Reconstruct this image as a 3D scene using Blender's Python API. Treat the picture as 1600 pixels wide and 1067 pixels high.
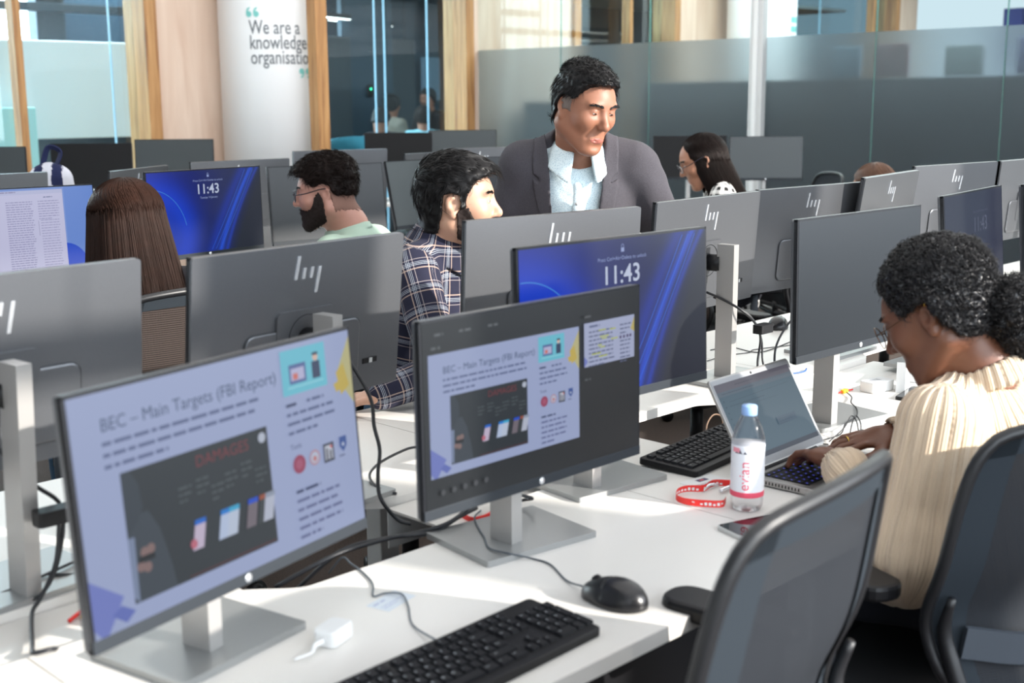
import bpy, bmesh, math, random
import numpy as np
from mathutils import Vector, Matrix
random.seed(7); rng = np.random.default_rng(7)
for _o in list(bpy.data.objects): bpy.data.objects.remove(_o)
SC = bpy.context.scene; COL = SC.collection
PI = math.pi
# ------------------------------------------------------------------ camera (world: +X along the desk rows, +Y across them, Z up, metres)
cam_d = bpy.data.cameras.new('camera'); cam = bpy.data.objects.new('camera', cam_d); COL.objects.link(cam)
_y0, _p, _r = math.radians(44.5), math.radians(10.9), math.radians(0.35)
_rt = Vector((math.sin(_y0), -math.cos(_y0), 0)); _hf = Vector((math.cos(_y0), math.sin(_y0), 0))
_hf = Vector((_rt.y * -1, _rt.x, 0)).normalized()
_fw = (_hf * math.cos(_p) + Vector((0, 0, -math.sin(_p)))).normalized()
_up = _rt.cross(_fw).normalized()
_rt2 = _rt * math.cos(_r) - _up * math.sin(_r); _up2 = _up * math.cos(_r) + _rt * math.sin(_r)
_m = Matrix((( _rt2.x, _up2.x, -_fw.x, 0.0), (_rt2.y, _up2.y, -_fw.y, 0.0), (_rt2.z, _up2.z, -_fw.z, 1.52), (0, 0, 0, 1)))
cam.matrix_world = _m
cam_d.sensor_width = 36.0; cam_d.lens = 1942 / 1600 * 36.0
cam_d.dof.use_dof = True; cam_d.dof.focus_distance = 3.45; cam_d.dof.aperture_fstop = 4.0
cam_d.clip_start = 0.05
SC.camera = cam
# ------------------------------------------------------------------ light
SC.view_settings.view_transform = 'Standard'; SC.view_settings.look = 'None'
SC.view_settings.gamma = 1.0; SC.view_settings.use_curve_mapping = False
SC.view_settings.exposure = 0.25
W = bpy.data.worlds.new('daylight'); SC.world = W; W.use_nodes = True
_bg = W.node_tree.nodes['Background']; _bg.inputs[0].default_value = (0.80, 0.90, 1.0, 1); _bg.inputs[1].default_value = 0.8
def sun(direction, strength, angle, color):
    d = bpy.data.lights.new('sun', 'SUN'); d.energy = strength; d.angle = angle; d.color = color
    o = bpy.data.objects.new('sun', d); COL.objects.link(o)
    o.rotation_euler = Vector(direction).to_track_quat('Z', 'Y').to_euler(); o.location = (4, -8, 6)
sun((0.35, -0.93, 0.37), 7.5, 0.012, (1.0, 0.94, 0.86))
def area(name, loc, to, sx, sy, power, color):
    d = bpy.data.lights.new(name, 'AREA'); d.shape = 'RECTANGLE'; d.size = sx; d.size_y = sy; d.energy = power; d.color = color
    o = bpy.data.objects.new(name, d); COL.objects.link(o); o.location = loc
    o.rotation_euler = (Vector(loc) - Vector(to)).to_track_quat('Z', 'Y').to_euler(); return o
area('window_daylight', (3.5, -2.45, 2.2), (3.5, 5, 0.9), 12, 2.6, 420, (0.86, 0.93, 1.0))
area('ceiling_fill', (4.5, 3.6, 3.6), (4.5, 3.6, 0), 9, 7, 210, (1.0, 0.98, 0.95))  # fill lamp added below the solid ceiling, no skylight there
area('ceiling_fill_far', (6.2, 7.4, 3.6), (6.4, 8.6, 0), 7, 2.2, 130, (1.0, 0.98, 0.95))  # second added fill, brightens only the background by the far wall
area('corridor_light', (11.3, 7.8, 3.6), (11.3, 8.4, 0), 3.5, 1.8, 26, (1.0, 0.98, 0.95))
area('atrium_daylight', (5.0, 13.4, 4.4), (5, 14.6, 0), 12, 3.5, 5200, (0.85, 0.95, 1.0))
area('far_office_light', (13.6, 5.0, 3.6), (13.6, 5.0, 0), 8.6, 7.5, 700, (1.0, 1.0, 1.0))
SC.cycles.max_bounces = 8; SC.cycles.transparent_max_bounces = 12; SC.cycles.transmission_bounces = 8
SC.cycles.sample_clamp_indirect = 6.0; SC.cycles.caustics_reflective = False; SC.cycles.caustics_refractive = False
# ------------------------------------------------------------------ materials
def rgb(r, g, b):
    f = lambda c: (c / 255 / 12.92) if c / 255 <= 0.04045 else ((c / 255 + 0.055) / 1.055) ** 2.4
    return (f(r), f(g), f(b), 1.0)
class Mat:
    def __init__(s, name):
        s.m = bpy.data.materials.new(name); s.m.use_nodes = True; s.t = s.m.node_tree; s.n = s.t.nodes
        s.b = s.n['Principled BSDF']; s.out = s.n['Material Output']
    def add(s, kind, **kw):
        nd = s.n.new(kind)
        for k, v in kw.items():
            if k in nd.inputs: nd.inputs[k].default_value = v
            else: setattr(nd, k, v)
        return nd
    def link(s, a, ao, b, bi): s.t.links.new(a.outputs[ao], b.inputs[bi])
    def set(s, **kw):
        for k, v in kw.items():
            s.b.inputs[k.replace('_', ' ')].default_value = v
        return s
def simple(name, col, rough=0.5, metal=0.0, spec=0.5, **kw):
    M = Mat(name); M.set(Base_Color=col, Roughness=rough, Metallic=metal)
    M.b.inputs['Specular IOR Level'].default_value = spec
    for k, v in kw.items(): M.b.inputs[k.replace('_', ' ')].default_value = v
    return M
def noisy(name, c1, c2, scale, rough=0.6, bump=0.0, detail=4.0, stretch=(1, 1, 1), metal=0.0, bscale=None, spec=0.5):
    M = simple(name, c1, rough, metal, spec)
    tc = M.add('ShaderNodeTexCoord'); mp = M.add('ShaderNodeMapping'); mp.inputs['Scale'].default_value = stretch
    nz = M.add('ShaderNodeTexNoise', Scale=scale, Detail=detail)
    rp = M.add('ShaderNodeMix', data_type='RGBA'); rp.inputs[6].default_value = c1; rp.inputs[7].default_value = c2
    M.link(tc, 'Object', mp, 'Vector'); M.link(mp, 0, nz, 'Vector'); M.link(nz, 0, rp, 0); M.t.links.new(rp.outputs[2], M.b.inputs['Base Color'])
    if bump:
        n2 = M.add('ShaderNodeTexNoise', Scale=bscale or scale, Detail=2.0); M.link(mp, 0, n2, 'Vector')
        bp = M.add('ShaderNodeBump', Strength=bump, Distance=0.002); M.link(n2, 0, bp, 'Height'); M.link(bp, 0, M.b, 'Normal')
    return M
M_desk = noisy('white_laminate', rgb(226, 224, 220), rgb(218, 214, 208), 3.0, rough=0.38).m
M_deskedge = simple('desk_edge_white', rgb(215, 225, 226), 0.45).m
M_white = simple('white_plastic', rgb(225, 226, 226), 0.4).m
M_whitemetal = simple('white_metal', rgb(200, 202, 202), 0.4).m
M_alu = simple('satin_aluminium', rgb(158, 160, 160), 0.38, 0.6).m
M_alulight = simple('silver_painted_metal', rgb(176, 174, 172), 0.4, 0.5).m
M_chrome = simple('polished_metal', rgb(235, 238, 242), 0.25, 0.75).m
M_back = noisy('monitor_back_silver', rgb(98, 100, 104), rgb(106, 108, 112), 400, rough=0.33, metal=0.62).m
M_bezel = simple('dark_bezel', rgb(24, 26, 31), 0.42, 0, 0.3).m
M_chin = simple('grey_chin', rgb(46, 50, 55), 0.5, 0.0, 0.15).m
M_blackpl = simple('black_plastic', rgb(16, 16, 19), 0.45, 0, 0.3).m
M_keycap = simple('black_keycap', rgb(14, 15, 20), 0.55, 0, 0.25).m
M_legend = simple('key_legend_white', rgb(200, 205, 210), 0.5).m
M_cable = simple('black_cable', rgb(26, 28, 33), 0.45).m
M_cableblue = simple('blue_cable', rgb(50, 90, 150), 0.45).m
M_red = simple('red_plastic', rgb(225, 45, 40), 0.45).m
M_yellow = simple('yellow_plastic', rgb(235, 190, 40), 0.45).m
M_carpet = noisy('brown_carpet', rgb(92, 78, 70), rgb(40, 34, 32), 160, rough=0.95, bump=0.6).m
M_teal = simple('teal_fabric', rgb(22, 92, 108), 0.9).m
M_darkgrey = simple('dark_grey_laminate', rgb(48, 54, 60), 0.5).m
M_darkscreenwall = simple('charcoal_fabric', rgb(52, 58, 66), 0.85).m

# screens: emission and colour come from the picture drawn on the display
def screen_mat(name, strength, base=(0.006, 0.007, 0.008, 1), rough=0.30):
    M = simple(name, base, rough, 0.0, 0.28)
    at = M.add('ShaderNodeAttribute', attribute_name='col')
    M.link(at, 'Color', M.b, 'Emission Color'); M.b.inputs['Emission Strength'].default_value = strength
    return M.m
M_screen = screen_mat('display_lit', 0.62)
M_screen_dim = screen_mat('display_dim', 0.26)
M_screen_off = simple('display_off', (0.008, 0.011, 0.015, 1), 0.33, 0.0, 0.42).m
M_screen_off_haze = simple('display_off_sky_haze', (0.045, 0.055, 0.060, 1), 0.45, 0.0, 0.6).m  # reflected sky haze put into the lifted base colour
M_screen_off2 = simple('display_off_black', (0.006, 0.006, 0.007, 1), 0.6, 0.0, 0.3).m
def attr_mat(name, rough=0.6):
    M = simple(name, (1, 1, 1, 1), rough); at = M.add('ShaderNodeAttribute', attribute_name='col')
    M.link(at, 'Color', M.b, 'Base Color'); return M.m
M_print = attr_mat('printed_ink')

# mesh weave of the office chairs: see-through net
def net_mat(name, col, scale, alpha):
    M = simple(name, col, 0.7, 0, 0.12); tc = M.add('ShaderNodeTexCoord')
    mp = M.add('ShaderNodeMapping'); mp.inputs['Scale'].default_value = (scale, scale, scale * 0.7)
    w1 = M.add('ShaderNodeTexWave', Scale=1.0); w1.bands_direction = 'X'
    w2 = M.add('ShaderNodeTexWave', Scale=1.0); w2.bands_direction = 'Z'
    M.link(tc, 'Object', mp, 0); M.link(mp, 0, w1, 0); M.link(mp, 0, w2, 0)
    mx = M.add('ShaderNodeMath', operation='MAXIMUM'); M.link(w1, 1, mx, 0); M.link(w2, 1, mx, 1)
    mr = M.add('ShaderNodeMapRange'); mr.inputs[1].default_value = 0.45; mr.inputs[2].default_value = 0.75
    mr.inputs[3].default_value = alpha; mr.inputs[4].default_value = 1.0
    M.link(mx, 0, mr, 0); M.link(mr, 0, M.b, 'Alpha')
    mc = M.add('ShaderNodeMix', data_type='RGBA'); mc.inputs[6].default_value = tuple(c * 0.35 for c in col[:3]) + (1,); mc.inputs[7].default_value = col
    M.link(mx, 0, mc, 0); M.t.links.new(mc.outputs[2], M.b.inputs['Base Color'])
    return M.m
M_net = net_mat('chair_mesh_grey', rgb(44, 47, 52), 105, 0.90)
M_net2 = net_mat('chair_mesh_brown', rgb(72, 64, 61), 72, 0.50)
M_netband = simple('chair_net_border', rgb(42, 48, 54), 0.75, 0, 0.12).m
M_chairframe = simple('chair_frame_black', rgb(26, 27, 30), 0.42).m
M_chairgrey = simple('chair_grey_plastic', rgb(66, 72, 80), 0.5, 0, 0.3).m
M_seat = noisy('seat_fabric', rgb(34, 36, 40), rgb(26, 27, 30), 200, rough=0.9).m

def wood_mat(name, c1, c2, c3, sc=(14, 14, 0.6), rough=0.55):
    M = simple(name, c1, rough); tc = M.add('ShaderNodeTexCoord'); mp = M.add('ShaderNodeMapping'); mp.inputs['Scale'].default_value = sc
    nz = M.add('ShaderNodeTexNoise', Scale=2.0, Detail=6.0, Distortion=0.6)
    cr = M.add('ShaderNodeValToRGB'); e = cr.color_ramp.elements; e[0].position = 0.3; e[0].color = c1; e[1].position = 0.72; e[1].color = c3
    k = e.new(0.5); k.color = c2
    M.link(tc, 'Object', mp, 0); M.link(mp, 0, nz, 0); M.link(nz, 0, cr, 0); M.link(cr, 0, M.b, 'Base Color'); return M.m
M_ply = wood_mat('birch_plywood', rgb(226, 205, 188), rgb(214, 190, 172), rgb(200, 170, 150), (3.0, 3.0, 0.35))
M_timber = wood_mat('pine_timber', rgb(190, 146, 96), rgb(170, 124, 76), rgb(132, 88, 52), (16, 16, 0.9))
M_ceiling = simple('grey_ceiling', rgb(185, 187, 190), 0.9).m
M_wall = simple('pale_wall', rgb(205, 210, 212), 0.85).m
M_column = simple('white_column', rgb(228, 230, 232), 0.7).m
M_palebrown = noisy('plaster_pale', rgb(215, 208, 202), rgb(205, 198, 192), 1.0, rough=0.8).m
def emit(name, col, s):
    M = simple(name, (0, 0, 0, 1), 0.6); M.b.inputs['Emission Color'].default_value = col; M.b.inputs['Emission Strength'].default_value = s; return M.m
M_lamp = emit('linear_lamp_glow', (1, 0.98, 0.94, 1), 6.0)
M_green = emit('green_led', (0.05, 1, 0.45, 1), 4.0)
# clear glass pane: mostly transparent with a mirror sheen
def pane_mat(name, tint, refl):
    M = Mat(name); M.n.remove(M.b)
    tr = M.add('ShaderNodeBsdfTransparent'); tr.inputs[0].default_value = tint
    gl = M.add('ShaderNodeBsdfGlossy'); gl.inputs['Roughness'].default_value = 0.03
    fr = M.add('ShaderNodeFresnel', IOR=1.5); ad = M.add('ShaderNodeMath', operation='MULTIPLY_ADD'); ad.inputs[1].default_value = 1.0; ad.inputs[2].default_value = refl
    M.link(fr, 0, ad, 0); mx = M.add('ShaderNodeMixShader')
    ge = M.add('ShaderNodeNewGeometry'); ff = M.add('ShaderNodeMath', operation='SUBTRACT'); ff.inputs[0].default_value = 1.0; M.link(ge, 'Backfacing', ff, 1); fm = M.add('ShaderNodeMath', operation='MULTIPLY'); M.link(ad, 0, fm, 0); M.link(ff, 0, fm, 1); M.link(fm, 0, mx, 0); M.link(tr, 0, mx, 1); M.link(gl, 0, mx, 2); M.link(mx, 0, M.out, 0)
    return M.m
M_glass = pane_mat('partition_glass', (0.90, 0.97, 0.96, 1), 0.02)
M_winglass = pane_mat('window_glass', (0.86, 0.96, 0.98, 1), 0.04)
M_specs = pane_mat('lens_glass', (0.9, 0.94, 0.97, 1), 0.06)
M_glassedge = simple('glass_edge_green', rgb(120, 175, 165), 0.2, Transmission_Weight=0.3).m
def frost_mat():
    M = Mat('frosted_film'); M.n.remove(M.b)
    rf = M.add('ShaderNodeBsdfRefraction'); rf.inputs['Roughness'].default_value = 0.30; rf.inputs['IOR'].default_value = 1.25; rf.inputs[0].default_value = (0.85, 0.90, 0.93, 1)
    df = M.add('ShaderNodeBsdfDiffuse'); df.inputs[0].default_value = (0.36, 0.41, 0.44, 1)
    tl = M.add('ShaderNodeBsdfTranslucent'); tl.inputs[0].default_value = (0.5, 0.56, 0.6, 1)
    m1 = M.add('ShaderNodeMixShader'); m1.inputs[0].default_value = 0.5; M.link(df, 0, m1, 1); M.link(tl, 0, m1, 2)
    m2 = M.add('ShaderNodeMixShader'); m2.inputs[0].default_value = 0.28; M.link(rf, 0, m2, 1); M.link(m1, 0, m2, 2); M.link(m2, 0, M.out, 0)
    return M.m
M_frost = frost_mat()
# ------------------------------------------------------------------ mesh helpers
class MB:
    """collects shapes into one mesh"""
    def __init__(s): s.v = []; s.f = []; s.mi = []; s.mats = []; s.sm = []; s.cols = None
    def mat(s, m):
        if m not in s.mats: s.mats.append(m)
        return s.mats.index(m)
    def add(s, vs, fs, m=None, smooth=False):
        o = len(s.v); s.v += [tuple(map(float, p)) for p in vs]; k = s.mat(m) if m is not None else 0
        for f in fs: s.f.append(tuple(i + o for i in f)); s.mi.append(k); s.sm.append(smooth)
        return s
    def xf(s, M, start=0):
        for i in range(start, len(s.v)): s.v[i] = tuple(M @ Vector(s.v[i]))
        return s
    def box(s, lo, hi, m=None, bev=0.0, seg=2, M=None):
        bm = bmesh.new(); bmesh.ops.create_cube(bm, size=1.0)
        for v in bm.verts:
            v.co = Vector([(lo[i] + hi[i]) / 2 + v.co[i] * (hi[i] - lo[i]) for i in range(3)])
        if bev > 0: bmesh.ops.bevel(bm, geom=list(bm.edges), offset=bev, segments=seg, affect='EDGES', profile=0.5)
        bm.verts.index_update(); vs = [(M @ v.co if M else v.co)[:] for v in bm.verts]; fs = [[v.index for v in f.verts] for f in bm.faces]
        bm.free(); return s.add(vs, fs, m, False)
    def vbox(s, lo, hi, m=None, r=0.02, seg=4, axis=2, bev=0.0, M=None):
        """box with the four edges along `axis` rounded by r"""
        bm = bmesh.new(); bmesh.ops.create_cube(bm, size=1.0)
        for v in bm.verts: v.co = Vector([(lo[i] + hi[i]) / 2 + v.co[i] * (hi[i] - lo[i]) for i in range(3)])
        es = [e for e in bm.edges if abs((e.verts[0].co - e.verts[1].co)[axis]) > 1e-6]
        bmesh.ops.bevel(bm, geom=es, offset=r, segments=seg, affect='EDGES', profile=0.5)
        if bev > 0:
            es = [e for e in bm.edges if abs((e.verts[0].co - e.verts[1].co)[axis]) < 1e-7]
            es = [e for e in es if len(e.link_faces) == 2 and abs(e.link_faces[0].normal.dot(e.link_faces[1].normal)) < 0.2]
            bmesh.ops.bevel(bm, geom=es, offset=bev, segments=2, affect='EDGES', profile=0.5)
        bm.verts.index_update(); vs = [(M @ v.co if M else v.co)[:] for v in bm.verts]; fs = [[v.index for v in f.verts] for f in bm.faces]
        bm.free(); return s.add(vs, fs, m, False)
    def lathe(s, prof, m=None, n=32, c=(0, 0, 0), smooth=True, M=None):
        vs = []; fs = []
        for r, z in prof:
            for k in range(n): a = 2 * PI * k / n; vs.append(Vector((c[0] + r * math.cos(a), c[1] + r * math.sin(a), c[2] + z)))
        for i in range(len(prof) - 1):
            for k in range(n): fs.append((i * n + k, i * n + (k + 1) % n, (i + 1) * n + (k + 1) % n, (i + 1) * n + k))
        if prof[0][0] > 1e-5: fs.append(tuple(range(n))[::-1])
        if prof[-1][0] > 1e-5: fs.append(tuple(range((len(prof) - 1) * n, len(prof) * n)))
        if M: vs = [M @ v for v in vs]
        return s.add([v[:] for v in vs], fs, m, smooth)
    def cyl(s, a, b, r, m=None, n=20, r2=None, smooth=True):
        a = Vector(a); b = Vector(b); d = b - a; L = d.length; q = d.to_track_quat('Z', 'Y').to_matrix().to_4x4()
        return s.lathe([(r, 0), (r2 if r2 is not None else r, L)], m, n, M=Matrix.Translation(a) @ q, smooth=smooth)
    def tube(s, pts, r, m=None, n=8, sub=6, closed=False, flat=None, rs=None):
        """smooth tube through control points; flat=(w,h) makes a ribbon section"""
        P = catmull(pts, sub, closed); T = []; N = len(P)
        for i in range(N):
            a = P[i - 1] if i or closed else P[i]; b = P[(i + 1) % N] if i < N - 1 or closed else P[i]; T.append((b - a).normalized())
        up = Vector((0, 0, 1)) if abs(T[0].z) < 0.9 else Vector((1, 0, 0)); nr = (up - T[0] * up.dot(T[0])).normalized(); vs = []
        for i in range(N):
            nr = (nr - T[i] * nr.dot(T[i])).normalized(); bn = T[i].cross(nr)
            rr = r if rs is None else r * np.interp(i / (N - 1), np.linspace(0, 1, len(rs)), rs)
            for k in range(n):
                a = 2 * PI * k / n
                if flat: ca, sa = (1 if math.cos(a) > 0 else -1) * flat[0] / 2, (1 if math.sin(a) > 0 else -1) * flat[1] / 2; vs.append(P[i] + bn * ca + nr * sa)
                else: vs.append(P[i] + nr * (math.cos(a) * rr) + bn * (math.sin(a) * rr))
        fs = []
        for i in range(N if closed else N - 1):
            j = (i + 1) % N
            for k in range(n): fs.append((i * n + k, i * n + (k + 1) % n, j * n + (k + 1) % n, j * n + k))
        if not closed: fs.append(tuple(range(n))[::-1]); fs.append(tuple(range((N - 1) * n, N * n)))
        return s.add([v[:] for v in vs], fs, m, not flat)
    def prism(s, poly, z0, z1, m=None, M=None, smooth=False):
        n = len(poly); vs = [Vector((x, y, z0)) for x, y in poly] + [Vector((x, y, z1)) for x, y in poly]
        if M: vs = [M @ v for v in vs]
        fs = [tuple(range(n))[::-1], tuple(range(n, 2 * n))] + [(i, (i + 1) % n, n + (i + 1) % n, n + i) for i in range(n)]
        return s.add([v[:] for v in vs], fs, m, smooth)
    def quad(s, a, b, c, d, m=None): return s.add([a, b, c, d], [(0, 1, 2, 3)], m)
    def build(s, name, material=None, parent=None, M=None):
        me = bpy.data.meshes.new(name); me.from_pydata(s.v, [], s.f)
        for m in (s.mats or [material]): me.materials.append(m)
        me.polygons.foreach_set('material_index', s.mi); me.polygons.foreach_set('use_smooth', s.sm)
        if s.cols is not None:
            ca = me.color_attributes.new('col', 'FLOAT_COLOR', 'CORNER')
            arr = np.ones((len(me.loops), 4), np.float32); vi = np.empty(len(me.loops), np.int32); me.loops.foreach_get('vertex_index', vi)
            arr[:, :3] = np.asarray(s.cols, np.float32)[vi]; ca.data.foreach_set('color', arr.ravel())
        me.update(); o = bpy.data.objects.new(name, me); COL.objects.link(o)
        if M: o.matrix_local = M
        if parent is not None: o.parent = parent
        return o
def catmull(pts, sub=6, closed=False):
    P = [Vector(p) for p in pts]; out = []; n = len(P)
    if n < 3: return P
    for i in range(n if closed else n - 1):
        p0 = P[i - 1] if (i or closed) else P[0] * 2 - P[1]; p1 = P[i]; p2 = P[(i + 1) % n]; p3 = P[(i + 2) % n] if (i < n - 2 or closed) else P[-1] * 2 - P[-2]
        for k in range(sub):
            t = k / sub; out.append(0.5 * ((2 * p1) + (p2 - p0) * t + (2 * p0 - 5 * p1 + 4 * p2 - p3) * t * t + (3 * p1 - p0 - 3 * p2 + p3) * t ** 3))
    if not closed: out.append(P[-1])
    return out
def tag(o, label, cat, group=None):
    o['label'] = label; o['category'] = cat
    if group: o['group'] = group
    return o
def thing(name, label, cat, loc=(0, 0, 0), rz=0.0, group=None):
    o = bpy.data.objects.new(name, None); COL.objects.link(o); o.location = loc; o.rotation_euler = (0, 0, rz); o.empty_display_size = 0.05
    return tag(o, label, cat, group)
def structure(o): o['kind'] = 'structure'; return o
def copy_tree(o, parent=None):
    c = o.copy(); COL.objects.link(c); c.parent = parent
    for ch in list(o.children): copy_tree(ch, c)
    return c
# text glyphs as flat triangles
_glyph = {}
def text_tris(txt, bold=0.0):
    key = (txt, bold)
    if key not in _glyph:
        cu = bpy.data.curves.new('lettering', 'FONT'); cu.body = txt; cu.resolution_u = 3; cu.offset = bold
        o = bpy.data.objects.new('lettering', cu); COL.objects.link(o)
        me = o.evaluated_get(bpy.context.evaluated_depsgraph_get()).to_mesh()
        me.calc_loop_triangles(); v = [tuple(x.co)[:2] for x in me.vertices]; t = [tuple(l.vertices) for l in me.loop_triangles]
        bpy.data.objects.remove(o); bpy.data.curves.remove(cu); _glyph[key] = (v, t)
    return _glyph[key]
class Canvas:
    """flat coloured shapes in a w x h rectangle (x right, y up, origin bottom left)"""
    def __init__(s): s.v = []; s.f = []; s.c = []; s.k = 0
    def _a(s, vs, fs, col, step=True):
        if step: s.k += 1
        o = len(s.v); z = s.k * 0.00006
        s.v += [(x, y, z) for x, y in vs]; s.f += [tuple(i + o for i in f) for f in fs]
        c = rgb(*col)[:3] if not callable(col) else None
        s.c += [c if c else rgb(*col(x, y))[:3] for x, y in vs]
    def rect(s, x, y, w, h, col, step=True): s._a([(x, y), (x + w, y), (x + w, y + h), (x, y + h)], [(0, 1, 2, 3)], col, step)
    def poly(s, pts, col): s._a(pts, [tuple(range(len(pts)))], col)
    def disc(s, x, y, r, col, n=28, ry=None): s.poly([(x + r * math.cos(2 * PI * k / n), y + (ry or r) * math.sin(2 * PI * k / n)) for k in range(n)], col)
    def grid(s, x, y, w, h, nx, ny, fn):
        vs = [(x + w * i / nx, y + h * j / ny) for j in range(ny + 1) for i in range(nx + 1)]
        fs = [(j * (nx + 1) + i, j * (nx + 1) + i + 1, (j + 1) * (nx + 1) + i + 1, (j + 1) * (nx + 1) + i) for j in range(ny) for i in range(nx)]
        s._a(vs, fs, fn)
    def text(s, txt, x, y, size, col, bold=0.0, anchor='l', rot=0.0, step=True):
        v, t = text_tris(txt, bold)
        if not v: return
        xs = [p[0] for p in v]; off = {'l': 0, 'c': -(max(xs) + min(xs)) / 2, 'r': -max(xs)}[anchor]; ca, sa = math.cos(rot), math.sin(rot)
        pts = [((px + off) * size, py * size) for px, py in v]
        s._a([(x + a * ca - b * sa, y + a * sa + b * ca) for a, b in pts], t, col, step)
    def line(s, pts, w, col):
        vs = []; fs = []
        for i, (x, y) in enumerate(pts):
            a = pts[max(0, i - 1)]; b = pts[min(len(pts) - 1, i + 1)]; dx, dy = b[0] - a[0], b[1] - a[1]; L = math.hypot(dx, dy) or 1
            ww = w(i / (len(pts) - 1)) if callable(w) else w
            vs += [(x - dy / L * ww / 2, y + dx / L * ww / 2), (x + dy / L * ww / 2, y - dx / L * ww / 2)]
        for i in range(len(pts) - 1): fs.append((2 * i, 2 * i + 1, 2 * i + 3, 2 * i + 2))
        s._a(vs, fs, col)
    def greek(s, x, y, w, rows, size, col, gap=1.5, step=True, last=0.6):
        """rows of small running text drawn as word blocks"""
        R = random.Random(int(x * 1e4 + y * 1e3)); s.k += 1
        for r in range(rows):
            cx = x; end = x + w * (last if r == rows - 1 else R.uniform(0.88, 1.0))
            while cx < end:
                ww = min(size * R.uniform(0.8, 3.2), end - cx)
                s.rect(cx, y - r * size * gap, ww, size * 0.5, col, False); cx += ww + size * 0.45
    def build(s, name, mat, parent, M, flip=False):
        mb = MB(); mb.v = [tuple(M @ Vector(p)) for p in s.v]; mb.f = s.f; mb.mi = [0] * len(s.f); mb.sm = [False] * len(s.f); mb.mats = [mat]; mb.cols = s.c
        return mb.build(name, None, parent)
# ================================================================== the room
ZD = 0.74                                     # desk height
XP = 9.0                                      # glazed partition
YW = 9.3                                      # wall with the timber windows
structure(MB().box((-4, -5, -0.1), (30, 20, 0), M_carpet).build('floor'))
structure(MB().box((-4, -2.6, 3.7), (24, YW + 0.3, 3.8), M_ceiling).build('ceiling'))
# window wall behind the photographer: piers and sill, open between
def pier_wall():
    m = MB(); m.box((-4, -2.75, 0), (24, -2.6, 0.3), M_wall)
    for x, w_ in ((-4, .22), (-1.2, .22), (1.1, .22), (2.92, .40), (4.98, .26), (6.3, .22), (7.8, .22), (9.6, .22), (11.6, .22), (15, .22), (19, .22), (23, .22)): m.box((x, -2.75, 0.3), (x + w_, -2.6, 3.7), M_wall)  # unseen piers, spaced so their shadows fall on chosen monitors
    return m.build('wall_near')
structure(pier_wall())
structure(MB().box((-4.1, -2.75, 0), (-4, YW, 3.7), M_wall).build('wall_left'))
structure(MB().box((24, -2.75, 0), (24.1, YW, 3.7), M_palebrown).build('wall_right'))
# far wall: plywood piers between timber-framed windows
M_glassjoint = simple('pale_glass_joint', rgb(150, 195, 220), 0.3).m
segs = [(2.2, 2.6), (5.36, 6.92), (8.90, 10.42), (12.32, 14.2), (17.72, 18.35)]
for i, (a, b) in enumerate(segs):
    o = structure(MB().box((a, YW, 0), (b, YW + 0.14, 3.7), M_ply).build('wall_far')); o.name = 'wall_far_%d' % (i + 1) if i else 'wall_far'
wins = [(2.6, 5.36, (4.20,)), (6.92, 8.90, ()), (10.42, 12.32, (11.42,)), (14.2, 17.72, (17.02,))]
for i, (a, b, mul) in enumerate(wins):
    root = thing('window_%d' % (i + 1), '', '', (a, YW, 0)); del root['label'], root['category']; root['kind'] = 'structure'
    m = MB(); T = 0.11
    m.box((0, -0.05, 0), (T, 0.03, 3.7), M_timber, 0.004).box((b - a - T, -0.05, 0), (b - a, 0.03, 3.7), M_timber, 0.004)
    m.box((T * 0.55, 0.03, 0), (T * 0.55 + 0.05, 0.22, 3.7), M_timber).box((b - a - T * 0.9, 0.035, 0), (b - a - T * 0.9 + 0.05, 0.3, 3.7), M_timber)
    m.box((T, -0.05, 0), (b - a - T, 0.10, 0.1), M_timber)
    m.build('window_frame', None, root)
    for c in ((0.55, 1.7, 2.45), (0.86, 0.98, 1.53), (), (0.5, 1.0, 1.6))[i]: MB().box((c, 0.155, 0.02), (c + 0.008, 0.175, 3.68), M_glassjoint).build('glass_joint', None, root)
    for c in mul: MB().box((c - a, 0.0, 0), (c - a + 0.06, 0.12, 3.7), M_timber, 0.004).build('mullion', None, root)
    MB().box((T * 0.7, 0.16, 0.02), (b - a - T * 0.9, 0.172, 3.68), M_winglass).build('pane', None, root)
# white round columns
def column(x, y, r, name='column'):
    o = MB().lathe([(r, 0), (r, 3.7)], M_column, 64).build('trim_%s' % name, None); o.location = (x, y, 0); return structure(o)
column(6.30, 9.0, 0.45, '1'); column(13.35, 8.8, 0.42, '2')
o = structure(MB().box((6.245, 8.33, 0), (6.36, 8.45, 3.7), M_timber, 0.004).build('trim_timber_post'))
# lettering on the first column, wrapped round it
def wrap_text(cx, cy, r, lines, name, label, cat, mat_col):
    vs = []; fs = []; cols = []
    for txt, a0, z, size, col, bold in lines:
        v, t = text_tris(txt, bold); o = len(vs)
        for px, py in v:
            a = a0 + (px * size * 0.70) / r
            vs.append((cx + (r + 0.003) * math.sin(a), cy - (r + 0.003) * math.cos(a), z + py * size)); cols.append(rgb(*col)[:3])
        fs += [tuple(i + o for i in f) for f in t]
    m = MB(); m.v = vs; m.f = fs; m.mi = [0] * len(fs); m.sm = [False] * len(fs); m.mats = [M_print]; m.cols = cols
    return tag(m.build(name), label, cat)
_g = (104, 110, 116)
_fa = -0.603                                   # angle on the column that faces the camera
wrap_text(6.30, 9.0, 0.45, [('We are a', _fa - 0.44, 2.075, 0.158, _g, 0.006), ('knowledge-', _fa - 0.44, 1.957, 0.158, _g, 0.006), ('organisation', _fa - 0.43, 1.838, 0.158, _g, 0.006)],
          'column_lettering', 'grey lettering reading We are a knowledge-organisation on the white column', 'lettering', _g)
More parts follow.
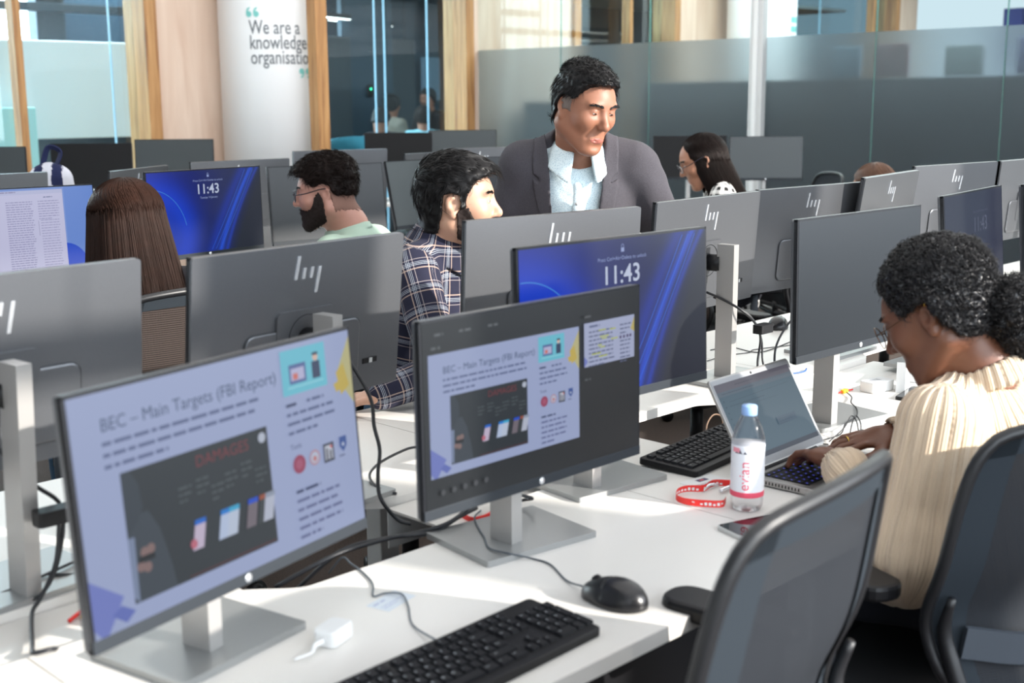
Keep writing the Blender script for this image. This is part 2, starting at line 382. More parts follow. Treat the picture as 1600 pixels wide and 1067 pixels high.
def quote_mark(a0, z, flip, name, label):
    vs = []; fs = []; r = 0.454
    for dx in (0.0, 0.062):
        pts = []
        n = 22
        for k in range(n): t = 2 * PI * k / n; pts.append((dx + 0.024 * math.cos(t), -0.004 + 0.024 * math.sin(t)))
        o = len(vs)
        tail = [(dx - 0.024, -0.004), (dx - 0.024, 0.016), (dx - 0.012, 0.042), (dx + 0.012, 0.052), (dx + 0.010, 0.040), (dx - 0.006, 0.026), (dx - 0.004, 0.012)]
        for P in (pts, tail):
            o = len(vs); Q = [((-x + 0.062, -y) if flip else (x, y)) for x, y in P]
            vs += [(6.30 + r * math.sin(a0 + x / r), 9.0 - r * math.cos(a0 + x / r), z + y) for x, y in Q]; fs.append(tuple(range(o, o + len(P))))
    m = MB(); m.add(vs, fs, M_tealprint); return tag(m.build(name), label, 'lettering')
M_tealprint = simple('teal_print', rgb(120, 195, 190), 0.6).m
quote_mark(_fa - 0.43, 2.235, False, 'opening_quote_mark', 'teal opening quotation mark above the column lettering')
quote_mark(_fa + 0.50, 1.775, True, 'closing_quote_mark', 'teal closing quotation mark below the column lettering')
# teal blocks printed on the second column
for k, z in enumerate((2.44, 2.33, 2.22, 2.10, 2.02)):
    m = MB(); n = 10; a1, a2 = -0.02, 0.4; vs = []
    for i in range(n + 1):
        a = a1 + (a2 - a1) * i / n; vs += [(13.35 + 0.424 * math.sin(a), 8.8 - 0.424 * math.cos(a), z), (13.35 + 0.424 * math.sin(a), 8.8 - 0.424 * math.cos(a), z + 0.07)]
    m.add(vs, [(2 * i, 2 * i + 2, 2 * i + 3, 2 * i + 1) for i in range(n)], M_tealprint)
    tag(m.build('printed_block'), ('topmost', 'second highest', 'middle', 'second lowest', 'lowest')[k] + ' of the teal rectangles printed on the column behind the partition', 'print', 'teal blocks printed on the far column')
# ---- glazed partition with a frosted band
joints = [9.3, 8.17, 7.10, 6.0, 4.89, 3.87, 2.8, 1.7, 0.6, -0.5]
for i in range(len(joints) - 1):
    y1, y0 = joints[i], joints[i + 1]
    r = tag(MB().box((XP, y0 + 0.004, 0.02), (XP + 0.012, y1 - 0.004, 3.69), M_glass).build('partition_pane'),
            'floor to ceiling glass partition pane with a frosted lower band', 'glass panel', 'glass partition panes')
    MB().box((XP - 0.0035, y0 + 0.004, 0.02), (XP - 0.0015, y1 - 0.004, 2.035), M_frost).build('frosted_band', None, r)
    MB().box((XP - 0.002, y0 - 0.003, 0.02), (XP + 0.012, y0 + 0.003, 3.69), M_glassedge).build('glass_edge', None, r)
o = MB().vbox((XP - 0.085, 5.86, 0), (XP - 0.01, 5.99, 3.7), M_whitemetal, 0.012, 3).box((XP - 0.10, 5.905, 0), (XP - 0.08, 5.945, 3.7), M_white, 0.004).build('partition_post')
tag(o, 'white metal post standing in front of the frosted glass partition', 'post')
# ---- room beyond the partition: dark screens below eye level, coloured panels above
def boxthing(name, lo, hi, mat, label, cat, group=None, bev=0.01, rz=0):
    o = MB().box(tuple(a - b for a, b in zip(lo, ((lo[0] + hi[0]) / 2, (lo[1] + hi[1]) / 2, lo[2]))), tuple(a - b for a, b in zip(hi, ((lo[0] + hi[0]) / 2, (lo[1] + hi[1]) / 2, lo[2]))), mat, bev).build(name)
    o.location = ((lo[0] + hi[0]) / 2, (lo[1] + hi[1]) / 2, lo[2]); o.rotation_euler = (0, 0, rz); return tag(o, label, cat, group)
boxthing('room_divider', (9.35, 0.6, 0), (9.43, 7.45, 1.69), M_darkscreenwall, 'long charcoal divider standing behind the frosted glass partition', 'divider')
boxthing('storage_cabinet', (9.5, 8.3, 0), (9.9, 9.15, 1.52), M_darkgrey, 'dark cabinet blurred behind the frosted glass left of the standing man', 'cabinet')
M_gsign = simple('green_sign', rgb(70, 170, 120), 0.5).m
boxthing('green_sign', (9.7, 8.45, 1.52), (9.73, 8.75, 1.78), M_gsign, 'green notice blurred behind the frosted glass', 'sign')
M_lilac = simple('lilac_panel', rgb(120, 120, 190), 0.6).m; M_redpanel = simple('brick_red_panel', rgb(150, 95, 95), 0.6).m
M_bluegrey = simple('blue_grey_panel', rgb(110, 140, 165), 0.6).m; M_palepanel = simple('pale_screen_wall', rgb(205, 212, 218), 0.6).m
for (y, w, z0, z1, m, lab) in ((5.35, .25, 1.7, 1.95, M_bluegrey, 'blue grey screen blurred behind frosted glass right of the post'), (4.95, .28, 1.7, 1.96, M_redpanel, 'brick red framed screen blurred behind the frosted glass'),
                        (4.35, .3, 1.7, 1.93, M_palepanel, 'pale screen blurred behind the frosted glass near a pane joint'), (3.78, .32, 1.7, 1.97, M_lilac, 'lilac screen blurred behind the frosted glass at far right')):
    boxthing('display_screen', (9.36, y - w / 2, z0), (9.42, y + w / 2, z1), m, lab, 'screen')
boxthing('blue_panel', (19.6, 8.2, 1.9), (20.4, 8.5, 2.9), simple('royal_blue_panel', rgb(20, 50, 140), 0.6).m, 'royal blue panel high behind the partition beyond the plywood', 'panel')
for k, (x, y, L, rz, lab) in enumerate(((15.2, 5.2, 2.6, 0.2, 'bright linear ceiling lamp at the top right behind the partition'), (19.5, 7.4, 2.0, 0.1, 'short linear ceiling lamp glowing beside the blue panel'), (17.5, 3.6, 2.2, 0.15, 'linear ceiling lamp farther right behind the partition'))):
    r = thing('linear_lamp', lab, 'ceiling lamp', (x, y, 2.62 if k != 1 else 2.3), rz)
    MB().box((-L / 2, -0.04, 0.0), (L / 2, 0.04, 0.07), M_blackpl).build('housing', None, r); MB().box((-L / 2, -0.03, -0.006), (L / 2, 0.03, 0), M_lamp).build('lamp_diffuser', None, r)
    for sx in (-L / 2 + 0.2, L / 2 - 0.2): MB().cyl((sx, 0, 0.07), (sx, 0, 1.075 if k != 1 else 1.395), 0.004, M_blackpl, 6).build('suspension_wire', None, r)
# linear lamps of this office, over the benches
for x, y, w_ in ((1.5, -2.2, 'by the window wall behind the camera'), (1.5, 0.2, 'above the camera in front of the nearest bench'), (5.5, 0.2, 'right of the camera before the nearest bench'), (5.5, 3.1, 'between the benches on the partition side'), (1.5, 3.1, 'between the benches above the seated men'), (3.6, 6.2, 'beyond the middle bench at left'), (6.8, 6.2, 'beyond the middle bench near the partition')):
    r = thing('linear_lamp', 'long black linear lamp ' + w_, 'ceiling lamp', (x, y, 2.72), 0, 'linear lamps over the benches')
    MB().box((-1.2, -0.04, 0), (1.2, 0.04, 0.07), M_blackpl).build('housing', None, r); MB().box((-1.19, -0.03, -0.006), (1.19, 0.03, 0), M_lamp).build('lamp_diffuser', None, r)
    for sx in (-1.0, 1.0): MB().cyl((sx, 0, 0.07), (sx, 0, 0.975), 0.004, M_blackpl, 6).build('suspension_wire', None, r)
# ---- beyond the timber windows: an atrium with beams, pale panels and a dark meeting room
M_beam = simple('dark_steel', rgb(38, 52, 62), 0.5).m; M_atrium = simple('pale_atrium_panel', rgb(222, 232, 236), 0.7).m; M_navy = simple('navy_panel', rgb(40, 66, 84), 0.6).m
M_mint = simple('pale_mint_panel', rgb(165, 215, 218), 0.7).m
structure(MB().box((-4, 16.5, 0), (30, 16.6, 4.5), M_atrium).build('wall_atrium'))
structure(MB().box((8.9, 12.6, 0), (24, 12.7, 4.0), M_navy).build('wall_meeting'))
for (lo, hi, m, nm, lab, cat) in (
    ((3.0, 12.0, 2.42), (8.3, 12.15, 2.50), M_beam, 'steel_beam', 'dark horizontal steel beam low in the left window view', 'beam'),
    ((5.2, 12.0, 2.66), (8.3, 12.15, 2.74), M_beam, 'steel_beam', 'short dark steel beam between the others in the left window view', 'beam'),
    ((3.0, 12.0, 2.96), (8.3, 12.2, 3.08), M_beam, 'steel_beam', 'upper dark steel beam crossing the top of the left window view', 'beam'),
    ((5.75, 12.2, 0), (6.05, 12.4, 3.4), M_beam, 'steel_column', 'dark steel column behind the left window', 'column'),
    ((6.05, 12.5, 2.0), (7.4, 12.6, 3.2), M_navy, 'glazed_screen', 'navy glazed panel behind the left window', 'panel'),
    ((3.2, 11.6, 1.20), (7.3, 11.63, 2.12), M_atrium, 'pale_screen_wall', 'large pale panel across the lower half of the left window view', 'panel'),
    ((4.4, 11.4, 0), (5.3, 11.5, 1.5), M_mint, 'pale_cabinet', 'pale mint cabinet behind the left window', 'cabinet'),
    ((5.3, 11.75, 0), (7.0, 11.9, 1.55), M_beam, 'dark_cabinet', 'dark cabinet standing behind the left window', 'cabinet'),
    ((8.45, 11.3, 0), (8.95, 11.4, 2.25), M_beam, 'dark_door', 'dark door standing open behind the middle window', 'door'),
    ((10.15, 12.1, 0), (10.6, 12.2, 2.3), M_beam, 'dark_door', 'dark door at the back behind the middle window', 'door'),
    ((11.0, 12.4, 1.55), (11.3, 12.45, 2.1), M_bluegrey, 'wall_screen', 'pale blue screen on the back wall behind the middle window', 'screen')):
    boxthing(nm, lo, hi, m, lab, cat)
o = MB().box((-0.04, -0.02, -0.07), (0.04, 0, 0.07), M_blackpl, 0.008).build('access_reader'); o.location = (9.37, 11.5, 1.66)
tag(o, 'small black access reader with a green light behind the middle window', 'access reader')
MB().lathe([(0.0, 0), (0.012, 0)], M_green, 12, M=Matrix.Translation((0, -0.022, 0.02)) @ Matrix.Rotation(PI / 2, 4, 'X')).build('indicator_light', None, o)
boxthing('reader_wall', (9.0, 11.52, 0), (9.75, 11.6, 2.88), M_navy, 'navy wall panel carrying the access reader behind the middle window', 'panel')
structure(MB().box((8.3, 10.6, 2.905), (18.5, 12.6, 2.95), M_ceiling).build('ceiling_meeting_room'))
r = thing('light_strip', 'white vertical strip of light behind the left part of the middle window', 'lamp', (9.45, 12.0, 1.30)); MB().box((-.02, -.02, 0), (.02, 0, .52), M_lamp).build('lamp_diffuser', None, r); MB().box((-.03, 0, -1.30), (.03, .03, .6), M_beam).build('mount', None, r)
for k, (x, y, L) in enumerate(((9.6, 11.9, 1.4), (8.6, 11.3, 1.0), (10.2, 12.2, 1.2), (16.5, 12.0, 2.4), (15.2, 11.2, 1.6), (12.6, 11.8, 1.5))):
    r = thing('linear_lamp', ['thin white lamp glowing high behind the middle window', 'short white lamp at the left behind the middle window', 'lower white lamp behind the middle window', 'long white lamp behind the far right window', 'second white lamp behind the far right window', 'white lamp behind the narrow window above the standing man'][k], 'ceiling lamp', (x, y, 2.45 if k != 2 else 2.25), 0.35)
    for sx in (-L / 2 + 0.1, L / 2 - 0.1): MB().cyl((sx, 0, 0.05), (sx, 0, 0.45 if k != 2 else 0.65), 0.004, M_blackpl, 6).build('suspension_wire', None, r)
    MB().box((-L / 2, -0.03, 0.0), (L / 2, 0.03, 0.05), M_blackpl).build('housing', None, r); MB().box((-L / 2, -0.024, -0.006), (L / 2, 0.024, 0), M_lamp).build('lamp_diffuser', None, r)
# ================================================================== benches
def bench(name, x0, x1, yn, label):
    """two rows of white tops back to back, with a cable gap between them"""
    r = thing(name, label, 'desk', (x0, yn, 0)); L = x1 - x0
    def top(ya, yb, nm, cut_hi):
        m = MB(); wd = 1.2; n = int(round(L / wd)); wd = L / n
        for i in range(n):
            a, b = i * wd + 0.0015, (i + 1) * wd - 0.0015; c = (a + b) / 2
            e = yb if cut_hi else ya; d = -0.075 if cut_hi else 0.075; pts = []
            for t in np.linspace(0, 1, 13): pts.append((c - 0.27 + 0.12 * t, e + d * (3 * t * t - 2 * t ** 3)))
            for t in np.linspace(0, 1, 13): pts.append((c + 0.15 + 0.12 * t, e + d * (1 - (3 * t * t - 2 * t ** 3))))
            o = ya if cut_hi else yb
            poly = [(a, o), (b, o), (b, e)] + pts[::-1] + [(a, e)]
            if not cut_hi: poly = poly[::-1]
            m.prism(poly, ZD - 0.025, ZD, M_desk)
        return m.build(nm, None, r)
    top(0, 0.60, 'desktop', True); top(0.78, 1.40, 'desktop', False)
    MB().box((0, 0.30, ZD - 0.075), (L, 0.32, ZD - 0.026), M_whitemetal).box((0, 1.38, ZD - 0.075), (L, 1.40, ZD - 0.026), M_whitemetal).build('rail', None, r)
    if yn < 2: MB().box((0.02, 0.10, 0.12), (L - 0.02, 0.118, ZD - 0.03), M_blackpl).build('shade_panel', None, r)  # added black sheet standing in for the shade under the near desk
    n = int(round(L / 1.2)); wd = L / n
    for i in range(-1, n):                       # tray lids between the cable openings
        a = max(0.02, (i + 0.5) * wd + 0.22); b = min(L - 0.02, (i + 1.5) * wd - 0.22)
        MB().box((a, 0.603, ZD - 0.022), (b, 0.777, ZD - 0.016), M_desk, 0.001).box((a, 0.603, ZD - 0.10), (b, 0.606, ZD - 0.021), M_whitemetal).box((a, 0.774, ZD - 0.10), (b, 0.777, ZD - 0.021), M_whitemetal).build('cable_tray', None, r)
    k = 0
    for x in np.arange(0.05, L, 2.4):
        for y in (0.08, 1.32): MB().box((x - 0.03, y - 0.03, 0), (x + 0.03, y + 0.03, ZD - 0.026), M_whitemetal, 0.004).build('leg', None, r)
    return r
bench('desk_bench', -0.5, 6.7, 1.07, 'nearest white double desk bench carrying the two slide screens')
bench('desk_bench', 0.6, 6.6, 3.78, 'middle white double desk bench behind the seated men')
# ================================================================== monitors
MW, MH = 0.539, 0.320
def hp_bars(m, cx, cz, y, h, mat, out):
    """four slanting bars: ascender, two short strokes, descender"""
    sl = 0.16
    for k, (z0, z1) in enumerate(((-0.20, 1.0), (-0.20, 0.36), (-0.20, 0.36), (-1.0, 0.36))):
        x = cx + (k - 1.5) * h * 0.26; w = h * 0.09
        P = [(x + sl * z0 * h / 1.0 * 0.6, cz + z0 * h / 2), (x + sl * z0 * h * 0.6 + w, cz + z0 * h / 2), (x + sl * z1 * h * 0.6 + w, cz + z1 * h / 2), (x + sl * z1 * h * 0.6, cz + z1 * h / 2)]
        vs = [(a, y, b) for a, b in P] + [(a, y + out, b) for a, b in P]
        m.add(vs, [(0, 1, 2, 3), (7, 6, 5, 4), (0, 4, 5, 1), (1, 5, 6, 2), (2, 6, 7, 3), (3, 7, 4, 0)], mat)
def monitor(label, panel, base, base_rz, face, picture=None, group=None, off=None, dark_back=False, cable=True):
    """panel = x, y, z of the top edge centre, yaw (deg), tilt (deg); face -1: screen towards -Y"""
    x, y, zt, yaw, tilt = panel; bx, by = base
    root = thing('monitor', label, 'monitor', (bx, by, ZD), 0, group)
    yw = math.radians(yaw) + (0 if face == -1 else PI)
    Mp = Matrix.Translation((x - bx, y - by, zt - ZD)) @ Matrix.Rotation(yw, 4, 'Z') @ Matrix.Rotation(math.radians(-tilt), 4, 'X') @ Matrix.Translation((0, 0, -MH))
    # panel frame: screen looks to local -Y, bottom edge at z=0, front surface y=0
    m = MB(); m.vbox((-MW / 2, 0.002, 0.0), (MW / 2, 0.016, MH), M_back, 0.006, 3, axis=1)
    m.xf(Mp); hs = m.build('housing', None, root)
    m = MB(); m.box((-MW / 2, 0.0, 0.0), (-MW / 2 + 0.0045, 0.010, MH), M_bezel).box((MW / 2 - 0.0045, 0, 0), (MW / 2, 0.010, MH), M_bezel).box((-MW / 2, 0, MH - 0.0045), (MW / 2, 0.010, MH), M_bezel)
    m.xf(Mp); m.build('bezel', None, root)
    m = MB(); m.box((-MW / 2, -0.0015, -0.0005), (MW / 2, 0.008, 0.017), M_chin, 0.001).xf(Mp); ch = m.build('chin', None, root)
    m = MB(); m.lathe([(0.0, 0), (0.0062, 0), (0.0062, 0.0006)], M_chrome, 18, M=Mp @ Matrix.Translation((0, -0.0016, 0.0085)) @ Matrix.Rotation(PI / 2, 4, 'X')).build('round_badge', None, ch)
    # thicker lower back with the electronics, plus mounting plate
    m = MB(); m.vbox((-0.15, 0.0155, 0.03), (0.15, 0.021, 0.16), M_back, 0.02, 4, axis=1, bev=0.004).xf(Mp); m.build('rear_bulge', None, root)
    m = MB(); m.vbox((-0.075, 0.016, 0.075), (0.075, 0.0225, 0.195), M_back, 0.012, 4, axis=1).xf(Mp); mp = m.build('mounting_plate', None, root)
    m = MB(); m.tube([(0.045 * math.cos(a), 0.023, 0.14 + 0.045 * math.sin(a)) for a in np.linspace(0, 2 * PI, 25)[:-1]], 0.0009, M_bezel, 5, 1, True).xf(Mp); m.build('pivot_ring', None, mp)
    m = MB(); hp_bars(m, 0, 0, 0, 0.075, M_chrome, 0.002); m.xf(Mp @ Matrix.Translation((0, 0.0165, 0.262)) @ Matrix.Rotation(PI, 4, 'Z') @ Matrix.Translation((0, -0.0015, 0))); m.build('badge', None, root)
    m = MB(); m.box((-0.205, 0.0155, 0.055), (-0.165, 0.018, 0.066), M_blackpl).box((-0.19, 0.0155, 0.0555), (-0.182, 0.0195, 0.0655), M_whitemetal).xf(Mp); m.build('port_panel', None, root)
    # display
    sw, sh = MW - 0.009, MH - 0.0045 - 0.017
    Ms = Mp @ Matrix.Translation((-sw / 2, -0.0006, 0.017)) @ Matrix.Rotation(PI / 2, 4, 'X')
    if picture:
        c = Canvas(); c.grid(0, 0, sw, sh, 1, 1, lambda a, b: (20, 20, 22)); picture(c, sw, sh); c.build('screen', M_screen if picture not in DIM else M_screen_dim, root, Ms)
    else:
        MB().add([tuple(Ms @ Vector(p)) for p in ((0, 0, 0), (sw, 0, 0), (sw, sh, 0), (0, sh, 0))], [(0, 1, 2, 3)], off or M_screen_off).build('screen', None, root)
    # stand: square plate, deep slim post, arm to the mounting plate
    Rb = Matrix.Rotation(math.radians(base_rz), 4, 'Z'); s = 1 if face == -1 else -1
    m = MB(); m.vbox((-0.124, -0.095, 0), (0.124, 0.095, 0.011), M_alu, 0.004, 2); m.xf(Rb); m.build('base_plate', None, root)
    back = Mp @ Vector((0, 0.0225, 0.135)); ph = min(zt - ZD - 0.035, 0.40)
    n = (Mp.to_3x3() @ Vector((0, 1, 0))); n.z = 0; n.normalize()
    ptop = Vector((back.x + n.x * 0.062, back.y + n.y * 0.062, back.z + 0.055)); pl = Rb.inverted() @ Vector((ptop.x, ptop.y, 0)); pc = Rb @ Vector((max(-.1, min(.1, pl.x)), max(-.062, min(.062, pl.y)), 0)); ex = n.cross(Vector((0, 0, 1)))
    vs = []
    for P, z in ((pc, 0.011), (ptop, ptop.z)):
        for a, b in ((-0.013, -0.027), (0.013, -0.027), (0.013, 0.027), (-0.013, 0.027)): q = ex * a + n * b; vs.append((P.x + q.x, P.y + q.y, z))
    MB().add(vs, [(3, 2, 1, 0), (4, 5, 6, 7), (0, 1, 5, 4), (1, 2, 6, 5), (2, 3, 7, 6), (3, 0, 4, 7)], M_alulight).build('post', None, root)
    mid = Vector((back.x, back.y, back.z)); e = ptop - n * 0.02; e.z = mid.z
    MB().cyl(mid + n * 0.001, e, 0.024, M_blackpl, 16).build('arm', None, root)
    return root
DIM = set()
# ---- pictures on the displays
def bloom(c, w, h, soft=1.0, u0=0.0):
    def fn(x, y):
        u, v = x / w, y / h
        base = np.array([8, 30, 150.]) * (1 - u) + np.array([22, 28, 60.]) * u
        r1 = math.hypot((u - 0.02) * 1.78, (v - 0.25) * 1.0)
        k = math.exp(-((r1 - 0.52) / 0.22) ** 2); base = base * (1 - 0.75 * k) + np.array([6, 70, 235.]) * 0.75 * k
        k = math.exp(-((r1 - 0.1) / 0.25) ** 2); base = base * (1 - 0.6 * k) + np.array([10, 90, 250.]) * 0.6 * k
        d = (u - 0.60 - 0.22 * v - 0.10 * v * v) * 1.78
        for off, wd, col, a in ((0.0, 0.045, (30, 90, 250), 0.8), (0.10, 0.03, (25, 70, 220), 0.7), (-0.14, 0.09, (10, 60, 220), 0.5)):
            k = math.exp(-((d - off) / wd) ** 2) * a; base = base * (1 - k) + np.array(col, float) * k
        if d > 0.16: k = min(1, (d - 0.16) / 0.12); base = base * (1 - k) + np.array([30, 34, 52.]) * k
        return tuple(np.clip(base * soft, 0, 255))
    c.grid(0, 0, w, h, 72, 42, fn)
    arc = [(w * (0.02 + 0.30 * math.cos(a)), h * (0.20 + 0.60 * math.sin(a))) for a in np.linspace(0.25, 1.62, 28)]
    c.line([(min(max(x, 0), w), y) for x, y in arc], 0.0020, (70, 150, 235))
    arc = [(w * (0.00 + 0.16 * math.cos(a)), h * (0.10 + 0.28 * math.sin(a))) for a in np.linspace(0.2, 1.55, 20)]
    c.line([(min(max(x, 0), w), max(y, 0)) for x, y in arc], 0.0018, (80, 170, 235))
    for o in (0.0, 0.035, 0.075): c.line([(w * (0.52 + o + 0.36 * t - 0.02 * t * t), h * (0.02 + 0.96 * t)) for t in np.linspace(0, 1, 16)], 0.0016, (50, 110, 240))
def lock_screen(c, w, h):
    bloom(c, w, h)
    x = w * 0.52; c.text('11:43', x, h * 0.715, 0.050, (205, 215, 240), 0.012, 'c')
    c.text('Press Ctrl+Alt+Delete to unlock', x, h * 0.865, 0.0105, (160, 175, 225), 0, 'c'); c.text('Tuesday 14 January', x, h * 0.655, 0.0105, (170, 185, 230), 0, 'c')
    for a in (0.0,):
        c.rect(x - 0.0045, h * 0.915, 0.009, 0.008, (160, 175, 225)); c.line([(x - 0.003, h * 0.915 + 0.008), (x - 0.003, h * 0.915 + 0.0125), (x, h * 0.915 + 0.0155), (x + 0.003, h * 0.915 + 0.0125), (x + 0.003, h * 0.915 + 0.008)], 0.0012, (160, 175, 225))
def lock_dim(c, w, h):
    c.rect(0, 0, w, h, (62, 68, 108)); x = w * 0.60
    c.text('11:43', x, h * 0.62, 0.060, (140, 146, 180), 0.0, 'c'); c.text('Press Ctrl+Alt+Delete to unlock', x, h * 0.80, 0.0105, (125, 130, 165), 0, 'c'); c.text('Tuesday 14 January', x, h * 0.50, 0.011, (125, 130, 165), 0, 'c')
DIM.add(lock_dim)
def slide(c, x0, y0, w, h):
    """the lecture slide: title, dark illustration, side column with icons"""
    P = lambda u, v: (x0 + u * w, y0 + v * h); S = w
    def g(x, y): u = (x - x0) / w; v = (y - y0) / h; return (158 - 26 * (1 - v) - 18 * u, 172 - 28 * (1 - v) - 14 * u, 212 - 20 * (1 - v) - 12 * u)
    c.grid(x0, y0, w, h, 10, 6, lambda x, y: (166, 178, 216))
    c.poly([P(0, 0.04), P(0, 0.25), P(0.095, 0.135), P(0.04, 0.0), P(0.02, 0)], (120, 132, 205)); c.poly([P(0.055, 0.07), P(0.085, 0.10), P(0.125, 0.055), P(0.095, 0.02)], (104, 118, 195))
    c.poly([P(1, 0.97), P(1, 0.62), P(0.955, 0.72), P(0.935, 0.80)], (196, 190, 140)); c.poly([P(0.93, 0.80), P(0.965, 0.84), P(0.985, 0.72), P(0.945, 0.68)], (205, 182, 90)); c.poly([P(0.915, 0.745), P(0.95, 0.76), P(0.955, 0.715), P(0.925, 0.70)], (205, 182, 90))
    x, y = P(0.085, 0.835); c.text('BEC \u2013 Main Targets (FBI Report)', x, y, S * 0.0445, (70, 88, 120), 0.0)
    x, y = P(0.085, 0.775); c.greek(x, y, S * 0.56, 3, S * 0.0175, (96, 108, 148), 1.55, last=0.35)
    a, b = P(0.125, 0.08); pw_, ph_ = 0.50 * w, 0.565 * h; c.rect(a, b, pw_, ph_, (44, 50, 56))
    c.poly([(a, b), (a, b + ph_ * .60), (a + pw_ * .03, b + ph_ * .66), (a + pw_ * .14, b + ph_ * .66), (a + pw_ * .20, b + ph_ * .50), (a + pw_ * .25, b + ph_ * .2), (a + pw_ * .27, b)], (62, 70, 80))
    c.poly([(a, b + ph_ * .52), (a, b + ph_), (a + pw_ * .05, b + ph_), (a + pw_ * .10, b + ph_ * .88), (a + pw_ * .11, b + ph_ * .70), (a + pw_ * .07, b + ph_ * .60)], (56, 64, 74))
    c.poly([(a, b + ph_ * .50), (a, b + ph_ * .05), (a + pw_ * .03, b), (a + pw_ * .04, b + ph_ * .5)], (128, 142, 172))
    for dx, dy in ((.09, .36), (.13, .37), (.06, .26), (.10, .24)): c.disc(a + pw_ * dx, b + ph_ * dy, S * .013, (138, 112, 110), 12)
    c.rect(a + pw_ * .05, b + ph_ * .29, pw_ * .10, ph_ * .045, (24, 26, 30))
    x, y = a + pw_ * 0.47, b + ph_ * 0.855; c.text('DAMAGES', x, y, S * 0.042, (128, 58, 64), 0.0)
    for q in (.38, .50, .60, .70, .82, .92): c.greek(a + pw_ * (q - .04), b + ph_ * (.70 + .05 * math.sin(q * 40)), pw_ * .09, 3, S * .011, (84, 92, 96), 1.5)
    for q, (t, bdy) in zip((.42, .60, .66, .80, .885, .93), (((30, 110, 215), (205, 190, 215)), ((30, 130, 220), (190, 205, 235)), ((60, 175, 220), (196, 208, 230)), ((25, 80, 210), (120, 110, 120)), ((160, 84, 60), (60, 66, 70)), ((150, 160, 180), (190, 196, 215)))):
        X, Y, Wd, Hd, sk = a + pw_ * q, b + ph_ * .30, pw_ * .075, ph_ * .24, pw_ * -.03
        c.poly([(X + sk, Y - Hd * .35), (X + sk + Wd, Y - Hd * .35), (X + Wd, Y + Hd * .45), (X, Y + Hd * .45)], bdy); c.poly([(X, Y + Hd * .45), (X + Wd, Y + Hd * .45), (X + Wd + .001, Y + Hd * .62), (X + .001, Y + Hd * .62)], t)
    c.disc(a + pw_ * .40, b + ph_ * .27, S * .012, (200, 110, 130), 12); c.disc(a + pw_ * .95, b + ph_ * .92, S * .014, (190, 198, 215))
    c.rect(a + pw_ * .35, b + ph_ * .025, pw_ * .63, ph_ * .006, (120, 50, 56))
    x, y = P(0.70, 0.755); c.rect(x, y, 0.185 * w, 0.22 * h, (112, 200, 222)); c.rect(x + .03 * w, y + .05 * h, .07 * w, .095 * h, (90, 110, 165)); c.rect(x + .037 * w, y + .065 * h, .055 * w, .06 * h, (190, 190, 225)); c.rect(x + .045 * w, y + .07 * h, .02 * w, .03 * h, (215, 120, 110))
    c.rect(x + .125 * w, y + .05 * h, .034 * w, .085 * h, (52, 66, 100)); c.disc(x + .142 * w, y + .155 * h, .011 * w, (225, 190, 175), 14); c.rect(x + .13 * w, y + .165 * h, .024 * w, .014 * h, (40, 50, 80)); c.rect(x + .02 * w, y + .03 * h, .15 * w, .008 * h, (150, 220, 235))
    x, y = P(0.705, 0.70); c.greek(x, y, S * .075, 1, S * .017, (60, 70, 110)); c.greek(x + S * .085, y, S * .12, 1, S * .0165, (96, 108, 148)); c.greek(x, y - S * .026, S * .20, 3, S * .0165, (96, 108, 148), 1.55)
    x, y = P(0.705, 0.49); c.text('Tools', x, y, S * .020, (80, 90, 130)); y = P(0, 0.41)[1]
    c.disc(P(.735, 0)[0], y, S * .026, (160, 68, 100)); c.disc(P(.735, 0)[0], y, S * .014, (175, 90, 120)); c.disc(P(.80, 0)[0], y + S * .003, S * .022, (190, 150, 165)); c.disc(P(.80, 0)[0], y + S * .003, S * .016, (190, 200, 222)); c.disc(P(.80, 0)[0], y, S * .008, (200, 130, 130))
    X = P(.838, 0)[0]; c.rect(X, y - S * .024, S * .046, S * .054, (62, 66, 84)); c.rect(X + S * .007, y - S * .017, S * .032, S * .040, (205, 210, 225)); c.rect(X + S * .012, y - S * .017, S * .007, S * .033, (50, 50, 66)); c.rect(X + S * .026, y - S * .017, S * .007, S * .026, (50, 50, 66)); c.rect(X + S * .030, y + S * .014, S * .008, S * .008, (205, 60, 60))
    X = P(.925, 0)[0]; c.poly([(X - S * .016, y + S * .035), (X + S * .016, y + S * .035), (X + S * .016, y + S * .008), (X, y - S * .010), (X - S * .016, y + S * .008)], (64, 92, 160)); c.disc(X, y + S * .012, S * .006, (190, 200, 225), 10); c.greek(X - S * .02, y - S * .022, S * .045, 1, S * .010, (110, 120, 155))
    x, y = P(0.71, 0.27); c.greek(x, y, S * .17, 1, S * .017, (60, 70, 110)); c.greek(x, y - S * .026, S * .19, 5, S * .0165, (104, 112, 155), 1.55, last=0.5)
def slide_full(c, w, h): slide(c, 0, 0, w, h)
